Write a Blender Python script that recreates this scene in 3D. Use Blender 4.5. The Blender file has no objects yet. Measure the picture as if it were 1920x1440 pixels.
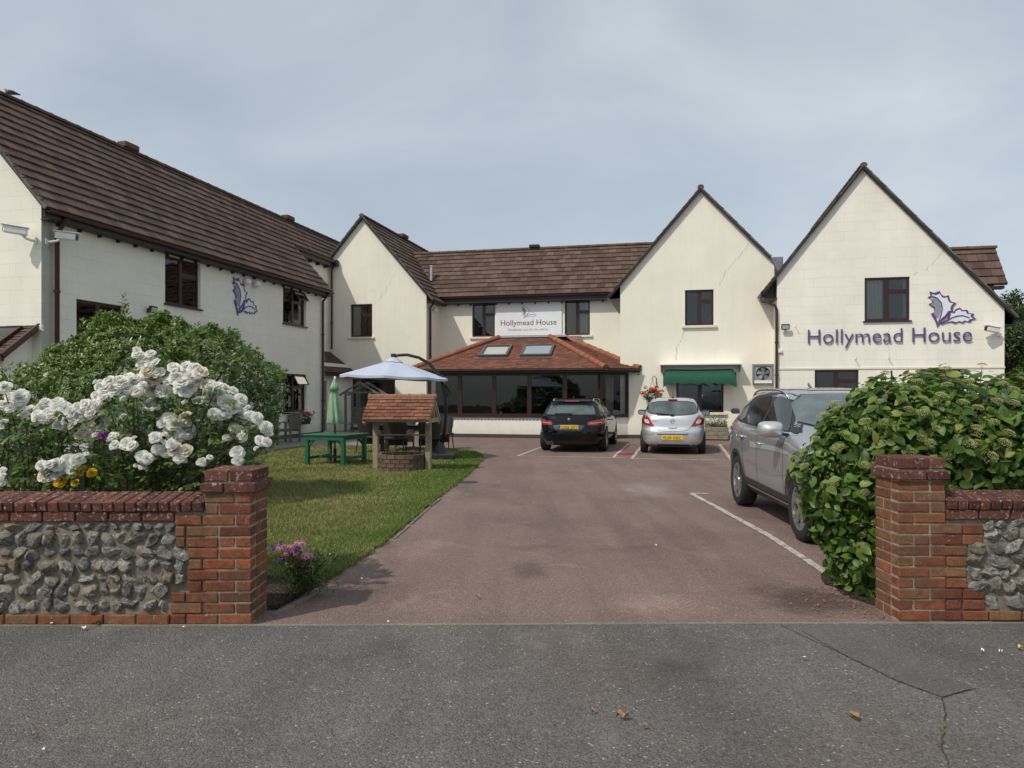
import bpy, bmesh, math, random
import numpy as np
from mathutils import Vector, Matrix, Quaternion
from mathutils.geometry import tessellate_polygon
from mathutils.bvhtree import BVHTree

SC = bpy.context.scene
COL = SC.collection
R = math.radians

# ---------------------------------------------------------------- camera
EYE = 1.57
cam_data = bpy.data.cameras.new('camera')
cam_data.sensor_width = 36.0
cam_data.lens = 36.0 * 1400.0 / 1920.0
cam_data.shift_y = 20.0 / 1920.0
cam_data.clip_start = 0.05
cam_data.clip_end = 2000.0
cam = bpy.data.objects.new('camera', cam_data)
COL.objects.link(cam)
cam.location = (0, 0, EYE)
cam.rotation_euler = (R(90), 0, 0)
SC.camera = cam

# ---------------------------------------------------------------- sky, sun, exposure
VEIL_POW, VEIL_TINT = 0.12, (3.62, 4.05, 4.48, 1)
SUN_ELEV, SUN_AZ = 50.0, 228.0            # azimuth clockwise from +Y (direction towards the sun)
world = bpy.data.worlds.new('World')
SC.world = world
world.use_nodes = True
wt = world.node_tree
wt.nodes.clear()
w_out = wt.nodes.new('ShaderNodeOutputWorld')
w_bg = wt.nodes.new('ShaderNodeBackground')
w_bg.inputs['Strength'].default_value = 0.13
w_sky = wt.nodes.new('ShaderNodeTexSky')
w_sky.sky_type = 'NISHITA'
w_sky.sun_disc = False
w_sky.sun_elevation = R(SUN_ELEV)
w_sky.sun_rotation = R(SUN_AZ)
w_sky.air_density = 1.0
w_sky.dust_density = 2.5
w_sky.ozone_density = 1.5
w_tc = wt.nodes.new('ShaderNodeTexCoord')
w_map = wt.nodes.new('ShaderNodeMapping')
w_map.inputs['Scale'].default_value = (1.0, 1.0, 1.9)
w_map.inputs['Location'].default_value = (3.1, 1.7, 0.4)
w_n = wt.nodes.new('ShaderNodeTexNoise')
w_n.inputs['Scale'].default_value = 1.9
w_n.inputs['Detail'].default_value = 8.0
w_n.inputs['Roughness'].default_value = 0.52
w_n.inputs['Distortion'].default_value = 0.5
w_r = wt.nodes.new('ShaderNodeValToRGB')
w_r.color_ramp.elements[0].position = 0.33
w_r.color_ramp.elements[0].color = (0.70, 0.70, 0.70, 1)
w_r.color_ramp.elements[1].position = 0.68
w_r.color_ramp.elements[1].color = (0.98, 0.98, 0.98, 1)
# thin cloud veil: scatters the sky's own light, so it stays brightest towards the sun
w_bw = wt.nodes.new('ShaderNodeRGBToBW')
wt.links.new(w_sky.outputs['Color'], w_bw.inputs[0])
w_lv = wt.nodes.new('ShaderNodeMath'); w_lv.operation = 'POWER'; w_lv.inputs[1].default_value = VEIL_POW
wt.links.new(w_bw.outputs[0], w_lv.inputs[0])
w_g = wt.nodes.new('ShaderNodeValToRGB')
w_g.color_ramp.elements[0].position = 0.3
w_g.color_ramp.elements[0].color = (0.85, 0.85, 0.855, 1)
w_g.color_ramp.elements[1].position = 0.75
w_g.color_ramp.elements[1].color = (1.12, 1.11, 1.09, 1)
wt.links.new(w_n.outputs['Fac'], w_g.inputs['Fac'])
w_m1 = wt.nodes.new('ShaderNodeMix'); w_m1.data_type = 'RGBA'; w_m1.blend_type = 'MULTIPLY'; w_m1.inputs[0].default_value = 1.0
w_m1.inputs[7].default_value = VEIL_TINT
wt.links.new(w_lv.outputs[0], w_m1.inputs[6])
w_c = wt.nodes.new('ShaderNodeMix'); w_c.data_type = 'RGBA'; w_c.blend_type = 'MULTIPLY'; w_c.inputs[0].default_value = 1.0
wt.links.new(w_m1.outputs[2], w_c.inputs[6])
wt.links.new(w_g.outputs['Color'], w_c.inputs[7])
w_mix = wt.nodes.new('ShaderNodeMix')
w_mix.data_type = 'RGBA'
wt.links.new(w_tc.outputs['Generated'], w_map.inputs['Vector'])
wt.links.new(w_map.outputs['Vector'], w_n.inputs['Vector'])
wt.links.new(w_n.outputs['Fac'], w_r.inputs['Fac'])
wt.links.new(w_r.outputs['Color'], w_mix.inputs[0])
wt.links.new(w_sky.outputs['Color'], w_mix.inputs[6])
wt.links.new(w_c.outputs[2], w_mix.inputs[7])
wt.links.new(w_mix.outputs[2], w_bg.inputs['Color'])
wt.links.new(w_bg.outputs['Background'], w_out.inputs['Surface'])

sun_data = bpy.data.lights.new('sun', 'SUN')
sun_data.energy = 2.5
sun_data.angle = R(0.9)
sun_data.color = (1.0, 0.93, 0.82)
sun = bpy.data.objects.new('sun', sun_data)
COL.objects.link(sun)
sun.location = (-20, -20, 30)
_to_sun = Vector((math.sin(R(SUN_AZ)) * math.cos(R(SUN_ELEV)), math.cos(R(SUN_AZ)) * math.cos(R(SUN_ELEV)), math.sin(R(SUN_ELEV))))
sun.rotation_euler = _to_sun.to_track_quat('Z', 'Y').to_euler()

SC.view_settings.view_transform = 'Standard'
SC.view_settings.look = 'None'
SC.view_settings.exposure = 0.14
SC.view_settings.gamma = 1.0
SC.view_settings.use_curve_mapping = False

# ---------------------------------------------------------------- the building's own axes (turned 12.9 degrees)
TH = math.atan(320 / 1400.0)
OX, OY = -7.5, 29.3
cT, sT = math.cos(TH), math.sin(TH)

def W(a, b, z=0.0):
    return Vector((OX + a * cT + b * sT, OY - a * sT + b * cT, z))

def PX(x, y, depth):
    """point seen at photo pixel x,y at a given depth: used to read positions off the photograph"""
    return Vector(((x - 960) / 1400.0 * depth, depth, EYE - (y - 740) / 1400.0 * depth))

# ---------------------------------------------------------------- object helpers
def link(o, parent=None):
    COL.objects.link(o)
    if parent is not None:
        o.parent = parent
    return o

def tag(o, label=None, cat=None, group=None, kind=None):
    if label: o['label'] = label
    if cat: o['category'] = cat
    if group: o['group'] = group
    if kind: o['kind'] = kind
    return o

def thing(name, label, cat, loc=(0, 0, 0), rz=0.0, group=None):
    o = bpy.data.objects.new(name, None)
    o.empty_display_size = 0.2
    link(o)
    o.location = loc
    o.rotation_euler = (0, 0, rz)
    return tag(o, label, cat, group)

def copy_tree(o, parent=None):
    c = o.copy()
    link(c, parent)
    for ch in list(o.children):
        copy_tree(ch, c)
    return c

class MB:
    """collects shapes into one mesh"""
    def __init__(self):
        self.v = []; self.f = []
    def add(self, vs, fs):
        n = len(self.v)
        self.v += [tuple(p) for p in vs]
        self.f += [tuple(i + n for i in f) for f in fs]
        return self
    def box(self, x0, x1, y0, y1, z0, z1, M=None):
        p = [(x0,y0,z0),(x1,y0,z0),(x1,y1,z0),(x0,y1,z0),(x0,y0,z1),(x1,y0,z1),(x1,y1,z1),(x0,y1,z1)]
        if M is not None: p = [M @ Vector(q) for q in p]
        return self.add(p, [(0,3,2,1),(4,5,6,7),(0,1,5,4),(1,2,6,5),(2,3,7,6),(3,0,4,7)])
    def bbox(self, x0, x1, y0, y1, z0, z1, r=0.004, M=None):
        """box with chamfered edges"""
        bm = bmesh.new()
        bmesh.ops.create_cube(bm, size=1.0)
        for q in bm.verts:
            q.co = Vector(((x0+x1)/2 + q.co.x*(x1-x0), (y0+y1)/2 + q.co.y*(y1-y0), (z0+z1)/2 + q.co.z*(z1-z0)))
        bmesh.ops.bevel(bm, geom=list(bm.edges), offset=r, segments=1, affect='EDGES', profile=0.5)
        if M is not None: bm.transform(M)
        bm.verts.index_update()
        self.add([q.co for q in bm.verts], [[q.index for q in f.verts] for f in bm.faces])
        bm.free()
        return self
    def bar(self, p, q, w, h=None, up=(0,0,1)):
        """rectangular bar from p to q"""
        h = h or w
        p = Vector(p); q = Vector(q); d = (q - p).normalized()
        up = Vector(up)
        if abs(d.dot(up)) > 0.98: up = Vector((0, 1, 0))
        s = d.cross(up).normalized(); t = s.cross(d)
        vs = []
        for e in (p, q):
            for i, j in ((-1,-1),(1,-1),(1,1),(-1,1)):
                vs.append(e + s * (i*w/2) + t * (j*h/2))
        return self.add(vs, [(0,3,2,1),(4,5,6,7),(0,1,5,4),(1,2,6,5),(2,3,7,6),(3,0,4,7)])
    def tube(self, pts, r, n=8, cap=True):
        pts = [Vector(p) for p in pts]
        rs = r if isinstance(r, (list, tuple)) else [r] * len(pts)
        base = len(self.v); prev = None
        for i, p in enumerate(pts):
            d = (pts[min(i+1, len(pts)-1)] - pts[max(i-1, 0)]).normalized()
            if prev is None:
                up = Vector((0,0,1)) if abs(d.z) < 0.95 else Vector((1,0,0))
                s = d.cross(up).normalized()
            else:
                s = (prev - d * prev.dot(d)).normalized()
            prev = s
            t = d.cross(s)
            for k in range(n):
                an = 2*math.pi*k/n
                self.v.append(tuple(p + (s*math.cos(an) + t*math.sin(an)) * rs[i]))
        for i in range(len(pts)-1):
            for k in range(n):
                a = base + i*n + k; b = base + i*n + (k+1) % n
                self.f.append((a, b, b+n, a+n))
        if cap:
            self.f.append(tuple(base + k for k in reversed(range(n))))
            self.f.append(tuple(base + (len(pts)-1)*n + k for k in range(n)))
        return self
    def lathe(self, prof, n=16, M=None, arc=2*math.pi):
        base = len(self.v); full = abs(arc - 2*math.pi) < 1e-6
        m = n if full else n + 1
        for r, z in prof:
            for k in range(m):
                an = arc*k/n
                p = Vector((r*math.cos(an), r*math.sin(an), z))
                self.v.append(tuple(M @ p if M is not None else p))
        for i in range(len(prof)-1):
            for k in range(n):
                a = base + i*m + k; b = base + i*m + ((k+1) % n if full else k+1)
                self.f.append((a, b, b+m, a+m))
        return self
    def prism(self, poly, h0, h1, fn):
        """extrude a 2d outline; fn(u,v,h) -> 3d point"""
        n = len(poly)
        tris = tessellate_polygon([[Vector((u, v, 0)) for u, v in poly]])
        vs = [fn(u, v, h1) for u, v in poly] + [fn(u, v, h0) for u, v in poly]
        fs = [tuple(t) for t in tris] + [tuple(n + i for i in reversed(t)) for t in tris]
        fs += [(i, i+n, (i+1) % n + n, (i+1) % n) for i in range(n)]
        return self.add(vs, fs)
    def build(self, name, mat, parent=None, smooth=False, loc=None, rot=None, fix=True, sharp=None):
        me = bpy.data.meshes.new(name)
        me.from_pydata(self.v, [], self.f)
        if fix:
            bm = bmesh.new(); bm.from_mesh(me)
            bmesh.ops.recalc_face_normals(bm, faces=bm.faces)
            bm.to_mesh(me); bm.free()
        if mat is not None: me.materials.append(mat)
        if smooth:
            me.shade_smooth()
            if sharp: me.set_sharp_from_angle(angle=R(sharp))
        o = bpy.data.objects.new(name, me)
        link(o, parent)
        if loc is not None: o.location = loc
        if rot is not None: o.rotation_euler = rot
        return o

def obj_from_mesh(name, me, parent=None, M=None):
    o = bpy.data.objects.new(name, me)
    link(o, parent)
    if M is not None: o.matrix_local = M
    return o

def np_mesh(name, verts, tris, mat):
    """triangle mesh straight from numpy arrays"""
    me = bpy.data.meshes.new(name)
    nv, nt = len(verts), len(tris)
    me.vertices.add(nv); me.vertices.foreach_set('co', np.asarray(verts, dtype=np.float32).ravel())
    me.loops.add(nt*3); me.loops.foreach_set('vertex_index', np.asarray(tris, dtype=np.int32).ravel())
    me.polygons.add(nt)
    me.polygons.foreach_set('loop_start', np.arange(0, nt*3, 3, dtype=np.int32))
    me.update(calc_edges=True)
    if mat is not None: me.materials.append(mat)
    return me

# ---------------------------------------------------------------- material helpers
class NT:
    def __init__(self, name):
        self.m = bpy.data.materials.new(name)
        self.m.use_nodes = True
        self.t = self.m.node_tree
        self.t.nodes.clear()
        self.out = self.n('ShaderNodeOutputMaterial')
    def n(self, ty, **kw):
        nd = self.t.nodes.new(ty)
        for k, v in kw.items():
            if hasattr(nd, k): setattr(nd, k, v)
            else: self.set(nd, k, v)
        return nd
    def set(self, nd, k, v):
        s = nd.inputs[k.replace('_', ' ')] if isinstance(k, str) else nd.inputs[k]
        if isinstance(v, bpy.types.NodeSocket): self.t.links.new(v, s)
        else: s.default_value = v
    def coord(self, kind='Object', scale=(1,1,1), rot=(0,0,0), loc=(0,0,0), jitter=False):
        tc = self.n('ShaderNodeTexCoord')
        src = tc.outputs[kind]
        if jitter:
            oi = self.n('ShaderNodeObjectInfo')
            ma = self.n('ShaderNodeVectorMath', operation='MULTIPLY_ADD')
            self.t.links.new(oi.outputs['Random'], ma.inputs[0])
            ma.inputs[1].default_value = (37.0, 53.0, 71.0)
            self.t.links.new(src, ma.inputs[2])
            src = ma.outputs[0]
        mp = self.n('ShaderNodeMapping')
        self.t.links.new(src, mp.inputs['Vector'])
        mp.inputs['Scale'].default_value = scale
        mp.inputs['Rotation'].default_value = rot
        mp.inputs['Location'].default_value = loc
        return mp.outputs[0]
    def noise(self, vec, scale, detail=4.0, rough=0.55, dist=0.0):
        nd = self.n('ShaderNodeTexNoise')
        self.t.links.new(vec, nd.inputs['Vector'])
        nd.inputs['Scale'].default_value = scale; nd.inputs['Detail'].default_value = detail
        nd.inputs['Roughness'].default_value = rough; nd.inputs['Distortion'].default_value = dist
        return nd.outputs['Fac']
    def vor(self, vec, scale, out='Distance', feature='F1', rnd=1.0):
        nd = self.n('ShaderNodeTexVoronoi'); nd.feature = feature
        self.t.links.new(vec, nd.inputs['Vector'])
        nd.inputs['Scale'].default_value = scale; nd.inputs['Randomness'].default_value = rnd
        return nd.outputs[out]
    def ramp(self, fac, stops, interp='LINEAR'):
        nd = self.n('ShaderNodeValToRGB'); cr = nd.color_ramp; cr.interpolation = interp
        while len(cr.elements) < len(stops): cr.elements.new(0.5)
        for e, (p, c) in zip(cr.elements, stops):
            e.position = p
            e.color = (c, c, c, 1) if not isinstance(c, (tuple, list)) else (c[0], c[1], c[2], 1)
        self.t.links.new(fac, nd.inputs['Fac'])
        return nd.outputs['Color']
    def mix(self, fac, a, b, mode='MIX'):
        nd = self.n('ShaderNodeMix'); nd.data_type = 'RGBA'; nd.blend_type = mode
        for i, v in ((0, fac), (6, a), (7, b)):
            if isinstance(v, bpy.types.NodeSocket): self.t.links.new(v, nd.inputs[i])
            elif i == 0: nd.inputs[0].default_value = v
            else: nd.inputs[i].default_value = (v[0], v[1], v[2], 1)
        return nd.outputs[2]
    def math(self, op, a, b=0.0):
        nd = self.n('ShaderNodeMath'); nd.operation = op
        for i, v in ((0, a), (1, b)):
            if isinstance(v, bpy.types.NodeSocket): self.t.links.new(v, nd.inputs[i])
            else: nd.inputs[i].default_value = v
        return nd.outputs[0]
    def island(self):
        return self.n('ShaderNodeNewGeometry').outputs['Random Per Island']
    def objrand(self):
        return self.n('ShaderNodeObjectInfo').outputs['Random']
    def bump(self, h, strength=0.3, dist=0.01, normal=None):
        nd = self.n('ShaderNodeBump')
        nd.inputs['Strength'].default_value = strength; nd.inputs['Distance'].default_value = dist
        self.t.links.new(h, nd.inputs['Height'])
        if normal is not None: self.t.links.new(normal, nd.inputs['Normal'])
        return nd.outputs[0]
    def bsdf(self, color, rough=0.7, normal=None, metal=0.0, coat=0.0, spec=0.5, sheen=0.0, coat_rough=0.03):
        p = self.n('ShaderNodeBsdfPrincipled')
        for k, v in (('Base Color', color), ('Roughness', rough), ('Metallic', metal)):
            if isinstance(v, bpy.types.NodeSocket): self.t.links.new(v, p.inputs[k])
            elif k == 'Base Color': p.inputs[k].default_value = (v[0], v[1], v[2], 1)
            else: p.inputs[k].default_value = v
        p.inputs['Coat Weight'].default_value = coat
        p.inputs['Coat Roughness'].default_value = coat_rough
        p.inputs['Specular IOR Level'].default_value = spec
        p.inputs['Sheen Weight'].default_value = sheen
        if normal is not None: self.t.links.new(normal, p.inputs['Normal'])
        return p.outputs[0]
    def done(self, sh):
        self.t.links.new(sh, self.out.inputs['Surface'])
        return self.m

M = {}

def plain(name, col, rough=0.6, metal=0.0, coat=0.0, var=0.12, nscale=9.0, bump=0.0, bscale=60.0, spec=0.5, kind='Object'):
    """one base colour with slow unevenness and a little relief"""
    t = NT(name)
    v = t.coord(kind, jitter=True)
    f = t.noise(v, nscale, 5)
    lo = tuple(c * (1 - var) for c in col); hi = tuple(min(1, c * (1 + var)) for c in col)
    c = t.ramp(f, [(0.3, lo), (0.7, hi)])
    nm = t.bump(t.noise(v, bscale, 3), bump, 0.004) if bump else None
    rr = t.ramp(f, [(0.3, max(0, rough - 0.08)), (0.7, min(1, rough + 0.08))])
    M[name] = t.done(t.bsdf(c, rr, nm, metal, coat, spec))
    return M[name]
# ---------------------------------------------------------------- materials
def mat_tarmac(name, c_dark, c_light, speck, cell=130.0, speck_amt=0.06, big=0.5, rough=0.85, bumpd=0.005, tint=None, spots=()):
    t = NT(name)
    v = t.coord('Object')
    stone = t.vor(v, cell)
    cellc = t.vor(v, cell, 'Color')
    sep = t.n('ShaderNodeSeparateColor'); t.t.links.new(cellc, sep.inputs[0])
    base = t.mix(sep.outputs[0], c_dark, c_light)
    patch = t.noise(v, big, 6, 0.6, 0.4)
    base = t.mix(0.9, base, t.ramp(patch, [(0.28, 0.78), (0.5, 1.0), (0.75, 1.18)]), 'MULTIPLY')
    if tint:
        base = t.mix(t.ramp(t.noise(v, 0.33, 3, 0.5), [(0.42, 0.0), (0.62, 0.8)]), base, tint, 'MULTIPLY')
    fine = t.noise(v, cell * 1.7, 2)
    base = t.mix(0.7, base, t.ramp(fine, [(0.25, 0.6), (0.8, 1.35)]), 'MULTIPLY')
    sp = t.ramp(sep.outputs[1], [(1.0 - speck_amt, 0.0), (1.0 - speck_amt * 0.4, 1.0)])
    base = t.mix(sp, base, speck)
    # fine cracks and worn stains
    wear = t.noise(v, 1.7, 9, 0.72, 1.0)
    base = t.mix(t.ramp(wear, [(0.56, 0.0), (0.72, 0.55)]), base, tuple(min(1, c * 1.35) for c in c_light))
    st = t.noise(t.coord('Object', loc=(7, 3, 0)), 0.9, 5, 0.6, 0.3)
    trk = t.noise(t.coord('Object', scale=(2.2, 0.16, 1)), 1.0, 5, 0.6)
    base = t.mix(0.8, base, t.ramp(trk, [(0.34, 0.80), (0.6, 1.06)]), 'MULTIPLY')
    base = t.mix(t.ramp(st, [(0.60, 0.0), (0.72, 0.5)]), base, tuple(c * 0.6 for c in c_dark))
    for (sx_, sy_, rx_, ry_, col_, amt_) in spots:      # old oil marks, one with a cast shadow painted in, patched and worn places
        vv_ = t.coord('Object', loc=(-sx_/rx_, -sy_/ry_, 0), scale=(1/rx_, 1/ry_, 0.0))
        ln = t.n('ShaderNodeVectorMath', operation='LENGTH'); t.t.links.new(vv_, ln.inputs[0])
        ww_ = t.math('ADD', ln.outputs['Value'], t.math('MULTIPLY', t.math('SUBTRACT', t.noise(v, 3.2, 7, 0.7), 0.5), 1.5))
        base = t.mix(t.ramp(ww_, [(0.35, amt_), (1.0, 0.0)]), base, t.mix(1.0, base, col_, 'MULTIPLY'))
    hgt = t.math('SUBTRACT', 1.0, stone)
    nm = t.bump(hgt, 0.9, bumpd)
    nm = t.bump(fine, 0.4, bumpd * 0.6, nm)
    M[name] = t.done(t.bsdf(base, rough, nm, spec=0.35))

mat_tarmac('pavement_tarmac', (0.085, 0.081, 0.078), (0.185, 0.177, 0.170), (0.40, 0.38, 0.35), 105.0, 0.014, 0.8, 0.8, 0.008, tint=(1.0, 0.88, 0.80))
mat_tarmac('repair_tarmac', (0.085, 0.082, 0.08), (0.15, 0.145, 0.14), (0.3, 0.3, 0.28), 170.0, 0.03, 0.9, 0.8, 0.003)
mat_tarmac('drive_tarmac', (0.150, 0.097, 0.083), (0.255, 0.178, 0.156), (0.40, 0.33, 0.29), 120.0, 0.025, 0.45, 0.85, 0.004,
    spots=[(0.16, 6.7, .22, .5, (.55, .55, .57), .9), (2.2, 12.4, .45, 1.2, (1.25, 1.45, 1.55), .9), (-0.95, 7.6, .35, .6, (1.4, 1.4, 1.35), .6), (1.1, 5.6, .5, .35, (1.5, 1.5, 1.45), .7), (2.3, 5.7, .5, .5, (.45, .42, .4), .9),  # first spot: oil stain and the shadow across it, both put into the colour
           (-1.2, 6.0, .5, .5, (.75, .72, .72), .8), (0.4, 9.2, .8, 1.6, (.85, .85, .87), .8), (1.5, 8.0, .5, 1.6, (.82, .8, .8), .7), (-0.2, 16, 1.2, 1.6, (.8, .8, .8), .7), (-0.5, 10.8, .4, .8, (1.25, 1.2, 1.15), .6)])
mat_tarmac('faded_patch', (0.15, 0.14, 0.14), (0.22, 0.21, 0.21), (0.4, 0.4, 0.4), 120.0, 0.05, 2.0, 0.8, 0.003)
mat_tarmac('concrete', (0.16, 0.145, 0.125), (0.26, 0.24, 0.21), (0.42, 0.4, 0.37), 220.0, 0.05, 2.0, 0.85, 0.002)
mat_tarmac('paving', (0.16, 0.15, 0.14), (0.26, 0.24, 0.22), (0.36, 0.34, 0.31), 160.0, 0.05, 2.0, 0.85, 0.002)
mat_tarmac('soil', (0.025, 0.017, 0.012), (0.07, 0.05, 0.036), (0.14, 0.11, 0.08), 60.0, 0.05, 2.0, 0.95, 0.02)

# lawn: dry straw patches, greener towards the drive edge
def lawn_colour(t):
    v = t.coord('Object')
    big = t.noise(v, 0.55, 5, 0.6, 0.5)
    mid = t.noise(v, 2.6, 5, 0.65, 0.4)
    f = t.math('ADD', t.math('MULTIPLY', big, 0.6), t.math('MULTIPLY', mid, 0.4))
    sx = t.n('ShaderNodeSeparateXYZ'); t.t.links.new(v, sx.inputs[0])
    edge = t.ramp(t.math('ADD', t.math('MULTIPLY', sx.outputs[0], 0.2), 1.0), [(0.56, 0.0), (0.68, 0.10), (0.78, 0.22)])
    f = t.math('SUBTRACT', f, edge)
    return t.ramp(f, [(0.20, (0.10, 0.16, 0.03)), (0.35, (0.13, 0.175, 0.04)), (0.48, (0.185, 0.20, 0.065)), (0.66, (0.30, 0.265, 0.12))]), v
t = NT('lawn_turf')
c, v = lawn_colour(t)
c = t.mix(0.8, c, t.ramp(t.noise(v, 60, 3), [(0.3, 0.55), (0.7, 1.1)]), 'MULTIPLY')
M['lawn_turf'] = t.done(t.bsdf(c, 0.95, t.bump(t.noise(v, 90, 3), 0.8, 0.02), spec=0.1))
t = NT('grass_blade')
c, v = lawn_colour(t)
c = t.mix(1.0, c, t.ramp(t.island(), [(0.0, 0.6), (1.0, 1.55)]), 'MULTIPLY')
M['grass_blade'] = t.done(t.bsdf(c, 0.7, spec=0.2))

# painted render: cream, with slow stains, fine stipple and (optionally) scored block lines
def mat_render(name, col, blocks=None, stain=0.10):
    t = NT(name)
    v = t.coord('Object')
    c = t.mix(1.0, col, t.ramp(t.noise(v, 0.8, 6, 0.6, 0.3), [(0.3, 1 - stain), (0.7, 1 + stain * 0.4)]), 'MULTIPLY')
    vs = t.coord('Object', scale=(5.0, 5.0, 0.35))
    c = t.mix(0.7, c, t.ramp(t.noise(vs, 1.0, 6, 0.65), [(0.30, 0.94), (0.6, 1.01)]), 'MULTIPLY')
    sm = t.noise(v, 3.3, 8, 0.75, 0.8)
    c = t.mix(t.ramp(sm, [(0.62, 0.0), (0.8, 0.35)]), c, tuple(k * 0.72 for k in col))
    # splash-back and algae low on the wall
    sx = t.n('ShaderNodeSeparateXYZ'); t.t.links.new(v, sx.inputs[0])
    low = t.math('ADD', sx.outputs[2], t.math('MULTIPLY', sm, 0.8))
    c = t.mix(t.ramp(t.math('MULTIPLY', low, 0.5), [(0.22, 0.45), (0.45, 0.0)]), c, (0.42, 0.40, 0.33))
    h = t.noise(v, 85, 4, 0.65)
    nm = t.bump(h, 0.35, 0.006)
    if blocks:
        br = t.n('ShaderNodeTexBrick')
        cm = t.n('ShaderNodeCombineXYZ')
        sp = t.n('ShaderNodeSeparateXYZ'); t.t.links.new(v, sp.inputs[0])
        t.t.links.new(t.math('ADD', sp.outputs[0], sp.outputs[1]), cm.inputs[0]); t.t.links.new(sp.outputs[2], cm.inputs[1])
        t.t.links.new(cm.outputs[0], br.inputs['Vector'])
        br.offset = 0.5
        br.inputs['Scale'].default_value = 1.0
        br.inputs['Brick Width'].default_value = blocks[0]; br.inputs['Row Height'].default_value = blocks[1]
        br.inputs['Mortar Size'].default_value = 0.006; br.inputs['Mortar Smooth'].default_value = 0.25
        br.inputs['Bias'].default_value = -0.3
        br.inputs['Color1'].default_value = (1, 1, 1, 1); br.inputs['Color2'].default_value = (0.955, 0.95, 0.94, 1); br.inputs['Mortar'].default_value = (0.80, 0.79, 0.76, 1)
        broken = t.ramp(t.noise(v, 1.3, 3), [(0.35, 0.25), (0.62, 0.95)])
        c = t.mix(broken, c, t.mix(1.0, c, br.outputs['Color'], 'MULTIPLY'))
        nm = t.bump(br.outputs['Fac'], -0.35, 0.005, nm)
    M[name] = t.done(t.bsdf(c, 0.85, nm, spec=0.25))
mat_render('cream_render', (0.865, 0.825, 0.705), None, 0.07)
mat_render('cream_blocks', (0.875, 0.85, 0.75), (0.62, 0.30), 0.08)
mat_render('white_render', (0.86, 0.83, 0.75), None, 0.06)
plain('plinth_paint', (0.055, 0.045, 0.042), 0.7, var=0.2, bump=0.2)
plain('sill_paint', (0.76, 0.69, 0.55), 0.7, var=0.06, bump=0.1)
plain('crack', (0.36, 0.32, 0.26), 0.9)
plain('rosewood', (0.032, 0.012, 0.011), 0.35, var=0.25, nscale=14, bump=0.05)
plain('brown_pipe', (0.055, 0.02, 0.018), 0.4, var=0.15)
plain('fascia', (0.02, 0.017, 0.018), 0.5, var=0.2)
plain('gutter_grey', (0.10, 0.075, 0.07), 0.4, var=0.2)
plain('lead', (0.22, 0.235, 0.26), 0.55, metal=0.3, var=0.2, nscale=5)
plain('white_plastic', (0.80, 0.80, 0.78), 0.4, var=0.05)
plain('grey_plastic', (0.32, 0.32, 0.31), 0.5, var=0.1)
plain('black_plastic', (0.018, 0.018, 0.019), 0.45, var=0.2)
plain('black_metal', (0.014, 0.014, 0.015), 0.35, metal=0.2, var=0.2)
plain('silver_metal', (0.62, 0.62, 0.62), 0.3, metal=0.9, var=0.1)
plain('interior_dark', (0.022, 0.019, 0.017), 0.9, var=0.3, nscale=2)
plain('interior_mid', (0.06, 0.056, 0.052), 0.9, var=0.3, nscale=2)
plain('curtain_white', (0.72, 0.70, 0.66), 0.9, var=0.06)
plain('curtain_gold', (0.34, 0.22, 0.05), 0.9, var=0.4, nscale=30)
plain('sign_white', (0.80, 0.81, 0.82), 0.45, var=0.03, nscale=2)
plain('sign_maroon', (0.13, 0.03, 0.07), 0.5, var=0.05)
plain('sign_purple', (0.105, 0.062, 0.20), 0.45, var=0.08)
plain('leaf_white', (0.74, 0.78, 0.82), 0.45, var=0.04)
plain('leaf_grey', (0.27, 0.29, 0.33), 0.45, var=0.05)
plain('green_canvas', (0.008, 0.072, 0.048), 0.8, var=0.2, nscale=7, bump=0.15, bscale=200)
plain('pale_green_canvas', (0.24, 0.38, 0.235), 0.85, var=0.16, nscale=6, bump=0.15, bscale=200)
plain('blue_canvas', (0.46, 0.51, 0.62), 0.8, var=0.06, nscale=5, bump=0.1, bscale=200)
plain('green_paint', (0.012, 0.105, 0.05), 0.4, var=0.2, nscale=6, bump=0.1)
plain('oak', (0.30, 0.235, 0.16), 0.75, var=0.3, nscale=12, bump=0.3, bscale=40)
plain('weathered_wood', (0.135, 0.125, 0.11), 0.85, var=0.3, nscale=10, bump=0.3, bscale=50)
plain('trough_wood', (0.23, 0.195, 0.15), 0.85, var=0.3, nscale=10, bump=0.3, bscale=50)
plain('wicker', (0.024, 0.019, 0.017), 0.6, var=0.4, nscale=60, bump=0.8, bscale=120)
plain('table_glass', (0.03, 0.035, 0.04), 0.08, var=0.1)
plain('red_cloth', (0.30, 0.02, 0.06), 0.8, var=0.3)
plain('pigeon_grey', (0.14, 0.145, 0.165), 0.7, var=0.35, nscale=20)
plain('pigeon_dark', (0.04, 0.04, 0.05), 0.6, var=0.3)
plain('bark', (0.085, 0.065, 0.05), 0.9, var=0.35, nscale=14, bump=0.6, bscale=40)
plain('stem_green', (0.06, 0.085, 0.03), 0.7, var=0.3)
plain('cane_brown', (0.10, 0.06, 0.035), 0.8, var=0.3)
plain('dead_leaf', (0.30, 0.165, 0.075), 0.7, var=0.4, nscale=40)
plain('yellow_leaf', (0.55, 0.42, 0.05), 0.7, var=0.3, nscale=40)
plain('fallen_petal', (0.80, 0.78, 0.70), 0.7, var=0.06)
plain('iron', (0.05, 0.048, 0.045), 0.6, metal=0.5, var=0.3)

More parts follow.
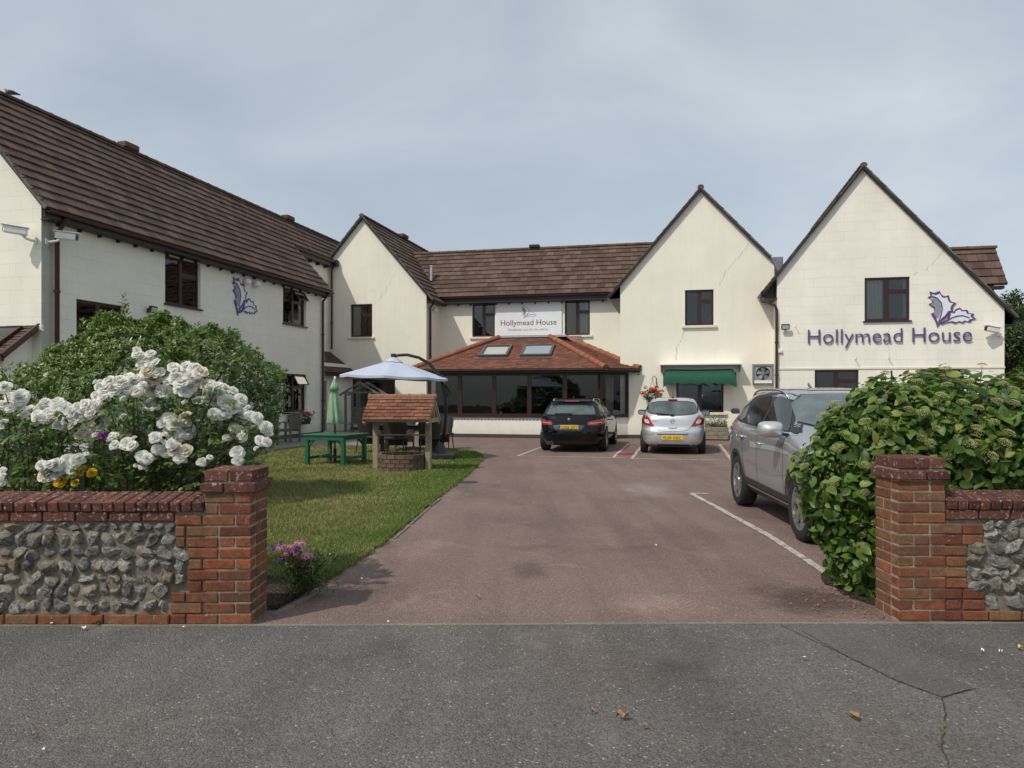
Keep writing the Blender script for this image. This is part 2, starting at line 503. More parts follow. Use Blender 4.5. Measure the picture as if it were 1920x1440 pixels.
# worn white road paint: flakes through to the tarmac
t = NT('road_paint')
v = t.coord('Object')
n1 = t.noise(v, 9, 8, 0.75, 0.5)
n2 = t.noise(v, 70, 4, 0.7)
f = t.math('ADD', t.math('MULTIPLY', n1, 0.65), t.math('MULTIPLY', n2, 0.35))
c = t.ramp(f, [(0.42, (0.17, 0.115, 0.10)), (0.48, (0.42, 0.37, 0.33)), (0.60, (0.60, 0.57, 0.52))])
M['road_paint'] = t.done(t.bsdf(c, 0.8, t.bump(n2, 0.4, 0.003)))

# window glass: clear pane with mirror reflection by angle
t = NT('window_glass')
fr = t.n('ShaderNodeFresnel'); fr.inputs['IOR'].default_value = 1.55
fac = t.math('MINIMUM', t.math('MULTIPLY', fr.outputs[0], 1.4), 1.0)
tr = t.n('ShaderNodeBsdfTransparent'); tr.inputs[0].default_value = (0.80, 0.83, 0.82, 1)
gl = t.n('ShaderNodeBsdfGlossy'); gl.inputs['Roughness'].default_value = 0.01
wob = t.bump(t.noise(t.coord('Object'), 1.6, 2), 0.06, 0.05)
t.t.links.new(wob, gl.inputs['Normal'])
mx = t.n('ShaderNodeMixShader')
t.t.links.new(fac, mx.inputs[0]); t.t.links.new(tr.outputs[0], mx.inputs[1]); t.t.links.new(gl.outputs[0], mx.inputs[2])
M['window_glass'] = t.done(mx.outputs[0])

# the sunroom's glass: same clear pane, mirror reflection set weaker
t = NT('sunroom_glass')
fr = t.n('ShaderNodeFresnel'); fr.inputs['IOR'].default_value = 1.45
fac = t.math('MINIMUM', t.math('MULTIPLY', fr.outputs[0], 1.3), 1.0)
tr = t.n('ShaderNodeBsdfTransparent'); tr.inputs[0].default_value = (0.80, 0.83, 0.82, 1)
gl = t.n('ShaderNodeBsdfGlossy'); gl.inputs['Roughness'].default_value = 0.01
wob = t.bump(t.noise(t.coord('Object'), 1.6, 2), 0.06, 0.05)
t.t.links.new(wob, gl.inputs['Normal'])
mx = t.n('ShaderNodeMixShader')
t.t.links.new(fac, mx.inputs[0]); t.t.links.new(tr.outputs[0], mx.inputs[1]); t.t.links.new(gl.outputs[0], mx.inputs[2])
M['sunroom_glass'] = t.done(mx.outputs[0])

# roof tiles, concrete brown: every tile its own tone, lichen and soot
def mat_tile(name, stops, lichen, lamt=0.5, rough=0.9):
    t = NT(name)
    v = t.coord('Object')
    vw = t.n('ShaderNodeNewGeometry').outputs['Position']
    r = t.math('FRACT', t.math('ADD', t.island(), t.objrand()))
    c = t.ramp(r, stops)
    c = t.mix(0.85, c, t.ramp(t.noise(vw, 0.9, 6, 0.65, 0.5), [(0.3, 0.72), (0.55, 1.0), (0.75, 1.15)]), 'MULTIPLY')
    c = t.mix(0.7, c, t.ramp(t.noise(vw, 14, 5, 0.7), [(0.3, 0.7), (0.7, 1.25)]), 'MULTIPLY')
    li = t.noise(vw, 5.5, 8, 0.8, 0.7)
    c = t.mix(t.ramp(li, [(0.63, 0.0), (0.70, lamt)]), c, lichen)
    M[name] = t.done(t.bsdf(c, rough, t.bump(t.noise(vw, 70, 4, 0.7), 0.5, 0.006), spec=0.25))
mat_tile('brown_tile', [(0.0, (0.086, 0.055, 0.044)), (0.5, (0.118, 0.076, 0.060)), (1.0, (0.155, 0.102, 0.081))], (0.24, 0.20, 0.14), 0.55)
mat_tile('ridge_brown', [(0.0, (0.10, 0.06, 0.04)), (1.0, (0.16, 0.10, 0.06))], (0.24, 0.15, 0.05), 0.8)
mat_tile('red_tile', [(0.0, (0.165, 0.07, 0.048)), (0.5, (0.215, 0.09, 0.06)), (1.0, (0.265, 0.12, 0.082))], (0.16, 0.09, 0.06), 0.3)
mat_tile('hip_red', [(0.0, (0.27, 0.10, 0.055)), (1.0, (0.35, 0.145, 0.085))], (0.22, 0.12, 0.07), 0.4)
mat_tile('verge_mortar', [(0.0, (0.13, 0.12, 0.10)), (1.0, (0.19, 0.175, 0.15))], (0.30, 0.28, 0.22), 0.6)

# clay brick with lichen blotches
t = NT('wall_brick')
v = t.coord('Object', jitter=True)
pw = t.n('ShaderNodeNewGeometry').outputs['Position']
r = t.objrand()
c = t.ramp(r, [(0.0, (0.16, 0.055, 0.034)), (0.2, (0.24, 0.075, 0.04)), (0.4, (0.29, 0.11, 0.055)), (0.55, (0.25, 0.135, 0.07)), (0.7, (0.20, 0.08, 0.05)), (0.85, (0.27, 0.09, 0.045)), (1.0, (0.38, 0.11, 0.048))])
c = t.mix(0.9, c, t.ramp(t.noise(v, 11, 7, 0.72, 0.6), [(0.28, 0.42), (0.55, 1.0), (0.8, 1.5)]), 'MULTIPLY')
c = t.mix(0.7, c, t.ramp(t.noise(v, 70, 4, 0.7), [(0.3, 0.6), (0.7, 1.25)]), 'MULTIPLY')
gr = t.noise(pw, 4.5, 6, 0.7, 0.5)
c = t.mix(t.ramp(gr, [(0.46, 0.0), (0.66, 0.65)]), c, (0.125, 0.095, 0.05))
li = t.noise(v, 42, 4, 0.6, 0.3)
lm = t.math('MULTIPLY', t.ramp(li, [(0.63, 0.0), (0.69, 0.75)]), t.ramp(t.noise(pw, 5, 3), [(0.42, 0.1), (0.6, 1.0)]))
c = t.mix(lm, c, (0.40, 0.37, 0.31))
M['wall_brick'] = t.done(t.bsdf(c, 0.9, t.bump(t.noise(v, 60, 6, 0.75), 0.9, 0.010), spec=0.25))
t = NT('coping_brick')
v = t.coord('Object', jitter=True)
c = t.ramp(t.objrand(), [(0.0, (0.10, 0.042, 0.032)), (0.5, (0.15, 0.060, 0.043)), (1.0, (0.20, 0.078, 0.052))])
c = t.mix(0.9, c, t.ramp(t.noise(v, 13, 7, 0.7, 0.5), [(0.28, 0.5), (0.6, 1.05), (0.8, 1.4)]), 'MULTIPLY')
li = t.noise(v, 38, 4, 0.6, 0.4)
c = t.mix(t.ramp(li, [(0.58, 0.0), (0.66, 0.8)]), c, (0.38, 0.33, 0.30))
c = t.mix(t.ramp(t.noise(v, 19, 3, 0.5), [(0.66, 0.0), (0.70, 0.7)]), c, (0.42, 0.39, 0.36))
M['coping_brick'] = t.done(t.bsdf(c, 0.9, t.bump(t.noise(v, 60, 6, 0.75), 0.9, 0.010), spec=0.25))
t = NT('well_brick')
v = t.coord('Object', jitter=True)
c = t.ramp(t.objrand(), [(0.0, (0.10, 0.07, 0.052)), (0.6, (0.155, 0.105, 0.075)), (1.0, (0.20, 0.12, 0.08))])
c = t.mix(0.8, c, t.ramp(t.noise(v, 20, 5, 0.7), [(0.3, 0.6), (0.7, 1.2)]), 'MULTIPLY')
M['well_brick'] = t.done(t.bsdf(c, 0.9, t.bump(t.noise(v, 75, 5, 0.7), 0.6, 0.006), spec=0.25))
plain('mortar', (0.27, 0.23, 0.175), 0.95, var=0.35, nscale=18, bump=0.8, bscale=90)
plain('well_mortar', (0.26, 0.23, 0.17), 0.95, var=0.3, nscale=18, bump=0.6, bscale=90)
plain('flint_mortar', (0.19, 0.162, 0.125), 0.95, var=0.4, nscale=12, bump=1.0, bscale=70)

# knapped flint: dark glassy cores, chalky rinds, tawny ones
t = NT('flint')
v = t.coord('Object', jitter=True)
r = t.objrand()
rind = t.ramp(r, [(0.0, (0.22, 0.195, 0.155)), (0.3, (0.33, 0.30, 0.25)), (0.5, (0.15, 0.14, 0.125)), (0.68, (0.28, 0.20, 0.115)), (0.85, (0.40, 0.37, 0.33)), (1.0, (0.19, 0.185, 0.175))])
core = t.ramp(t.noise(v, 9, 4), [(0.35, (0.04, 0.04, 0.04)), (0.65, (0.17, 0.168, 0.163))])
n = t.noise(v, 2.4, 7, 0.65, 1.0)
c = t.mix(t.ramp(n, [(0.49, 0.0), (0.54, 0.95)]), rind, core)
c = t.mix(t.ramp(t.noise(v, 4.5, 7, 0.65, 0.8), [(0.58, 0.0), (0.64, 0.9)]), c, (0.58, 0.56, 0.52))
c = t.mix(0.8, c, t.ramp(t.noise(v, 14, 6, 0.7), [(0.3, 0.6), (0.7, 1.25)]), 'MULTIPLY')
nm = t.bump(t.noise(v, 5, 8, 0.75, 0.9), 0.7, 0.03)
M['flint'] = t.done(t.bsdf(c, 0.55, nm, spec=0.45))

# foliage: every leaf its own green, with light coming through
def mat_leaf(name, stops, trans=0.3, rough=0.45, spec=0.5, both=False, tl_mul=(1.3, 1.45, 0.6)):
    t = NT(name)
    r = t.math('FRACT', t.math('ADD', t.island(), t.objrand())) if both else t.island()
    c = t.ramp(r, stops)
    p = t.bsdf(c, rough, spec=spec)
    tl = t.n('ShaderNodeBsdfTranslucent')
    t.t.links.new(t.mix(1.0, c, tl_mul, 'MULTIPLY'), tl.inputs[0])
    mx = t.n('ShaderNodeMixShader'); mx.inputs[0].default_value = trans
    t.t.links.new(p, mx.inputs[1]); t.t.links.new(tl.outputs[0], mx.inputs[2])
    M[name] = t.done(mx.outputs[0])
mat_leaf('shrub_leaf', [(0, (0.06, 0.105, 0.016)), (0.5, (0.11, 0.18, 0.028)), (0.85, (0.165, 0.245, 0.045)), (1, (0.23, 0.30, 0.09))], 0.22, 0.34, 0.6)
mat_leaf('rose_leaf', [(0, (0.04, 0.08, 0.016)), (0.6, (0.085, 0.145, 0.028)), (0.9, (0.14, 0.21, 0.045)), (1, (0.20, 0.22, 0.07))], 0.25, 0.4)
mat_leaf('hydrangea_leaf', [(0, (0.035, 0.075, 0.010)), (0.4, (0.07, 0.135, 0.018)), (0.8, (0.12, 0.20, 0.032)), (0.93, (0.18, 0.26, 0.05)), (1, (0.26, 0.27, 0.07))], 0.30, 0.45, 0.4, True)
mat_leaf('hydrangea_bud', [(0, (0.30, 0.33, 0.10)), (0.5, (0.42, 0.42, 0.17)), (1, (0.55, 0.50, 0.28))], 0.15, 0.7, 0.3, False, (1.1, 1.1, .7))
mat_leaf('tree_leaf', [(0, (0.022, 0.042, 0.01)), (0.6, (0.045, 0.075, 0.018)), (1, (0.085, 0.12, 0.03))], 0.25, 0.5)
mat_leaf('herb_leaf', [(0, (0.04, 0.075, 0.018)), (0.6, (0.075, 0.125, 0.03)), (1, (0.14, 0.18, 0.06))], 0.25, 0.5)
mat_leaf('rose_white', [(0, (0.84, 0.82, 0.72)), (0.4, (0.90, 0.89, 0.84)), (1, (0.93, 0.93, 0.91))], 0.42, 0.6, 0.3, False, (1, 1, 1))
mat_leaf('rose_faded', [(0, (0.66, 0.58, 0.40)), (0.6, (0.82, 0.76, 0.60)), (1, (0.86, 0.83, 0.72))], 0.3, 0.6, 0.3, False, (1, 1, 1))
mat_leaf('rose_yellow', [(0, (0.60, 0.36, 0.01)), (1, (0.78, 0.52, 0.03))], 0.3, 0.6, 0.3, False, (1, 1, 1))
mat_leaf('petal_pink', [(0, (0.66, 0.15, 0.34)), (1, (0.86, 0.40, 0.56))], 0.3, 0.6, 0.3, False, (1, 1, 1))
mat_leaf('petal_violet', [(0, (0.10, 0.055, 0.34)), (1, (0.18, 0.11, 0.50))], 0.3, 0.6, 0.3, False, (1, 1, 1))
mat_leaf('petal_purple', [(0, (0.14, 0.01, 0.12)), (1, (0.27, 0.03, 0.22))], 0.3, 0.6, 0.3, False, (1, 1, 1))
mat_leaf('petal_red', [(0, (0.42, 0.012, 0.02)), (1, (0.66, 0.06, 0.05))], 0.3, 0.6, 0.3, False, (1, 1, 1))

# vehicles
def mat_paint(name, col, metal, rough=0.28, flake=0.15, coat=1.0, spec=0.5):
    t = NT(name)
    v = t.coord('Object')
    c = t.mix(flake, col, t.ramp(t.vor(v, 900, 'Color'), [(0.0, tuple(k * 0.5 for k in col)), (1.0, tuple(min(1, k * 1.5) for k in col))]))
    dirt = t.noise(v, 2.2, 6, 0.65)
    sx = t.n('ShaderNodeSeparateXYZ'); t.t.links.new(v, sx.inputs[0])
    low = t.math('SUBTRACT', t.math('MULTIPLY', dirt, 0.55), t.math('MULTIPLY', sx.outputs[2], 0.55))
    c = t.mix(t.ramp(low, [(0.04, 0.0), (0.28, 0.4)]), c, (0.06, 0.055, 0.05))
    rr = t.ramp(dirt, [(0.3, rough - 0.06), (0.7, rough + 0.1)])
    M[name] = t.done(t.bsdf(c, rr, None, metal, coat, spec))
mat_paint('paint_black', (0.003, 0.0035, 0.006), 0.0, 0.25, 0.1, 0.75, 0.0)
mat_paint('paint_silver', (0.62, 0.625, 0.63), 0.6, 0.34, 0.2, 0.8)
mat_paint('paint_grey', (0.315, 0.33, 0.35), 0.35, 0.3, 0.2, 0.9)
mat_paint('paint_dark', (0.006, 0.006, 0.007), 0.0, 0.25, 0.1, 0.75, 0.0)
plain('car_glass', (0.018, 0.022, 0.024), 0.04, var=0.3, nscale=3, spec=0.9)
plain('car_glass_clear', (0.085, 0.105, 0.105), 0.05, var=0.5, nscale=2.2, spec=0.9)
plain('rubber', (0.017, 0.017, 0.017), 0.8, var=0.25, nscale=20, bump=0.2)
plain('alloy', (0.45, 0.45, 0.45), 0.3, metal=0.85, var=0.1)
plain('alloy_dark', (0.03, 0.03, 0.032), 0.4, metal=0.4, var=0.2)
plain('chrome', (0.75, 0.75, 0.76), 0.12, metal=1.0, var=0.03)
plain('lamp_red', (0.30, 0.008, 0.012), 0.08, var=0.3, nscale=30, coat=1.0)
plain('lamp_clear', (0.62, 0.58, 0.54), 0.12, var=0.2, nscale=30, coat=1.0)
plain('plate_yellow', (0.74, 0.47, 0.02), 0.4, var=0.04)
plain('plate_blue', (0.02, 0.08, 0.35), 0.4, var=0.04)
plain('plate_text', (0.015, 0.014, 0.012), 0.5, var=0.04)
plain('mirror_glass', (0.35, 0.38, 0.40), 0.05, metal=0.9, var=0.1)
# ---------------------------------------------------------------- ground, drive, lawn, pavement
def sheet(name, poly, z, mat, kind='structure', parent=None):
    tr = tessellate_polygon([[Vector((x, y, 0)) for x, y in poly]])
    mb = MB(); mb.add([(x, y, z) for x, y in poly], [tuple(t) for t in tr])
    o = mb.build(name, mat, parent)
    if o.data.polygons[0].normal.z < 0: o.data.flip_normals()
    if parent is None: o['kind'] = kind
    return o

def raised(name, poly, z0, z1, mat, parent=None, kind='structure'):
    mb = MB(); mb.prism(poly, z0, z1, lambda u, v, h: (u, v, h))
    o = mb.build(name, mat, parent)
    if parent is None and kind: o['kind'] = kind
    return o

sheet('ground', [(-300, -60), (300, -60), (300, 600), (-300, 600)], -0.03, M['soil'])
sheet('pavement', [(-14, -3.0), (14, -3.0), (14, 5.14), (1.2, 5.10), (-1.2, 5.06), (-14, 5.02)], 0.0, M['pavement_tarmac'])
sheet('road', [(-60, -12.0), (60, -12.0), (60, -3.15), (-60, -3.15)], -0.11, M['pavement_tarmac'])
raised('kerb', [(-60, -3.15), (60, -3.15), (60, -3.0), (-60, -3.0)], -0.2, 0.004, M['concrete'])
raised('edging_strip', [(-14, 5.02), (-1.2, 5.06), (1.2, 5.10), (14, 5.14), (14, 5.172), (1.2, 5.135), (-1.2, 5.095), (-14, 5.055)], -0.1, 0.006, M['concrete'])
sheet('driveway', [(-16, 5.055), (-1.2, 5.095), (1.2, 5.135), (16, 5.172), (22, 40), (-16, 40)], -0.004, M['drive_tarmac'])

# the trench repair across the pavement and the cracks beside it
def ground_pt(x, y):
    d = 1400.0 * EYE / (y - 740.0)
    return ((x - 960) / 1400.0 * d, d)
sheet('pavement_repair', [ground_pt(*p) for p in ((1462, 1172), (1600, 1171), (1700, 1230), (1826, 1292), (1768, 1308), (1690, 1280), (1590, 1232))], 0.004, M['repair_tarmac'])

def ribbon(name, pts, w, z, mat, parent=None, seed=0, kind='structure'):
    rr = random.Random(seed); mb = MB(); vs = []; fs = []
    for i, p in enumerate(pts):
        a = Vector(pts[max(i-1, 0)]); b = Vector(pts[min(i+1, len(pts)-1)])
        d = (b - a).normalized(); n = Vector((-d.y, d.x)); ww = w * rr.uniform(0.5, 1.3) / 2
        vs += [(p[0] + n.x*ww, p[1] + n.y*ww, z), (p[0] - n.x*ww, p[1] - n.y*ww, z)]
        if i: fs.append((2*i-2, 2*i-1, 2*i+1, 2*i))
    mb.add(vs, fs)
    o = mb.build(name, mat, parent)
    if o.data.polygons[0].normal.z < 0: o.data.flip_normals()
    if parent is None: o['kind'] = kind
    return o
def jag(pts, n, amt, seed):
    rr = random.Random(seed); out = []
    for i in range(len(pts)-1):
        a = Vector(pts[i]); b = Vector(pts[i+1])
        for k in range(n):
            q = a.lerp(b, k / n)
            out.append((q.x + rr.uniform(-amt, amt), q.y + rr.uniform(-amt, amt)))
    out.append(tuple(pts[-1]))
    return out
plain('crack_dark', (0.035, 0.034, 0.032), 0.95)
plain('moss', (0.12, 0.12, 0.04), 0.95, var=0.4)
ribbon('pavement_crack', jag([ground_pt(*p) for p in ((1505, 1185), (1590, 1233), (1690, 1281), (1766, 1309), (1830, 1291))], 9, 0.006, 1), 0.006, 0.0065, M['crack_dark'], seed=1)
ribbon('pavement_crack', jag([ground_pt(*p) for p in ((1766, 1309), (1772, 1340), (1770, 1370), (1765, 1400), (1780, 1440))], 8, 0.008, 2), 0.006, 0.0065, M['crack_dark'], seed=2)
ribbon('pavement_moss', jag([ground_pt(*p) for p in ((1771, 1355), (1768, 1378))], 6, 0.008, 3), 0.012, 0.0075, M['moss'], seed=3)
rg = random.Random(5)
def blob(cx, cy, rx, ry, n=22, amt=0.25, seed=0):
    rr = random.Random(seed)
    return [(cx + math.cos(2*math.pi*i/n) * rx * (1 + rr.uniform(-amt, amt)), cy + math.sin(2*math.pi*i/n) * ry * (1 + rr.uniform(-amt, amt))) for i in range(n)]
# parking bay lines, each a strip of worn paint
def line(pts, w, z=0.003, n=14, seed=0):
    out = []
    for i in range(len(pts)-1):
        a = Vector(pts[i]); b = Vector(pts[i+1])
        for k in range(n): q = a.lerp(b, k/n); out.append((q.x, q.y))
    out.append(tuple(pts[-1]))
    rr = random.Random(seed); vs = []; fs = []
    for i, p in enumerate(out):
        a = Vector(out[max(i-1, 0)]); b = Vector(out[min(i+1, len(out)-1)])
        d = (b - a).normalized(); nn = Vector((-d.y, d.x)); ww = w/2
        vs += [(p[0] + nn.x*ww*rr.uniform(.8, 1.1), p[1] + nn.y*ww*rr.uniform(.8, 1.1), z), (p[0] - nn.x*ww*rr.uniform(.8, 1.1), p[1] - nn.y*ww*rr.uniform(.8, 1.1), z)]
        if i: fs.append((2*i-2, 2*i-1, 2*i+1, 2*i))
    mb = MB(); mb.add(vs, fs)
    o = mb.build('bay_line', M['road_paint'])
    if o.data.polygons[0].normal.z < 0: o.data.flip_normals()
    o['kind'] = 'structure'
    return o
line([ground_pt(1296, 925), ground_pt(1440, 1003), ground_pt(1562, 1082)], 0.085, n=24, seed=1)
line([ground_pt(1296, 925), ground_pt(1330, 925.5)], 0.09, z=0.0036, n=4, seed=8)
def L2(a, b): q = W(a, b); return (q.x, q.y)
line([L2(9.72, -8.2), L2(12.45, -8.2)], 0.085, n=20, seed=2)
line([L2(9.72, -8.2), L2(9.72, -2.5)], 0.085, z=0.0036, n=20, seed=3)
line([L2(12.15, -8.2), L2(12.15, -2.5)], 0.085, z=0.0036, n=20, seed=4)
line([L2(12.62, -8.35), L2(15.05, -8.35)], 0.085, n=20, seed=5)
line([L2(12.62, -8.35), L2(12.62, -2.5)], 0.085, z=0.0036, n=20, seed=6)
line([L2(14.98, -8.35), L2(14.98, -2.5)], 0.09, z=0.0036, n=20, seed=7)
line([L2(12.62, -3.0), L2(15.05, -3.0)], 0.085, n=20, seed=9)

# lawn
LAWN = [(-14, 6.35), (-2.2, 6.35), (-1.62, 6.2), (-1.5, 6.7), (-1.40, 7.45), (-1.28, 9.0), (-1.20, 10.47), (-1.03, 12.5), (-0.86, 14.65), (-0.78, 16.2), (-0.73, 17.6), (-0.74, 18.8), (-0.90, 19.9), (-1.25, 20.8), (-1.9, 21.5), (-3.0, 22.1), (-4.6, 22.6), (-6.3, 22.6), (-6.9, 20.0), (-7.55, 17.2), (-7.9, 15.3), (-14, 14.2)]
def rough_edge(poly, step, amt, seed):
    rr = random.Random(seed); out = []
    for i in range(len(poly)):
        a, b = Vector(poly[i]), Vector(poly[(i+1) % len(poly)]); n = max(1, int((b-a).length/step))
        for k in range(n):
            q = a.lerp(b, k/n); out.append((q.x+rr.uniform(-amt, amt), q.y+rr.uniform(-amt, amt)))
    return out
LAWN = rough_edge(LAWN, 0.16, 0.028, 3)
raised('lawn', LAWN, -0.04, 0.022, M['lawn_turf'])
raised('flower_bed', [(-14, 5.42), (-2.12, 5.44), (-1.72, 5.46), (-1.60, 6.15), (-2.2, 6.33), (-14, 6.33)], -0.04, 0.03, M['soil'])
raised('flower_bed', rough_edge([(2.62, 5.78), (2.74, 5.56), (3.1, 5.5), (14, 5.5), (14, 6.85), (2.8, 6.7), (2.62, 6.35)], .12, .04, 9), -0.04, 0.012, M['soil'])
# paved strip along the left wing
sheet('garden_path', [(-6.3, 22.62), (-6.9, 20.0), (-7.55, 17.2), (-7.9, 15.3), (-11.2, 15.0), L2(0, -13.1), L2(0, 0.2), L2(-1.6, 4.0), L2(2.9, 4.0), L2(4.2, 0.0), L2(4.4, -5.0), (-4.6, 22.65)], 0.004, M['paving'])
# broken concrete edging along the lawn
ed = [(-1.33, 8.1), (-1.27, 9.0), (-1.22, 9.9), (-1.185, 10.5), (-1.12, 11.3)]
for i in range(len(ed)-1):
    (x0, y0), (x1, y1) = ed[i], ed[i+1]
    mb = MB(); mb.prism([(x0+.03, y0+.03), (x0+.058, y0+.03), (x1+.055, y1-.06), (x1+.028, y1-.06)], -0.05, 0.008 + 0.006*(i % 2), lambda u, v, h: (u, v, h))
    o = mb.build('edging_stone', M['concrete']); o['kind'] = 'structure'
ed = [(-1.70, 5.30), (-1.64, 5.55), (-1.57, 5.95)]
for i in range(2):
    (x0, y0), (x1, y1) = ed[i], ed[i+1]
    mb = MB(); mb.prism([(x0, y0), (x0+.035, y0), (x1+.035, y1-.03), (x1, y1-.03)], -0.05, 0.02, lambda u, v, h: (u, v, h))
    o = mb.build('edging_stone', M['concrete']); o['kind'] = 'structure'
# manhole-like drain cover at the lawn's edge
mb = MB(); mb.lathe([(0.0, 0.004), (0.16, 0.004), (0.18, 0.0), (0.18, -0.02)], 20)
o = mb.build('drain_cover', M['iron'], loc=(-0.78, 13.4, 0.0)); tag(o, 'small round iron drain cover beside the curved lawn edge', 'drain cover')

# grass blades over the lawn (one mass)
def in_poly(x, y, poly):
    ins = np.zeros(len(x), bool); n = len(poly); j = n - 1
    for i in range(n):
        xi, yi = poly[i]; xj, yj = poly[j]
        cnd = ((yi > y) != (yj > y)) & (x < (xj - xi) * (y - yi) / (yj - yi + 1e-12) + xi)
        ins ^= cnd; j = i
    return ins
def grass(n, xr, yr, h0, h1, seed, poly=LAWN, name='grass', w=0.006):
    rs = np.random.RandomState(seed)
    x = rs.uniform(*xr, n); y = rs.uniform(*yr, n)
    k = in_poly(x, y, poly); x = x[k]; y = y[k]; n = len(x)
    h = rs.uniform(h0, h1, n); an = rs.uniform(0, 2*np.pi, n); ln = rs.uniform(0.1, 0.9, n) * h
    la = rs.uniform(0, 2*np.pi, n)
    v = np.zeros((n, 3, 3))
    ww = w * rs.uniform(0.6, 1.4, n)
    v[:, 0] = np.stack([x - np.cos(an)*ww, y - np.sin(an)*ww, np.full(n, 0.018)], 1)
    v[:, 1] = np.stack([x + np.cos(an)*ww, y + np.sin(an)*ww, np.full(n, 0.018)], 1)
    v[:, 2] = np.stack([x + np.cos(la)*ln, y + np.sin(la)*ln, 0.02 + h], 1)
    return v.reshape(-1, 3)
def edge_grass(n, seed):
    """longer uncut tufts leaning over the drive"""
    rs = np.random.RandomState(seed); ep = [q for q in LAWN if q[0] > -2.3 and q[1] > 6.0 and q[1] < 21]
    ep = np.array(ep); i = rs.randint(0, len(ep)-1, n); t_ = rs.uniform(0, 1, n)[:, None]
    p = ep[i]*(1-t_) + ep[i+1]*t_ + rs.normal(0, .018, (n, 2)) + np.array([-.012, 0])
    tuft = np.sin(p[:, 1]*9.0)+np.sin(p[:, 1]*23.0+1) > -.5
    p = p[tuft]; n = len(p)
    h = rs.uniform(.02, .06, n); an = rs.uniform(0, 2*np.pi, n); w = .004
    v = np.zeros((n, 3, 3))
    v[:, 0] = np.stack([p[:, 0]-np.cos(an)*w, p[:, 1]-np.sin(an)*w, np.full(n, .0)], 1); v[:, 1] = np.stack([p[:, 0]+np.cos(an)*w, p[:, 1]+np.sin(an)*w, np.full(n, .0)], 1)
    v[:, 2] = np.stack([p[:, 0]+rs.normal(.015, .025, n), p[:, 1]+rs.normal(0, .025, n), .01+h], 1)
    return v.reshape(-1, 3)
vv = np.concatenate([grass(90000, (-4.4, -0.7), (6.2, 10.5), 0.012, 0.04, 1, w=0.004), grass(110000, (-7.5, -0.7), (10.0, 16), 0.012, 0.045, 2, w=0.006), grass(90000, (-8, -0.7), (15, 22.7), 0.015, 0.05, 3, w=0.009),
    edge_grass(9000, 4)])
me = np_mesh('grass', vv, np.arange(len(vv)).reshape(-1, 3), M['grass_blade'])
tag(obj_from_mesh('grass', me), 'short sun-bleached grass of the front lawn', 'grass', kind='stuff')

# ---------------------------------------------------------------- brick and flint boundary walls
def brick_mesh(l, w, h, seed, r=0.006):
    """a worn brick, centred"""
    rr = random.Random(seed)
    bm = bmesh.new(); bmesh.ops.create_cube(bm, size=1.0)
    for q in bm.verts: q.co = Vector((q.co.x*l, q.co.y*w, q.co.z*h))
    bmesh.ops.bevel(bm, geom=list(bm.edges), offset=r, segments=1, affect='EDGES')
    for q in bm.verts: q.co += Vector((rr.uniform(-1, 1), rr.uniform(-1, 1), rr.uniform(-1, 1))) * 0.0022
    me = bpy.data.meshes.new('brick'); bm.to_mesh(me); bm.free()
    return me
BR = {}
def brick(parent, x0, x1, y0, y1, z0, z1, mat, rr, joint=0.010, tilt=None):
    l, w, h = x1-x0-joint, y1-y0, z1-z0-joint
    key = (round(l, 3), round(w, 3), round(h, 3), mat.name, rr.randrange(3))
    if key not in BR:
        me = brick_mesh(l, w, h, len(BR)); me.materials.append(mat); BR[key] = me
    o = obj_from_mesh('brick', BR[key], parent)
    o.location = ((x0+x1)/2, (y0+y1)/2 + rr.uniform(-0.004, 0.003), (z0+z1)/2)
    o.rotation_euler = (tilt or 0.0, rr.uniform(-0.006, 0.006), rr.uniform(-0.008, 0.008))
    return o

def flint_mesh(seed):
    rr = random.Random(seed)
    bm = bmesh.new(); bmesh.ops.create_icosphere(bm, subdivisions=2, radius=0.5)
    ph = [rr.uniform(0, 6.28) for _ in range(6)]
    cuts = []
    for _ in range(9):
        d = Vector((rr.uniform(-1, 1), rr.uniform(-1, 0.4), rr.uniform(-1, 1))).normalized()
        cuts.append((d, rr.uniform(0.27, 0.42)))
    for q in bm.verts:
        d = q.co.normalized()
        k = 1 + 0.13*math.sin(3*d.x+ph[0]) + 0.12*math.sin(4*d.z+ph[1]) + 0.09*math.sin(6*d.y+5*d.x+ph[2]) + 0.05*math.sin(9*d.z+7*d.x+ph[3])
        p = d * 0.5 * k
        for cd, cr in cuts:
            s = p.dot(cd)
            if s > cr: p -= cd * (s - cr) * 0.85
        q.co = p
    me = bpy.data.meshes.new('flint'); bm.to_mesh(me); bm.free()
    me.materials.append(M['flint'])
    me.shade_smooth(); me.set_sharp_from_angle(angle=R(24))
    return me
FL = [flint_mesh(100+i) for i in range(12)]

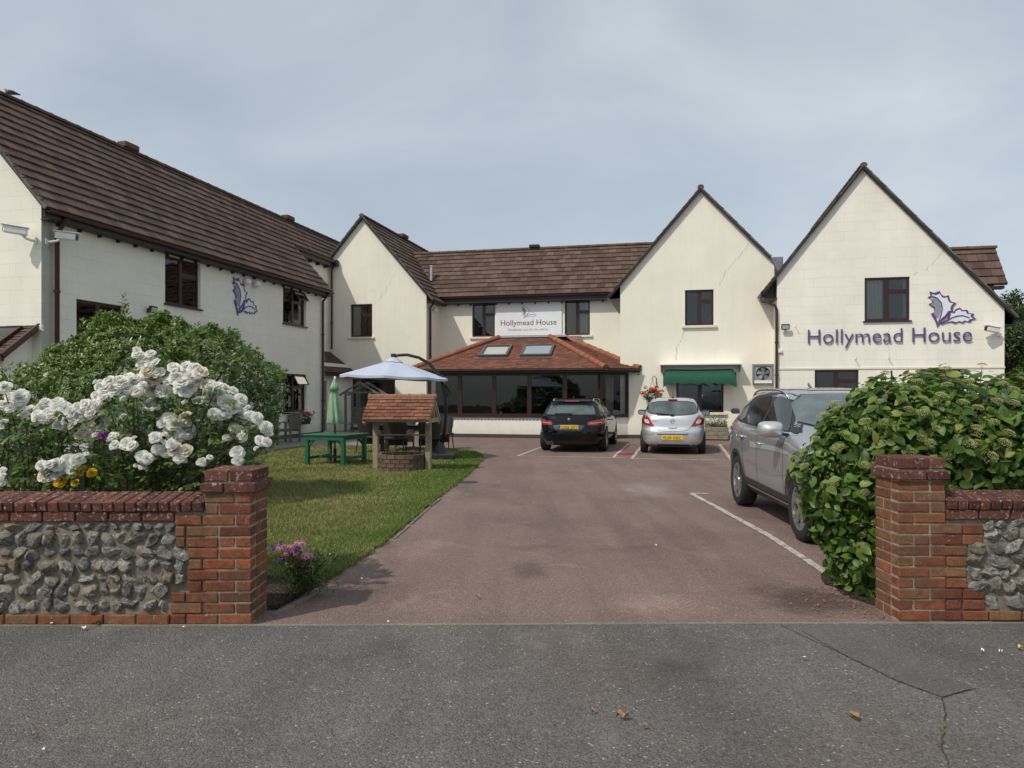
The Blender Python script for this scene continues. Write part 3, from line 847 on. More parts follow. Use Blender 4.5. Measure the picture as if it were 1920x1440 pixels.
def flints(parent, x0, x1, z0, z1, yf, rr, bound=None):
    z = z0
    while z < z1 - 0.04:
        h = rr.uniform(0.06, 0.105)
        if z + h > z1 - 0.03: h = z1 - z
        x = max(x0 - rr.uniform(0, 0.05), (bound(z + h/2)[0] if bound else -99))
        while x < x1 - 0.02:
            w = rr.uniform(0.055, 0.135)
            xm, xM_ = (x0, x1) if bound is None else bound(z + h/2)
            if x + w > xM_: w = max(0.04, xM_ - x)
            if x + w/2 > xm + 0.01 and w > 0.045 and x < xM_ - 0.03:
                o = obj_from_mesh('flint', FL[rr.randrange(12)], parent)
                hh = h * rr.uniform(0.82, 1.05)
                o.location = (x + w/2, yf + 0.022 + rr.uniform(-0.005, 0.016), z + h/2 + rr.uniform(-0.01, 0.01))
                o.scale = (w * 1.5, rr.uniform(0.095, 0.12), hh * 1.55)
                o.rotation_euler = (rr.uniform(-0.6, 0.6), rr.uniform(-0.7, 0.7), rr.uniform(-0.6, 0.6))
            # small chips fill the gaps between the large stones
            if rr.random() < 0.35 and x + w + 0.03 < xM_:
                o = obj_from_mesh('flint', FL[rr.randrange(12)], parent)
                o.location = (x + w + 0.006, yf + 0.03, z + rr.choice((0.01, h*0.95)))
                o.scale = (rr.uniform(0.03, 0.05), 0.05, rr.uniform(0.02, 0.035))
                o.rotation_euler = (rr.uniform(0, 3), rr.uniform(0, 3), rr.uniform(0, 3))
            x += w + 0.012
        z += h + 0.008

CH = 0.075
def boundary_wall(name, label, px0, px1, yf, ncourse, wx0, wx1, quoin, seed, side):
    """px: pier x-range; wx: run of wall; side: +1 when the wall lies to the pier's right"""
    root = thing(name, label, 'wall', (0, 0, 0))
    rr = random.Random(seed)
    D = 0.335
    # cores of mortar behind the bricks and flints
    ztop = ncourse*CH
    mb = MB(); mb.box(px0+.007, px1-.007, yf+.007, yf+D-.012, -0.05, ztop + 2*CH - .012); mb.build('mortar_core', M['mortar'], root)
    mb = MB()
    if side < 0: mb.box(wx0, px0+.012, yf+.018, yf+.225, -0.05, 0.80)
    else: mb.box(px1-.012, wx1, yf+.018, yf+.225, -0.05, 0.80)
    mb.build('mortar_core', M['flint_mortar'], root)
    bmat = M['wall_brick']
    B = 0.225; Hh = B/2
    for k in range(ncourse):
        z0 = k*CH; z1 = z0 + CH
        q = quoin(k)                 # how far the pier's brickwork reaches into the wall
        if q is None: q = 0.0
        x0, x1 = (px0 - q, px1) if side < 0 else (px0, px1 + q)
        # front face bricks in flemish-ish bond
        corner = px1 if side < 0 else px0
        sgn = -1 if side < 0 else 1
        x = corner; first = True
        end = x0 if side < 0 else x1
        toggle = k % 2
        seq = 0
        while abs(end - x) > 0.02:
            l = (Hh if (toggle and seq == 0) else B)
            if seq and rr.random() < 0.18: l = Hh
            rest = abs(end - x)
            if rest - l < 0.06: l = rest
            a, b = sorted((x, x + sgn*l))
            brick(root, a, b, yf, yf + 0.1, z0, z1, bmat, rr)
            x += sgn*l; seq += 1
        # the pier's drive-side face
        y = yf + 0.1; seq = 0
        while y < yf + D - 0.02:
            l = (0.1125 if (toggle == 0 and seq == 0) else 0.225)
            l = min(l, yf + D - y)
            if yf + D - y - l < 0.05: l = yf + D - y
            if side < 0: o = brick(root, px1 - 0.1, px1, y + .005, y + l - .005, z0, z1, bmat, rr, joint=0.010)
            else: o = brick(root, px0, px0 + 0.1, y + .005, y + l - .005, z0, z1, bmat, rr, joint=0.010)
            o.location.x += 0.004 if side < 0 else -0.004
            y += l; seq += 1
        # back row closes the pier
        brick(root, px0, px1, yf + D - 0.1 + 0.003, yf + D + 0.003, z0, z1, bmat, rr) if k % 2 else brick(root, px0 + .003, px1 - .003, yf + D - 0.1, yf + D, z0, z1, bmat, rr)
    # corbelled cap: a projecting course and a top course
    cb = M['coping_brick']
    e = 0.024
    z = ztop
    n = 0
    x = px0 - e
    for l in ((0.165, 0.218) if side < 0 else (0.218, 0.165)):
        brick(root, x, x + l, yf - e, yf + D + e, z, z + CH, cb, rr); x += l
    z += CH
    x = px0 - 0.002
    for l in ((0.17, 0.167) if side < 0 else (0.225, 0.112)):
        brick(root, x, x + l, yf - 0.002, yf + D + 0.002, z, z + CH + 0.01, cb, rr); x += l
    # the run of wall: base course, flint field, stretcher course, brick-on-edge coping
    def run(xa, xb, z0, z1, step, mat, y0, y1, off=0.0):
        x = xb if side < 0 else xa
        while (x > xa + 0.01) if side < 0 else (x < xb - 0.01):
            l = step
            a, b = (x - l, x) if side < 0 else (x, x + l)
            brick(root, a, b, y0, y1, z0, z1, mat, rr)
            x += -l if side < 0 else l
    b0 = quoin(0) or 0.0
    q9 = quoin(9) or 0.0
    if side < 0:
        run(wx0, px0 - b0, 0.0, CH, B, bmat, yf - 0.008, yf + 0.1)
        run(wx0, px0 - quoin(9), 9*CH + .025, 10*CH + .025, B, cb, yf - 0.004, yf + 0.22)
    else:
        run(px1 + b0, wx1, 0.0, CH, B, bmat, yf - 0.008, yf + 0.1)
        run(px1 + quoin(9), wx1, 9*CH + .025, 10*CH + .025, B, cb, yf - 0.004, yf + 0.22)
    zc = 10*CH + .03
    x = px0 - 0.001 if side < 0 else px1 + 0.001
    while (x > wx0) if side < 0 else (x < wx1):
        l = 0.0755
        a, b = (x - l, x) if side < 0 else (x, x + l)
        o = brick(root, a, b, yf - 0.022, yf + 0.235, zc, zc + 0.075, cb, rr, joint=0.008, tilt=0.17)
        o.location.z += 0.012 + rr.uniform(-0.003, 0.003)
        x += -l if side < 0 else l
    # flints
    fz0, fz1 = CH + 0.012, 9*CH + 0.018
    if side < 0:
        flints(root, wx0, px0, fz0, fz1, yf, rr, lambda z: (wx0, px0 - (quoin(int(z/CH)) or 0) - 0.004))
    else:
        flints(root, px1, wx1, fz0, fz1, yf, rr, lambda z: (px1 + (quoin(int(z/CH)) or 0) + 0.004, wx1))
    return root

def q_left(k):
    if k in (1, 2): return 0.235
    if 3 <= k <= 6: return 0.118
    if k == 0: return 0.235
    if k in (7, 8): return 0.2
    if k == 9: return 0.2
    return 0.0
def q_right(k):
    if k == 0: return 0.30
    if k in (1, 2): return 0.275
    if 3 <= k <= 6: return 0.15
    if k in (7, 8): return 0.26
    if k == 9: return 0.0
    return 0.0
boundary_wall('boundary_wall', 'brick and flint wall with square pier below white roses', -2.10, -1.775, 5.09, 12, -4.6, -1.775, q_left, 11, -1)
boundary_wall('boundary_wall', 'brick and flint wall with chipped pier beneath green hydrangea', 2.674, 3.01, 5.175, 13, 2.674, 5.0, q_right, 12, 1)
# ---------------------------------------------------------------- the care home
HOME = thing('care_home', 'cream rendered two-storey care home with brown tiled gables behind the drive', 'building', (OX, OY, 0), -TH)

def wall_sheet(outline, holes, fix, plane, thick, out, mat, name='wall', parent=HOME, reveal=0.13):
    """a wall in the plane a=fix ('a') or b=fix ('b') of the building; outline and holes in (along, z); out = +1/-1 outward side"""
    def P(h, z, d):
        o = fix - out * d
        return (o, h, z) if plane == 'a' else (h, o, z)
    loops = [outline] + [[(h0, z0), (h1, z0), (h1, z1), (h0, z1)] for h0, h1, z0, z1 in holes]
    flat = [p for l in loops for p in l]
    tris = tessellate_polygon([[Vector((h, z, 0)) for h, z in l] for l in loops])
    n = len(flat)
    vs = [P(h, z, 0) for h, z in flat] + [P(h, z, thick) for h, z in flat]
    fs = [tuple(t) for t in tris] + [tuple(n+i for i in reversed(t)) for t in tris]
    k = 0
    for l in loops:
        m = len(l)
        for i in range(m):
            a = k + i; b = k + (i+1) % m
            fs.append((a, b, b+n, a+n))
        k += m
    mb = MB(); mb.add(vs, fs)
    return mb.build(name, mat, parent)

def window(plane, fix, out, h0, h1, z0, z1, layout='std', sill='stone', inset=0.09, flip=False, room='interior_dark', curtain=None, opener=0.0, name='window', depth=2.4, parent=HOME, frame='rosewood', fw=0.06, glass='window_glass'):
    """frame with its panes, sill and the dim room behind it"""
    def P(h, z, d):
        o = fix - out * d
        return Vector((o, h, z)) if plane == 'a' else Vector((h, o, z))
    def fbox(mb, a0, a1, c0, c1, d0, d1):
        p, q = P(a0, c0, d0), P(a1, c1, d1)
        lo = [min(p[i], q[i]) for i in range(3)]; hi = [max(p[i], q[i]) for i in range(3)]
        mb.box(lo[0], hi[0], lo[1], hi[1], lo[2], hi[2])
    if flip: X = lambda t: h1 - t*(h1-h0)
    else: X = lambda t: h0 + t*(h1-h0)
    d0, d1 = inset, inset + 0.07
    mb = MB()
    fbox(mb, h0, h1, z0, z0+fw, d0, d1); fbox(mb, h0, h1, z1-fw, z1, d0+.001, d1-.001)
    fbox(mb, h0, h0+fw, z0+fw, z1-fw, d0+.002, d1-.002); fbox(mb, h1-fw, h1, z0+fw, z1-fw, d0+.002, d1-.002)
    panes = []
    def hbar(a, b, z, w=fw): fbox(mb, min(a, b), max(a, b), z-w/2, z+w/2, d0+.003, d1-.003)
    def vbar(x, za, zb, w=fw): fbox(mb, x-w/2, x+w/2, za, zb, d0+.0015, d1-.0015)
    if layout == 'std':            # one tall light, and one with a small vent above
        xm = X(0.5); vbar(xm, z0+fw, z1-fw, fw*1.5)
        zv = z1 - (z1-z0)*0.33; hbar(xm, X(1.0), zv, fw*1.3)
        panes = [(X(0), xm, z0, z1), (xm, X(1), z0, zv), (xm, X(1), zv, z1)]
    elif layout == 'two':
        xm = X(0.5); vbar(xm, z0+fw, z1-fw, fw*1.5)
        panes = [(X(0), xm, z0, z1), (xm, X(1), z0, z1)]
    elif layout == 'one':
        panes = [(X(0), X(1), z0, z1)]
    elif layout == 'three':
        for tt in (1/3, 2/3): vbar(X(tt), z0+fw, z1-fw, fw*1.4)
        panes = [(X(0), X(1/3), z0, z1), (X(1/3), X(2/3), z0, z1), (X(2/3), X(1), z0, z1)]
    o = mb.build(name, M[frame], parent)
    for i, (a, b, c, d) in enumerate(panes):
        a, b = min(a, b)+fw*0.6, max(a, b)-fw*0.6
        c += fw*0.6; d -= fw*0.6
        if opener and i == 2:
            # the vent stands open, hinged at its top
            dz = d - c; s = math.sin(opener)*dz; cz = d - math.cos(opener)*dz
            m2 = MB()
            pts = [P(a-.02, d, d0), P(b+.02, d, d0), P(b+.02, cz, d0-s), P(a-.02, cz, d0-s)]
            for p, q in ((0, 1), (1, 2), (2, 3), (3, 0)): m2.bar(pts[p], pts[q], 0.05, 0.035)
            m2.build('vent', M[frame], o)
            m3 = MB(); m3.add(pts, [(0, 1, 2, 3)]); m3.build('pane', M[glass], o)
            continue
        # each leaf has its own slim sash
        m2 = MB(); w2 = 0.035
        for (x0_, x1_, y0_, y1_) in ((a, b, c, c+w2), (a, b, d-w2, d), (a, a+w2, c+w2, d-w2), (b-w2, b, c+w2, d-w2)):
            fbox(m2, x0_, x1_, y0_, y1_, d0+0.006, d1-0.02)
        m2.build('sash', M[frame], o)
        m3 = MB(); fbox(m3, a+w2*0.5, b-w2*0.5, c+w2*0.5, d-w2*0.5, d0+0.026, d0+0.032)
        m3.build('pane', M[glass], o)
    if sill == 'stone':
        mb = MB(); fbox(mb, h0-0.11, h1+0.11, z0-0.085, z0-0.002, -0.085, 0.10); mb.build('sill', M['sill_paint'], o)
    elif sill == 'brown':
        mb = MB(); fbox(mb, h0-0.05, h1+0.05, z0-0.045, z0-0.003, -0.06, 0.10); mb.build('sill', M[frame], o)
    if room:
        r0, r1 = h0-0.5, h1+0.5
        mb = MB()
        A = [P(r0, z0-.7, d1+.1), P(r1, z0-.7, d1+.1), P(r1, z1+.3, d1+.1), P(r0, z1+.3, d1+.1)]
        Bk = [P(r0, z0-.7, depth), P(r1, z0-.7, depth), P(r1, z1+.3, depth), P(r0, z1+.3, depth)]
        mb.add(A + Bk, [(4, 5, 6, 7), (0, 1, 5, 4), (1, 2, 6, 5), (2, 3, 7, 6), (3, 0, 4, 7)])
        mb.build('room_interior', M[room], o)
    if curtain:
        for (c0, c1, cm) in curtain:
            mb = MB(); n = 14; vs = []; fs = []
            for i in range(n+1):
                x = h0 + (h1-h0) * (c0 + (c1-c0)*i/n); d = d1 + 0.05 + 0.025*math.sin(i*2.1)
                vs += [P(x, z0-.1, d), P(x, z1+.05, d)]
                if i: fs.append((2*i-2, 2*i, 2*i+1, 2*i-1))
            mb.add(vs, fs); mb.build('curtain', M[cm], o)
    return o

# --- tiled roof slopes -------------------------------------------------------
def clip_poly(sub, clip):
    """convex clip, 2d"""
    out = sub
    n = len(clip)
    for i in range(n):
        ax, ay = clip[i]; bx, by = clip[(i+1) % n]
        inp = out; out = []
        if not inp: break
        side = lambda p: (bx-ax)*(p[1]-ay) - (by-ay)*(p[0]-ax)
        for j in range(len(inp)):
            p, q = inp[j-1], inp[j]
            sp, sq = side(p), side(q)
            if sq >= 0:
                if sp < 0: t_ = sp/(sp-sq); out.append((p[0]+(q[0]-p[0])*t_, p[1]+(q[1]-p[1])*t_))
                out.append(q)
            elif sp >= 0:
                t_ = sp/(sp-sq); out.append((p[0]+(q[0]-p[0])*t_, p[1]+(q[1]-p[1])*t_))
    return out
def area2(p): return 0.5*sum(p[i-1][0]*p[i][1]-p[i][0]*p[i-1][1] for i in range(len(p)))

def slope(eave0, eave1, polys, gauge, width, thick, mat, name='roof', parent=HOME, split=0, near=None, seed=0, deck=True, jit=0.004, tname='tile', bond=0.5, deckmat=None):
    """a roof slope. eave0-eave1 is the eave line (3d, left to right seen from outside), polys: convex outlines in
    (along, up-slope) metres. Tiles are thin wedges clipped to the outlines."""
    rr = random.Random(seed)
    e0, e1 = Vector(eave0), Vector(eave1)
    ax = (e1 - e0).normalized()
    upv = Vector(polys[0][1])
    n = ax.cross(upv).normalized()
    if n.z < 0: n = -n
    def P(u, v, h): return e0 + ax*u + upv*v + n*h
    mb = MB()
    tiles = []
    for poly in polys[1:]:
        if area2(poly) < 0: poly = poly[::-1]
        us = [p[0] for p in poly]; vs_ = [p[1] for p in poly]
        if deck:
            m = len(poly)
            mb.add([P(u, v, 0.0) for u, v in poly] + [P(u, v, -0.06) for u, v in poly], [tuple(range(m)), tuple(range(2*m-1, m-1, -1))] + [(i, (i+1) % m, (i+1) % m + m, i+m) for i in range(m)])
        r0 = math.floor(min(vs_)/gauge); r1 = math.ceil(max(vs_)/gauge)
        c0 = math.floor(min(us)/width) - 1; c1 = math.ceil(max(us)/width) + 1
        for r_ in range(r0, r1):
            off = (r_ % 2) * width * bond
            for c_ in range(c0, c1):
                x0 = c_*width + off + 0.004; x1 = x0 + width - 0.008
                v0 = r_*gauge; v1 = v0 + gauge
                rect = [(x0, v0), (x1, v0), (x1, v1), (x0, v1)]
                cl = clip_poly(rect, poly)
                if len(cl) < 3 or abs(area2(cl)) < 0.0008: continue
                full = len(cl) == 4 and abs(abs(area2(cl)) - (x1-x0)*gauge) < 1e-5
                tiles.append((cl, v0, full, (x0+x1)/2))
    if deck:
        root = mb.build(name, deckmat or M['fascia'], parent)
    else:
        root = parent
    hfun = lambda v, v0, d: (thick*2.1 - thick*1.5*(v-v0)/gauge) + d
    chosen = set()
    if split:
        order = sorted((i for i, t_ in enumerate(tiles) if t_[2]), key=lambda i: (P(tiles[i][3], tiles[i][1], 0) - near).length)
        chosen = set(order[:split])
        wm = width - 0.008
        m2 = MB()
        vs = [Vector((-wm/2, 0, 0)), Vector((wm/2, 0, 0)), Vector((wm/2, gauge, 0)), Vector((-wm/2, gauge, 0))]
        top = [Vector((q.x, q.y, hfun(q.y, 0, 0))) for q in vs]
        bme = bpy.data.meshes.new(tname)
        bme.from_pydata(vs + top, [], [(4, 5, 6, 7), (0, 1, 5, 4), (1, 2, 6, 5), (3, 0, 4, 7), (2, 3, 7, 6)])
        bme.materials.append(mat)
    rest = MB()
    for i, (cl, v0, full, xm) in enumerate(tiles):
        dj = rr.uniform(-jit, jit)
        if i in chosen:
            B_ = Matrix((ax, upv, n)).transposed().to_4x4()
            B_.translation = P(xm, v0, dj)
            o = obj_from_mesh(tname, bme, root, B_)
            continue
        m = len(cl)
        rest.add([P(u, v, hfun(v, v0, dj)) for u, v in cl] + [P(u, v, -0.001) for u, v in cl],
                 [tuple(range(m))] + [(k, k+m, (k+1) % m + m, (k+1) % m) for k in range(m)])
    if rest.v:
        o = rest.build('roof_tiles' if tname == 'tile' else tname + 's', mat, root)
        o['kind'] = 'stuff'
    return root, P

RIDGE_ME = {}
def ridge_run(p, q, parent, mat, r=0.105, seg=0.45, name='ridge_tile', drop=0.0, sag=0.25):
    """half-round cap tiles laid end to end from p to q, slightly lapped"""
    p, q = Vector(p), Vector(q)
    L = (q-p).length; n = max(1, round(L/seg)); sl = L/n
    key = (round(r, 3), round(sl, 3), mat.name)
    if key not in RIDGE_ME:
        mb = MB(); k = 10; vs = []; fs = []
        for s_, rr_ in ((0, r*1.06), (0.05, r*1.06), (0.052, r*0.97), (sl+.03, r*0.94)):
            for i in range(k+1):
                an = math.pi*(-0.10 + 1.20*i/k)
                vs.append((s_, rr_*math.cos(an), rr_*math.sin(an)*0.85))
        for j in range(3):
            for i in range(k):
                a = j*(k+1)+i; fs.append((a, a+1, a+k+2, a+k+1))
        fs.append(tuple(range(k+1))); fs.append(tuple(3*(k+1)+i for i in reversed(range(k+1))))
        me = bpy.data.meshes.new(name); me.from_pydata(vs, [], fs); me.materials.append(mat); me.shade_smooth(); me.set_sharp_from_angle(angle=R(40))
        RIDGE_ME[key] = me
    d = (q-p).normalized(); up = Vector((0, 0, 1)); s = up.cross(d).normalized(); u = d.cross(s)
    B_ = Matrix((d, s, u)).transposed().to_4x4()
    for i in range(n):
        B_.translation = p + d*(i*sl)
        obj_from_mesh(name, RIDGE_ME[key], parent, B_.copy())

def pipe(pts, r=0.04, mat='brown_pipe', name='downpipe', brackets=True):
    mb = MB(); mb.tube(pts, r, 10)
    if brackets:
        for i in range(len(pts)-1):
            p, q = Vector(pts[i]), Vector(pts[i+1])
            if abs((q-p).normalized().z) > 0.9 and (q-p).length > 1.0:
                k = int((q-p).length/1.4)
                for j in range(1, k+1):
                    c_ = p.lerp(q, j/(k+1)); mb.lathe([(r*1.05, -.03), (r*1.35, -.03), (r*1.35, .03), (r*1.05, .03)], 10, Matrix.Translation(c_))
    return mb.build(name, M[mat], HOME, smooth=True, sharp=40)

def gutter(p, q, out, r=0.06, mat='brown_pipe', name='gutter'):
    """open half-round channel"""
    p, q = Vector(p), Vector(q); d = (q-p).normalized(); o = Vector(out)
    mb = MB(); vs = []; fs = []; k = 8
    for e in (p, q):
        for rr_ in (r, r*0.86):
            for i in range(k+1):
                an = math.pi*(1 + i/k)
                vs.append(e + o*(rr_*math.cos(an)) + Vector((0, 0, rr_*math.sin(an))))
    m = k+1
    for i in range(k):
        fs += [(i, i+1, 2*m+i+1, 2*m+i), (m+i, 3*m+i, 3*m+i+1, m+i+1), (i, m+i, m+i+1, i+1), (2*m+i, 2*m+i+1, 3*m+i+1, 3*m+i)]
    fs += [(0, 2*m, 3*m, m), (m-1, 2*m-1, 4*m-1, 3*m-1)]
    mb.add(vs, fs)
    return mb.build(name, M[mat], HOME)

def verge(p, q, w=0.06, h=0.10, name='verge', mat='verge_mortar', clips=None):
    """mortared edge board under the tile ends of a gable, with its tile clips"""
    mb = MB(); mb.bar(p, q, w, h)
    o = mb.build(name, M[mat], HOME)
    return o

TG, TW, TT = 0.335, 0.325, 0.027     # tile gauge, width, thickness

# ===== left wing ============================================================
NB, FB = -13.1, 0.15                     # its near and far ends
EZ, EA = 5.64, 0.33                      # eave
RA, RZ = -2.72, 9.02                     # ridge
SLN = math.hypot(EA-RA, RZ-EZ); UPL = ((RA-EA)/SLN, 0, (RZ-EZ)/SLN)
ztop = lambda a: EZ + (EA-a)*(RZ-EZ)/(EA-RA) - 0.08
lw_holes = [(-9.05, -7.5, 4.08, 5.42), (-2.85, -1.18, 4.12, 5.42), (-12.12, -10.6, 2.45, 3.82), (-2.85, -1.14, 0.93, 2.33)]
wall_sheet([(NB+.001, 0), (FB, 0), (FB, ztop(0)), (NB+.001, ztop(0))], lw_holes, 0.0, 'a', 0.3, 1, M['cream_blocks'])
wall_sheet([(-5.44, 0), (0.0, 0), (0.0, ztop(0)), (RA, ztop(RA)), (-5.44, ztop(0))], [], NB, 'b', 0.3, -1, M['cream_blocks'])
wall_sheet([(-1.6, 0), (-0.301, 0), (-0.301, ztop(-.301)), (-1.6, ztop(-1.6))], [], FB, 'b', 0.3, 1, M['cream_render'])
wall_sheet([(0.15, 0), (4.0, 0), (4.0, 7.5), (0.15, 7.5)], [], -1.63, 'a', 0.3, 1, M['cream_render'])
window('a', 0.0, 1, -9.05, -7.5, 4.08, 5.42, 'std', 'brown', curtain=[(0.0, 0.12, 'curtain_white')])
window('a', 0.0, 1, -2.85, -1.18, 4.12, 5.42, 'std', 'brown', opener=0.6)
window('a', 0.0, 1, -12.12, -10.6, 2.45, 3.82, 'two', 'brown', curtain=[(0.32, 0.40, 'curtain_white')])
window('a', 0.0, 1, -2.85, -1.14, 0.93, 2.33, 'std', 'brown', opener=0.5, curtain=[(0.3, 0.4, 'curtain_white')])
CAM = Vector((0, 0, EYE)); CAML = Vector(((CAM.x-OX)*cT - (CAM.y-OY)*sT, (CAM.x-OX)*sT + (CAM.y-OY)*cT, EYE))
b0, b1, b2 = NB-0.22, FB+0.2, 9.0
SA = (EA-(-1.42))/(EA-RA)*SLN            # where the slope stops over the set-back wall
roofL, PL = slope((EA, b0, EZ), (EA, b1, EZ), [(0, UPL), [(0, 0), (b1-b0, 0), (b1-b0, SLN), (0, SLN)], [(b1-b0+.002, SA), (b2-b0, SA), (b2-b0, SLN), (b1-b0+.002, SLN)]], TG, TW, TT, M['brown_tile'], split=300, near=CAML, seed=1)
UPL2 = (-UPL[0], 0, UPL[2])
EA2 = 2*RA-EA
slope((EA2, b2, EZ), (EA2, b0, EZ), [(0, UPL2), [(0, 0), (b2-b0, 0), (b2-b0, SLN), (0, SLN)]], TG, TW, TT, M['brown_tile'], seed=2)
ridge_run((RA, b0, RZ+.03), (RA, b2-.5, RZ+.03), roofL, M['ridge_brown'])
for bb in (-7.2, 2.3):      # ridge vents
    mb = MB(); mb.bbox(RA-.17, RA+.17, bb-.3, bb+.3, RZ+.06, RZ+.24, 0.03); mb.build('ridge_vent', M['ridge_brown'], roofL)
gutter((EA+.02, b0+.05, EZ-.03), (EA+.02, b1, EZ-.03), (1, 0, 0))
mb = MB(); mb.box(EA-.10, EA-.06, b0+.04, b1-.02, EZ-.19, EZ-.04); mb.box(0.0, EA-.11, b0+.2, b1-.02, EZ-.20, EZ-.17)
for i in range(22): mb.box(0.002, 0.10, NB+.4+i*.61, NB+.44+i*.61, EZ-.26, EZ-.205)
mb.build('fascia', M['fascia'], HOME)
mb = MB(); mb.box(-1.40, -1.36, b1, 3.95, 7.28, 7.52); mb.box(-1.62, -1.41, b1, 3.95, 7.27, 7.30)
for i in range(5): mb.box(-1.62, -1.45, .6+i*.7, .66+i*.7, 7.17, 7.268)
mb.build('fascia', M['fascia'], HOME)
gutter((-1.30, b1, 7.50), (-1.30, 3.95, 7.50), (1, 0, 0))
verge((EA, b0+.05, EZ+.0), (RA, b0+.05, RZ+.0), 0.10, 0.07)
verge((EA, b1-.05, EZ+.0), (-1.42, b1-.05, EZ+(EA+1.42)*(RZ-EZ)/(EA-RA)), 0.10, 0.07)
pipe([(EA+.02, NB+.35, EZ-.08), (0.08, NB+.35, EZ-.45), (0.075, NB+.35, 0.05)], 0.05)
pipe([(EA+.02, 0.02, EZ-.08), (0.08, 0.02, EZ-.42), (0.075, 0.02, 0.05)], 0.045)
pipe([(-1.30, 3.9, 7.42), (-1.48, 3.9, 7.15), (-1.48, 3.9, 3.6)], 0.045)
mb = MB(); mb.bbox(-1.42, -1.16, 3.78, 3.98, 7.30, 7.58, .02); mb.build('rainwater_hopper', M['fascia'], HOME)
plain('plinth_white', (0.8, 0.77, 0.7), 0.7)
mb = MB(); mb.tube([(0.06, FB-.03, 0), (0.06, FB-.03, 5.2)], 0.02, 6); mb.build('cable_conduit', M['white_plastic'], HOME)
# tile clips along the near verge
mb = MB()
for i in range(13):
    s = (i+.5)/13; mb.box(EA+(RA-EA)*s-.03, EA+(RA-EA)*s+.03, b0-.015, b0+.05, EZ+(RZ-EZ)*s+.05, EZ+(RZ-EZ)*s+.075)
mb.build('tile_clips', M['gutter_grey'], HOME)

# porch on the near gable
slope((-5.0, NB-0.9, 2.42), (-0.05, NB-0.9, 2.42), [(0, (0, 0.80, 0.60)), [(0, 0), (4.95, 0), (4.95, 1.12), (0, 1.12)]], 0.11, 0.17, 0.012, M['brown_tile'], seed=3)
mb = MB(); mb.box(-2.2, -0.42, NB-.62, NB-.60, 2.72, 2.75); mb.bar((-2.2, NB-.75, 2.60), (-0.38, NB-.75, 2.60), .07); mb.bar((-2.2, NB-.15, 3.05), (-0.38, NB-.15, 3.05), .07)
mb.bar((-0.40, NB-.78, 2.60), (-0.40, NB-.12, 3.07), .07); mb.build('rooflight_frame', M['rosewood'], HOME)
mb = MB(); mb.bar((-1.3, NB-.74, 2.61), (-1.3, NB-.16, 3.06), 1.75, .02); mb.build('rooflight_pane', M['window_glass'], HOME)
mb = MB(); mb.box(-5.0, -0.03, NB-.98, NB-.90, 2.28, 2.40); mb.bar((-0.03, NB-.95, 2.38), (-0.03, NB-.01, 3.1), .06, .12); mb.build('fascia', M['brown_pipe'], HOME)
wall_sheet([(NB-.72, 0), (NB-.001, 0), (NB-.001, 2.9), (NB-.72, 2.4)], [], -0.25, 'a', 0.2, 1, M['white_render'])
wall_sheet([(-5.0, 0), (-0.4501, 0), (-0.4501, 2.35), (-5.0, 2.35)], [(-3.4, -1.2, 0.9, 2.1)], NB-.72, 'b', 0.2, -1, M['white_render'])
window('b', NB-.72, -1, -3.4, -1.2, 0.9, 2.1, 'two', 'brown', depth=0.65)

# ===== second gable ========================================================
BB = 4.0; BA, BZ = -0.03, 9.48; BR_A, BR_Z = 2.95, 6.06
bs = (BZ-BR_Z)/(BR_A-BA)
wall_sheet([(-1.63, 0), (BR_A, 0), (BR_A, BR_Z-.04), (BA, BZ-.10), (-1.63, BZ-.10-bs*1.6)], [(-0.62, 0.42, 4.14, 5.60), (-0.55, 1.50, 0.35, 2.28)], BB, 'b', 0.3, -1, M['cream_render'])
wall_sheet([(BB+.001, 0), (5.9, 0), (5.9, BR_Z-.05), (BB+.001, BR_Z-.05)], [], BR_A, 'a', 0.3, 1, M['cream_render'])
window('b', BB, -1, -0.62, 0.42, 4.14, 5.60, 'std', 'stone', curtain=[(0.05, 0.42, 'curtain_white')])
window('b', BB, -1, -0.55, 1.50, 0.35, 2.28, 'three', 'brown', curtain=[(0.05, 0.16, 'curtain_white'), (0.3, 0.36, 'curtain_white')])
up = Vector((BA-3.27, 0, (3.27-BA)*bs)).normalized(); Lb = math.hypot(3.27-BA, (3.27-BA)*bs)
eb0 = BB-0.16
roofB, _ = slope((3.27, eb0, BZ-(3.27-BA)*bs), (3.27, 13, BZ-(3.27-BA)*bs), [(0, up), [(0, 0), (13-eb0, 0), (13-eb0, Lb), (0, Lb)]], TG, TW, TT, M['brown_tile'], seed=4)
up2 = Vector((-up.x, 0, up.z))
slope((BA*2-2.2, 13, BZ-(2.2-BA)*bs), (BA*2-2.2, eb0, BZ-(2.2-BA)*bs), [(0, up2), [(0, 0), (13-eb0, 0), (13-eb0, (2.2-BA)*Lb/(3.27-BA)), (0, (2.2-BA)*Lb/(3.27-BA))]], TG, TW, TT, M['brown_tile'], seed=5)
ridge_run((BA, eb0, BZ+.03), (BA, 12.9, BZ+.03), roofB, M['ridge_brown'])
mb = MB(); mb.bbox(BA-.17, BA+.17, 8.6, 9.3, BZ+.07, BZ+.24, .03); mb.build('ridge_vent', M['ridge_brown'], roofB)
verge((3.27, eb0+.05, BZ-(3.27-BA)*bs), (BA, eb0+.05, BZ), 0.10, 0.08)
verge((BA-1.6, eb0+.05, BZ-1.6*bs), (BA, eb0+.051, BZ), 0.10, 0.08)
mb = MB()
for i in range(13):
    s = (i+.5)/13; mb.box(3.27+(BA-3.27)*s-.03, 3.27+(BA-3.27)*s+.03, eb0-.012, eb0+.05, BZ-(3.27-BA)*bs*(1-s)+.05, BZ-(3.27-BA)*bs*(1-s)+.075)
mb.build('tile_clips', M['gutter_grey'], HOME)
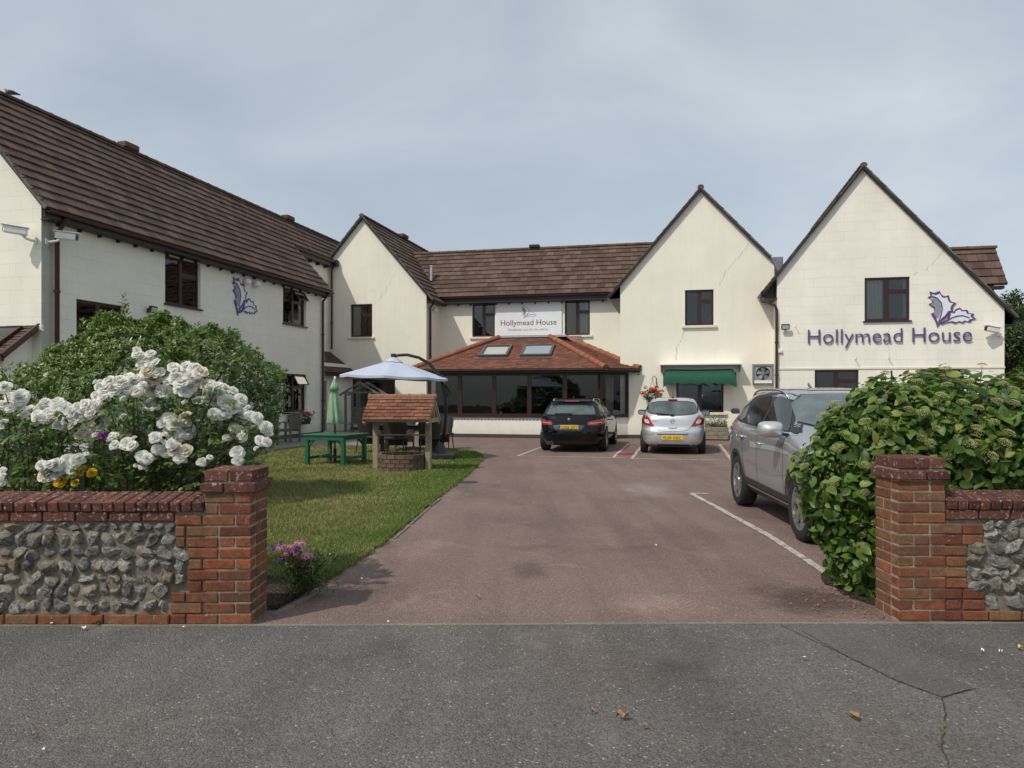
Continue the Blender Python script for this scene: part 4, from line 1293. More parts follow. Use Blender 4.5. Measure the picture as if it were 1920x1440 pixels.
pipe([(3.24, 4.3, 5.66), (3.03, 4.3, 5.4), (3.03, 4.3, 0.05)], 0.05)
mb = MB(); mb.box(2.95, 3.2, 4.02, 5.6, 5.60, 5.64); mb.box(3.2, 3.24, 4.0, 5.6, 5.60, 5.78); mb.build('fascia', M['fascia'], HOME)
mb = MB(); mb.tube([(2.35, 6.35, 6.9), (2.35, 6.35, 7.55)], 0.09, 10); mb.lathe([(0.0, .08), (.13, .06), (.13, .0), (.09, .0)], 10, Matrix.Translation((2.35, 6.35, 7.55))); mb.build('flue', M['silver_metal'], HOME, smooth=True, sharp=40)

# corner porch between the wings
slope((-0.30, 0.45, 2.50), (-0.30, 4.0, 2.50), [(0, Vector((-1.3, 0, 0.98)).normalized()), [(0, 0), (3.55, 0), (3.55, 1.62), (0, 1.62)]], 0.10, 0.165, 0.010, M['brown_tile'], seed=6)
wall_sheet([(0.16, 0), (3.98, 0), (3.98, 2.9), (0.16, 2.9)], [(0.75, 1.75, 0.05, 2.15)], -0.62, 'a', 0.2, 1, M['white_render'])
mb = MB(); mb.box(-0.76, -0.70, 0.75, 1.75, 0.05, 2.15); d = mb.build('door', M['rosewood'], HOME)
mb = MB(); mb.bbox(-0.70, -0.66, 1.6, 1.64, 0.95, 1.15, .005); mb.build('handle', M['silver_metal'], d)
mb = MB(); mb.box(-0.36, -0.30, 0.46, 3.98, 2.34, 2.47); mb.build('fascia', M['fascia'], HOME)
gutter((-0.25, 0.46, 2.46), (-0.25, 3.98, 2.46), (1, 0, 0), 0.05)
mb = MB(); mb.lathe([(0.02, -.16), (.09, -.13), (.10, .05), (.05, .14), (.02, .17)], 10, Matrix.Translation((-0.52, 2.15, 1.95))); mb.box(-.62, -.5, 2.13, 2.17, 2.0, 2.04); mb.build('porch_lamp', M['black_metal'], HOME, smooth=True, sharp=40)

# ===== middle block ========================================================
CB = 5.9
wall_sheet([(BR_A-.3, 0), (11.9, 0), (11.9, 5.92), (BR_A-.3, 5.92)], [(4.48, 5.55, 4.2, 5.70), (8.74, 9.86, 4.2, 5.74), (3.3, 4.2, 0.1, 2.1)], CB, 'b', 0.3, -1, M['cream_render'])
window('b', CB, -1, 4.48, 5.55, 4.2, 5.70, 'std', 'stone', curtain=[(0.05, 0.25, 'interior_mid')])
window('b', CB, -1, 8.74, 9.86, 4.2, 5.74, 'std', 'stone', curtain=[(0.05, 0.48, 'curtain_gold'), (0.6, 0.98, 'curtain_white')])
window('b', CB, -1, 3.3, 4.2, 0.1, 2.1, 'one', None, frame='white_plastic')
ceb, cez, crb, crz = CB-0.42, 5.98, CB+2.2, 8.50
upc = Vector((0, crb-ceb, crz-cez)); Lc = upc.length; upc.normalize()
roofC, _ = slope((-0.03, ceb, cez), (14.4, ceb, cez), [(0, upc), [(0.0, 0), (14.4, 0), (14.4, Lc), (0.0, Lc)]], TG, TW, TT, M['brown_tile'], seed=7)
slope((14.4, 2*crb-ceb, cez), (-0.03, 2*crb-ceb, cez), [(0, Vector((0, -upc.y, upc.z))), [(0, 0), (14.4, 0), (14.4, Lc), (0, Lc)]], TG, TW, TT, M['brown_tile'], seed=8)
ridge_run((0.8, crb, crz+.03), (14.0, crb, crz+.03), roofC, M['ridge_brown'])
mb = MB(); mb.bbox(6.7, 7.2, crb-.17, crb+.17, crz+.07, crz+.22, .03); mb.build('ridge_vent', M['fascia'], roofC)
gutter((3.2, ceb-.02, cez-.02), (11.5, ceb-.02, cez-.02), (0, -1, 0))
mb = MB(); mb.box(3.2, 11.6, ceb+.05, ceb+.09, cez-.28, cez-.03); mb.box(3.0, 11.6, ceb+.1, CB, cez-.29, cez-.26)
for i in range(14): mb.box(3.2+i*.6, 3.26+i*.6, CB-.14, CB-.002, cez-.36, cez-.292)
mb.build('fascia', M['fascia'], HOME)

# ===== third gable =========================================================
GB = 0.3; GA, GZ = 14.46, 8.84; GL, GR = 11.64, 16.93
gs_l, gs_r = (8.84-5.58)/(14.46-11.64), (8.84-6.36)/(16.76-14.46)
wall_sheet([(GL, 0), (GR, 0), (GR, 6.0), (16.76, 6.30), (GA, GZ-.10), (GL, 5.50)], [(13.92, 14.9, 4.02, 5.28), (13.62, 15.24, 0.95, 2.05)], GB, 'b', 0.3, -1, M['cream_render'])
wall_sheet([(GB+.001, 0), (5.9, 0), (5.9, 5.5), (GB+.001, 5.5)], [], GL, 'a', 0.3, -1, M['cream_render'])
window('b', GB, -1, 13.92, 14.9, 4.02, 5.28, 'std', 'stone', inset=0.1)
window('b', GB, -1, 13.62, 15.24, 0.95, 2.05, 'two', 'stone', inset=0.1)
gb0 = GB-0.14
upg = Vector((GA-11.22, 0, (GA-11.22)*gs_l)); Lg = upg.length; upg.normalize()
roofG, _ = slope((11.22, 10, GZ-(GA-11.22)*gs_l), (11.22, gb0, GZ-(GA-11.22)*gs_l), [(0, upg), [(0, 0), (10-gb0, 0), (10-gb0, Lg), (0, Lg)]], TG, TW, TT, M['brown_tile'], seed=9)
upg2 = Vector((GA-16.80, 0, (16.80-GA)*gs_r)); Lg2 = upg2.length; upg2.normalize()
slope((16.80, gb0, GZ-(16.80-GA)*gs_r), (16.80, 10, GZ-(16.80-GA)*gs_r), [(0, upg2), [(0, 0), (10-gb0, 0), (10-gb0, Lg2), (0, Lg2)]], TG, TW, TT, M['brown_tile'], seed=10)
ridge_run((GA, gb0, GZ+.03), (GA, 9.9, GZ+.03), roofG, M['ridge_brown'])
verge((11.22, gb0+.05, GZ-(GA-11.22)*gs_l), (GA, gb0+.05, GZ), 0.10, 0.09)
verge((16.80, gb0+.051, GZ-(16.80-GA)*gs_r), (GA, gb0+.051, GZ), 0.10, 0.09)
gutter((11.18, gb0+.1, 5.12), (11.18, 5.5, 5.12), (-1, 0, 0))
mb = MB(); mb.box(11.26, 11.63, gb0+.12, 5.5, 5.02, 5.06); mb.box(11.26, 11.30, gb0+.12, 5.5, 5.06, 5.2); mb.build('fascia', M['fascia'], HOME)
mb = MB(); mb.bbox(16.72, 17.25, GB+.25, GB+.75, 5.7, 6.38, .02); mb.build('lead_hopper', M['lead'], HOME)

# ===== right gable =========================================================
DB = -0.7; DA, DZ = 19.55, 8.97; DL, DR = 16.9, 23.65
ds_l, ds_r = (8.97-5.56)/(19.55-16.9), (8.97-4.34)/(23.65-19.55)
wall_sheet([(DL, 0), (DR, 0), (DR, 4.24), (DA, DZ-.10), (DL, 5.46)], [(19.6, 20.94, 3.96, 5.36), (18.08, 19.42, 1.25, 2.38), (21.18, 22.5, 1.25, 2.38)], DB, 'b', 0.3, -1, M['cream_blocks'])
wall_sheet([(DB+.001, 0), (GB-.001, 0), (GB-.001, 5.46), (DB+.001, 5.46)], [], DL, 'a', 0.3, -1, M['cream_render'])
wall_sheet([(DB+.001, 0), (9.0, 0), (9.0, 4.24), (DB+.001, 4.24)], [], DR, 'a', 0.3, 1, M['cream_blocks'])
window('b', DB, -1, 19.6, 20.94, 3.96, 5.36, 'std', 'brown', inset=0.05, curtain=[(0.05, 0.42, 'curtain_white'), (0.88, 0.98, 'curtain_white')], room='interior_mid')
window('b', DB, -1, 18.08, 19.42, 1.25, 2.38, 'std', 'brown', inset=0.05)
window('b', DB, -1, 21.18, 22.5, 1.25, 2.38, 'std', 'brown', inset=0.05)
db0 = DB-0.13
dl = 16.45; dr = 23.98
upd = Vector((DA-dl, 0, (DA-dl)*ds_l)); Ld = upd.length; upd.normalize()
roofD, _ = slope((dl, 9, DZ-(DA-dl)*ds_l), (dl, db0, DZ-(DA-dl)*ds_l), [(0, upd), [(0, 0), (9-db0, 0), (9-db0, Ld), (0, Ld)]], TG, TW, TT, M['brown_tile'], seed=11)
upd2 = Vector((DA-dr, 0, (dr-DA)*ds_r)); Ld2 = upd2.length; upd2.normalize()
slope((dr, db0, DZ-(dr-DA)*ds_r), (dr, 9, DZ-(dr-DA)*ds_r), [(0, upd2), [(0, 0), (9-db0, 0), (9-db0, Ld2), (0, Ld2)]], TG, TW, TT, M['brown_tile'], seed=12)
ridge_run((DA, db0, DZ+.03), (DA, 8.9, DZ+.03), roofD, M['ridge_brown'])
verge((dl, db0+.05, DZ-(DA-dl)*ds_l), (DA, db0+.05, DZ), 0.10, 0.09)
verge((dr, db0+.051, DZ-(dr-DA)*ds_r), (DA, db0+.051, DZ), 0.10, 0.09)
gz = DZ-(DA-dl)*ds_l
gutter((dl-.03, db0+.02, gz-.03), (dl-.03, GB-.02, gz-.03), (-1, 0, 0))
mb = MB(); mb.box(dl+.05, DL-.001, db0+.1, GB-.02, gz-.22, gz-.18); mb.box(dl+.04, dl+.08, db0+.1, GB-.02, gz-.178, gz-.02); mb.build('fascia', M['fascia'], HOME)
pipe([(dl-.02, DB+.05, gz-.09), (dl+.02, DB-.07, gz-.28), (DL-.06, DB-.09, gz-.45), (DL-.02, DB-.07, gz-.6), (DL-.02, DB-.07, 0.05)], 0.045)
gz2 = DZ-(dr-DA)*ds_r
mb = MB(); mb.box(DR+.001, dr-.05, db0+.1, 6, gz2-.24, gz2-.2); mb.box(dr-.08, dr-.04, db0+.1, 6, gz2-.198, gz2-.02); mb.build('fascia', M['fascia'], HOME)
gutter((dr+.03, db0+.02, gz2-.03), (dr+.03, 6, gz2-.03), (1, 0, 0))
mb = MB(); mb.box(DL-.01, DR+.01, DB-.025, DB-.001, 2.40, 2.455); mb.build('string_course', M['sill_paint'], HOME)
# dormer on its far slope
dmb = 3.0
pr = [(-1.0, 0.0)]
z_r, z_e, a_in, a_r = 6.80, 5.42, 21.0, 24.85
slope((a_in, dmb-0.75, z_e), (a_r, dmb-0.75, z_e), [(0, Vector((0, 0.75, z_r-z_e)).normalized()), [(0, 0), (a_r-a_in, 0), (a_r-a_in-.12, math.hypot(.75, z_r-z_e)), (0, math.hypot(.75, z_r-z_e))]], TG, TW, TT, M['brown_tile'], seed=13)
slope((a_r, dmb+0.75, z_e), (a_in, dmb+0.75, z_e), [(0, Vector((0, -0.75, z_r-z_e)).normalized()), [(0, 0), (a_r-a_in, 0), (a_r-a_in, math.hypot(.75, z_r-z_e)), (0.12, math.hypot(.75, z_r-z_e))]], TG, TW, TT, M['brown_tile'], seed=14)
ridge_run((a_in, dmb, z_r+.03), (a_r-.1, dmb, z_r+.03), roofD, M['ridge_brown'])
mb = MB(); mb.box(a_in, a_r-.35, dmb-.55, dmb+.55, 4.2, z_e+.02); mb.prism([(dmb-.6, z_e-.05), (dmb+.6, z_e-.05), (dmb, z_r-.1)], a_r-.45, a_r-.4, lambda u, v, h: (h, u, v)); mb.box(a_in, a_r-.1, dmb-.78, dmb-.5, z_e-.16, z_e-.05); mb.build('dormer', M['fascia'], HOME)

# ===== sun room ============================================================
SB = -0.4
fr = [4.55, 5.80, 7.10, 8.42, 9.72, 10.97]
sr = MB(); sr.box(4.5, 10.97, SB, SB+.25, 0, 0.76)
sr.prism([(10.98, SB), (11.90, GB-.004), (11.66, GB-.004), (10.98, SB+.25)], 0, 0.76, lambda u, v, h: (u, v, h))
sr.box(4.5, 4.75, SB+.251, CB, 0, 0.76)
sr.build('dwarf_wall', M['white_render'], HOME)
mb = MB(); mb.box(4.48, 10.98, SB-.02, SB-.001, 0, 0.13); mb.prism([(10.99, SB-.02), (11.92, GB-.03), (11.9, GB-.006), (10.98, SB-.003)], 0, .13, lambda u, v, h: (u, v, h)); mb.build('plinth', M['plinth_paint'], HOME)
mb = MB(); mb.box(11.92, 16.88, GB-.02, GB-.001, 0, 0.13); mb.box(16.9, 23.65, DB-.02, DB-.001, 0, .13); mb.build('plinth', M['plinth_paint'], HOME)
mb = MB(); mb.box(-1.6, BR_A, BB-.02, BB-.001, 0, .13); mb.build('plinth', M['plinth_paint'], HOME)
mb = MB(); mb.box(.001, .02, NB, FB, 0, .13); mb.build('plinth', M['plinth_paint'], HOME)
for i in range(5):
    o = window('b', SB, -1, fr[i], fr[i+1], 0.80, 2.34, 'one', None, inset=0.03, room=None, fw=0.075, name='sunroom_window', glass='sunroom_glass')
mb = MB(); mb.box(4.47, 11.0, SB-.05, SB+.2, 0.762, 0.80); mb.prism([(11.0, SB-.05), (11.95, GB-.05), (11.9, GB-.008), (11.0, SB+.2)], .762, .80, lambda u, v, h: (u, v, h)); mb.build('sunroom_sill', M['rosewood'], HOME)
mb = MB(); mb.box(4.5, 11.0, SB+.0, SB+.12, 2.341, 2.50); mb.prism([(11.001, SB), (11.92, GB-.01), (11.8, GB-.006), (11.001, SB+.12)], 2.341, 2.5, lambda u, v, h: (u, v, h)); mb.build('head_beam', M['rosewood'], HOME)
# splayed end light
p0, p1 = Vector((11.0, SB+.02, 0)), Vector((11.88, GB-.02, 0)); dd = (p1-p0).normalized(); nn = Vector((dd.y, -dd.x, 0))
mb = MB()
for q, w_ in ((p0, .10), (p1, .09)): mb.bar(q+Vector((0, 0, .8)), q+Vector((0, 0, 2.34)), w_, .09, up=dd)
mb.bar(p0+Vector((0, 0, .84)), p1+Vector((0, 0, .84)), .07, .08); mb.bar(p0+Vector((0, 0, 2.31)), p1+Vector((0, 0, 2.31)), .07, .08)
so = mb.build('sunroom_window', M['rosewood'], HOME)
mb = MB(); mb.bar(p0.lerp(p1, .5)+Vector((0, 0, .88)), p0.lerp(p1, .5)+Vector((0, 0, 2.27)), .008, .85, up=dd); 
mb = MB(); mb.add([p0+Vector((0, 0, .86)), p1+Vector((0, 0, .86)), p1+Vector((0, 0, 2.29)), p0+Vector((0, 0, 2.29))], [(0, 1, 2, 3)]); mb.build('pane', M['sunroom_glass'], so)
# scalloped lead apron under the sill
mb = MB(); vs = []; x = 4.5
while x < 11.0:
    poly = [(x, .762), (x, .70)] + [(x+.065+.062*math.cos(math.pi*(1+k/6)), .70+.055*math.sin(math.pi*(1+k/6))) for k in range(1, 6)] + [(x+.13, .70), (x+.13, .762)]
    mb.prism(poly, 0, .008, lambda u, v, h: (u, SB-.012-h, v)); x += .1302
mb.build('scalloped_apron', M['lead'], HOME)
# room behind the glass: floor, back wall, ceiling line, furniture shapes
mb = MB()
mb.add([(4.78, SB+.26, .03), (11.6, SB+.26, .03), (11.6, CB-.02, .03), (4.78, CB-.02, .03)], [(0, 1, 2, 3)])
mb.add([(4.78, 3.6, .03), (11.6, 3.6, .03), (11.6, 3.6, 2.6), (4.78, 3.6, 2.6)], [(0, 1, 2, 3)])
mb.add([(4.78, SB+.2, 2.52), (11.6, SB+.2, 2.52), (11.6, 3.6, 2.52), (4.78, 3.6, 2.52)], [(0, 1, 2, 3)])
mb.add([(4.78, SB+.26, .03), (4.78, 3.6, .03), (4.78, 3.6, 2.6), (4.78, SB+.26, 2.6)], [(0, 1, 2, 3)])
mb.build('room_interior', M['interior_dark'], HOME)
for (a_, b_, w_, h_) in ((6.2, 1.2, .62, .95), (7.4, 1.4, .62, .9), (9.0, 1.2, .7, 1.0), (10.3, 1.3, .62, .95)):
    mb = MB(); mb.bbox(a_, a_+w_, b_, b_+.6, .03, .45, .05); mb.bbox(a_, a_+w_, b_+.45, b_+.62, .45, h_, .05); mb.bbox(a_-.1, a_+.02, b_, b_+.55, .03, .62, .04); mb.bbox(a_+w_-.02, a_+w_+.1, b_, b_+.55, .03, .62, .04)
    o = mb.build('armchair', M['interior_mid']); o.location = (OX, OY, 0); o.rotation_euler = (0, 0, -TH)
    tag(o, {6.2: 'dim armchair behind the sunroom glass, leftmost of four', 7.4: 'dim armchair behind the sunroom glass, second from left', 9.0: 'dim armchair behind the sunroom glass, third from left', 10.3: 'dim armchair behind the sunroom glass, rightmost of four'}[a_], 'armchair', 'armchairs inside the sunroom')
mb = MB(); mb.tube([(0, 0, 0), (0, 0, .16)], [.05, .04], 10); o = mb.build('vase', M['white_plastic'], smooth=True, sharp=40); o.location = W(7.3, -.12, .80); tag(o, 'small white vase on the sunroom window sill', 'vase')
mb = MB(); mb.bar((11.25, .4, .8), (11.25, .4, 2.34), .28, .12, up=(0, 1, 0)); mb.build('timber_post', M['oak'], HOME)
# its roof: front slope, splay, left hip, with two rooflights
ez, tz, tb = 2.50, 3.80, 1.95
eb = SB-.36
A0, A1, T0, T1 = 4.02, 11.22, 6.70, 8.78
run_ = tb-eb; Lf = math.hypot(run_, tz-ez); upf = Vector((0, run_, tz-ez)).normalized()
roofS, PS = slope((A0, eb, ez), (A1, eb, ez), [(0, upf), [(0, 0), (A1-A0, 0), (T1-A0, Lf), (T0-A0, Lf)]], 0.115, 0.20, 0.011, M['red_tile'], seed=15, name='sunroom_roof')
S1 = Vector((12.35, GB-.06, ez)); S0 = Vector((A1, eb, ez)); TT1, TT2 = Vector((T1, tb, tz)), Vector((9.42, tb, tz))
axs = (S1-S0).normalized(); TT2 = TT1 + axs*0.72; pl = (TT1-S0); nrm = axs.cross(pl).normalized(); ups = nrm.cross(axs).normalized()
if ups.z < 0: ups = -ups
f2 = lambda q: ((q-S0).dot(axs), (q-S0).dot(ups))
slope(S0, S1, [(0, ups), [f2(S0), f2(S1), f2(TT2), f2(TT1)]], 0.115, 0.20, 0.011, M['red_tile'], seed=16, name='sunroom_roof')
run2 = T0-A0; L2_ = math.hypot(run2, tz-ez)
slope((A0, CB, ez), (A0, eb, ez), [(0, Vector((run2, 0, tz-ez)).normalized()), [(0, 0), (CB-eb, 0), (CB-tb, L2_), (0, L2_)]], 0.115, 0.20, 0.011, M['red_tile'], seed=17, name='sunroom_roof')
mb = MB(); mb.add([(T0, tb-.02, tz+.02), (9.42, tb-.02, tz+.02), (11.6, tb+.5, tz-1.6), (11.6, CB-.01, tz-1.6), (9.42, CB-.01, tz+.1), (T0, CB-.01, tz+.1)], [(0, 1, 4, 5), (1, 2, 3, 4)]); mb.add([S1-Vector((0, 0, .2)), TT2-Vector((0, 0, .2)), (11.6, tb+.5, tz-1.6), (11.64, GB+.3, ez-.4)], [(0, 1, 2, 3)])
mb.box(T0-.15, 9.5, CB-.1, CB-.002, tz+.05, tz+.36); mb.build('lead_flat', M['lead'], HOME)
ridge_run((A0, eb, ez+.03), (T0, tb, tz+.05), roofS, M['hip_red'], 0.12, 0.33, 'hip_tile')
ridge_run((A1, eb, ez+.03), (T1, tb, tz+.05), roofS, M['hip_red'], 0.12, 0.33, 'hip_tile')
ridge_run(S1+Vector((0, 0, .03)), TT2+Vector((0, 0, .05)), roofS, M['hip_red'], 0.12, 0.33, 'hip_tile')
ridge_run((T0, tb, tz+.04), (9.42, tb, tz+.04), roofS, M['lead'], 0.07, 0.5, 'ridge_tile')
gutter((A0-.02, eb-.06, ez-.02), (A1+.02, eb-.06, ez-.02), (0, -1, 0), 0.055, 'gutter_grey')
gn = Vector((axs.y, -axs.x, 0)).normalized()
if gn.y > 0: gn = -gn
gutter(S0+gn*.06-Vector((0, 0, .02)), S1+gn*.06-Vector((0, 0, .02)), gn, 0.055, 'gutter_grey')
mb = MB(); mb.box(A0+.02, A1, eb+.0, eb+.03, ez-.14, ez-.0); mb.box(A0+.05, A1, eb+.031, SB, ez-.14, ez-.11); mb.bar(S0-Vector((0, 0, .07)), S1-Vector((0, 0, .07)), .03, .14); mb.build('fascia', M['fascia'], HOME)
for (u0, u1) in ((5.95-A0+.42, 7.05-A0+.42), (7.95-A0-.0, 9.12-A0-.0)):
    v0_, v1_ = 1.05, 2.12
    mb = MB(); fw_ = .09
    for (a, b, c_, d_) in ((u0, u1, v0_, v0_+fw_), (u0, u1, v1_-fw_, v1_), (u0, u0+fw_, v0_+fw_, v1_-fw_), (u1-fw_, u1, v0_+fw_, v1_-fw_)):
        pts = [PS(x_, y_, h_) for h_ in (0.0, .11) for x_, y_ in ((a, c_), (b, c_), (b, d_), (a, d_))]
        mb.add(pts, [(0, 3, 2, 1), (4, 5, 6, 7), (0, 1, 5, 4), (1, 2, 6, 5), (2, 3, 7, 6), (3, 0, 4, 7)])
    pts = [PS(x_, y_, .032) for x_, y_ in ((u0-.15, v0_-.2), (u1+.15, v0_-.2), (u1+.15, v0_), (u0-.15, v0_))]; mb.add(pts, [(0, 1, 2, 3)])
    o = mb.build('rooflight', M['gutter_grey'], HOME)
    pts = [PS(x_, y_, .085) for x_, y_ in ((u0+fw_, v0_+fw_), (u1-fw_, v0_+fw_), (u1-fw_, v1_-fw_), (u0+fw_, v1_-fw_))]
    m2 = MB(); m2.add(pts, [(0, 1, 2, 3)]); m2.build('pane', M['window_glass'], o)
    pts = [PS(x_, y_, .035) for x_, y_ in ((u0+fw_, v0_+fw_), (u1-fw_, v0_+fw_), (u1-fw_, v1_-fw_), (u0+fw_, v1_-fw_))]
    m2 = MB(); m2.add(pts, [(0, 1, 2, 3)]); m2.build('blind', M['curtain_white'], o)
# two white pipes on the set-back wall beside it
for a_ in (3.45, 3.75): pipe([(a_, 4.6, 0.05), (a_, 4.6, 2.25)], .045, 'white_plastic', brackets=False)

# hairline cracks in the render
def wall_crack(pts, b_, seed, w=0.016):
    q = jag(pts, 7, 0.035, seed); rr = random.Random(seed); vs = []; fs = []
    for i, p in enumerate(q):
        ww = w*rr.uniform(.3, 1)/2
        vs += [(p[0]-ww, b_-.004, p[1]), (p[0]+ww, b_-.004, p[1]+ww*.5)]
        if i: fs.append((2*i-2, 2*i-1, 2*i+1, 2*i))
    mb = MB(); mb.add(vs, fs); mb.build('crack', M['crack'], HOME)
wall_crack([(13.6, 2.75), (13.62, 3.2), (13.85, 3.6), (13.9, 3.98)], GB, 1, .02)
wall_crack([(15.1, 5.4), (15.3, 5.9), (15.75, 6.35), (16.2, 7.0)], GB, 2)
wall_crack([(20.97, 5.4), (21.4, 5.55), (21.8, 6.0), (22.1, 6.3)], DB, 3)
wall_crack([(20.35, 2.6), (20.3, 3.3), (20.33, 3.9)], DB, 4, .012)
wall_crack([(0.42, 5.65), (0.8, 5.8), (1.2, 6.4), (1.5, 6.9)], BB, 5)
wall_crack([(4.45, 4.1), (4.2, 3.8), (4.1, 3.5)], CB, 6)
# ---------------------------------------------------------------- lettering and signs
def text_mesh(txt, width=None, height=None, extrude=0.0, bevel=0.0, bold=0.0, space=1.0):
    cu = bpy.data.curves.new('txt', 'FONT'); cu.body = txt; cu.size = 1.0
    cu.extrude = extrude; cu.bevel_depth = bevel; cu.offset = bold; cu.space_character = space
    cu.resolution_u = 4
    o = bpy.data.objects.new('txt', cu); COL.objects.link(o)
    dg = bpy.context.evaluated_depsgraph_get(); dg.update()
    me = bpy.data.meshes.new_from_object(o.evaluated_get(dg))
    bpy.data.objects.remove(o); bpy.data.curves.remove(cu)
    n = len(me.vertices); co = np.empty(n*3, np.float32); me.vertices.foreach_get('co', co); co = co.reshape(-1, 3)
    mn, mx = co.min(0), co.max(0)
    co[:, 0] -= mn[0]
    sx = width/(mx[0]-mn[0]) if width else 1.0
    sy = height/(mx[1]-mn[1]) if height else sx
    if not width: sx = sy
    co[:, 0] *= sx; co[:, 1] *= sy
    me.vertices.foreach_set('co', co.ravel()); me.update()
    return me

def letters(me, name, mat, parent, B):
    """one object for each letter"""
    bm = bmesh.new(); bm.from_mesh(me)
    bmesh.ops.remove_doubles(bm, verts=bm.verts, dist=1e-5)
    seen = set(); k = 0
    bm.verts.ensure_lookup_table()
    for v in bm.verts:
        if v in seen: continue
        st = [v]; comp = set([v])
        while st:
            q = st.pop()
            for e in q.link_edges:
                w = e.other_vert(q)
                if w not in comp: comp.add(w); st.append(w)
        seen |= comp
        idx = {q: i for i, q in enumerate(comp)}
        fs = [[idx[q] for q in f.verts] for f in {f for q in comp for f in q.link_faces}]
        m2 = bpy.data.meshes.new(name); m2.from_pydata([q.co[:] for q in comp], [], fs); m2.materials.append(mat)
        obj_from_mesh(name, m2, parent, B.copy())
    bm.free()

def frame_b(a, b, z):     # a thing fixed to a wall that faces the drive: local x along the wall, y into it, z up
    return W(a, b, z), -TH
TXT = Matrix(((1, 0, 0, 0), (0, 0, -1, 0), (0, 1, 0, 0), (0, 0, 0, 1)))      # text plane x,y -> x,z facing -y

LEAF1 = [(1128,1078),(1115,1035),(1092,993),(1112,985),(1110,960),(1080,935),(1100,925),(1098,905),(1075,893),(1090,885),(1085,858),(1110,868),(1140,857),(1150,880),(1165,890),(1190,885),(1195,910),(1205,925),(1230,932),(1215,950),(1210,970),(1215,985),(1195,988),(1185,1005),(1170,1025),(1150,1040)]
LEAF1G = [(1090,880),(1112,890),(1138,915),(1150,950),(1146,985),(1131,1028),(1121,1018),(1101,988),(1116,980),(1112,955),(1090,937),(1106,925),(1101,905)]
LEAF2 = [(1145,1050),(1180,1030),(1190,1000),(1188,985),(1215,990),(1225,970),(1250,960),(1262,975),(1290,975),(1298,995),(1325,998),(1320,1015),(1338,1030),(1315,1035),(1305,1050),(1280,1042),(1265,1055),(1245,1045),(1225,1055),(1200,1045),(1170,1050),(1150,1062)]
def emblem(name, label, loc, rz, height, rim='sign_purple', fill='leaf_white', shade='leaf_grey', thick=0.02, parent=None, ins=0.80):
    root = thing(name, label, 'emblem', loc, rz) if parent is None else parent
    k = height/221.0
    cv = lambda pl: [((x-1075)*k, (1078-y)*k) for x, y in pl]
    def sc(pl, s):
        cx = sum(p[0] for p in pl)/len(pl); cy = sum(p[1] for p in pl)/len(pl)
        return [(cx+(x-cx)*s, cy+(y-cy)*s) for x, y in pl]
    ly = [0 if parent is None else loc]
    off = Vector((0, 0, 0)) if parent is None else Vector(loc)
    fn = lambda u, v, h: (off.x+u, off.y-h, off.z+v)
    for pl, f in ((LEAF1, 1), (LEAF2, 2)):
        p = cv(pl)
        mb = MB(); mb.prism(p, 0.012 if parent is None else 0.0, 0.012+thick if parent is None else thick, fn); lo = mb.build('leaf_rim' if parent is None else 'leaf_outline', M[rim], root)
        h0 = 0.012+thick if parent is None else thick
        mb = MB(); mb.prism(sc(p, ins), h0, h0+thick*.2, fn); mb.build('leaf_face', M[fill], lo)
        if f == 1:
            mb = MB(); mb.prism(sc(cv(LEAF1G), .96), h0+thick*.2, h0+thick*.4, fn); mb.build('leaf_shade', M[shade], lo)
            vein = cv([(1098, 888), (1125, 900), (1148, 930), (1153, 962), (1146, 1000), (1133, 1045)])
        else:
            vein = cv([(1300, 1022), (1265, 1008), (1235, 1010), (1205, 1020), (1165, 1048)])
        mb = MB(); mb.tube([fn(u, v, h0+thick*.45) for u, v in vein], k*3.4, 5); mb.build('vein', M[rim], lo)
    return root

emblem('holly_leaf_emblem', 'purple-edged white holly leaf emblem above the large purple lettering', W(21.46, DB, 3.70), -TH, 1.17)
emblem('holly_leaf_emblem', 'purple-edged holly leaf emblem on the shaded left wing wall', W(0.0, -5.95, 4.08), math.pi/2-TH, 1.22)

root = thing('lettering_sign', 'raised purple lettering reading Hollymead House on the right gable', 'sign', W(17.86, DB, 3.25), -TH)
me = text_mesh('Hollymead House', width=4.86, height=None, extrude=0.012, bold=-0.008)
B_ = Matrix.Translation((0, -0.045, 0)) @ TXT
letters(me, 'letter', M['sign_purple'], root, B_)

root = thing('sign_board', 'white signboard with holly leaf and maroon lettering above the sunroom roof', 'sign', W(5.62, CB, 4.22), -TH)
mb = MB(); mb.bbox(0, 3.0, -0.07, -0.003, 0, 1.50, .006); mb.build('board', M['sign_white'], root)
bt = text_mesh('Hollymead House', width=2.55); bt.materials.append(M['sign_maroon']); obj_from_mesh('sign_text', bt, root, Matrix.Translation((0.22, -.0745, .46)) @ TXT)
bt = text_mesh('Residential care for the elderly', width=1.80); bt.materials.append(M['leaf_grey']); obj_from_mesh('sign_text', bt, root, Matrix.Translation((0.58, -.0745, .22)) @ TXT)
emblem('', '', (1.16, -.0712, .76), 0, 0.58, 'sign_maroon', 'sign_white', 'leaf_grey', 0.004, parent=root, ins=.93)

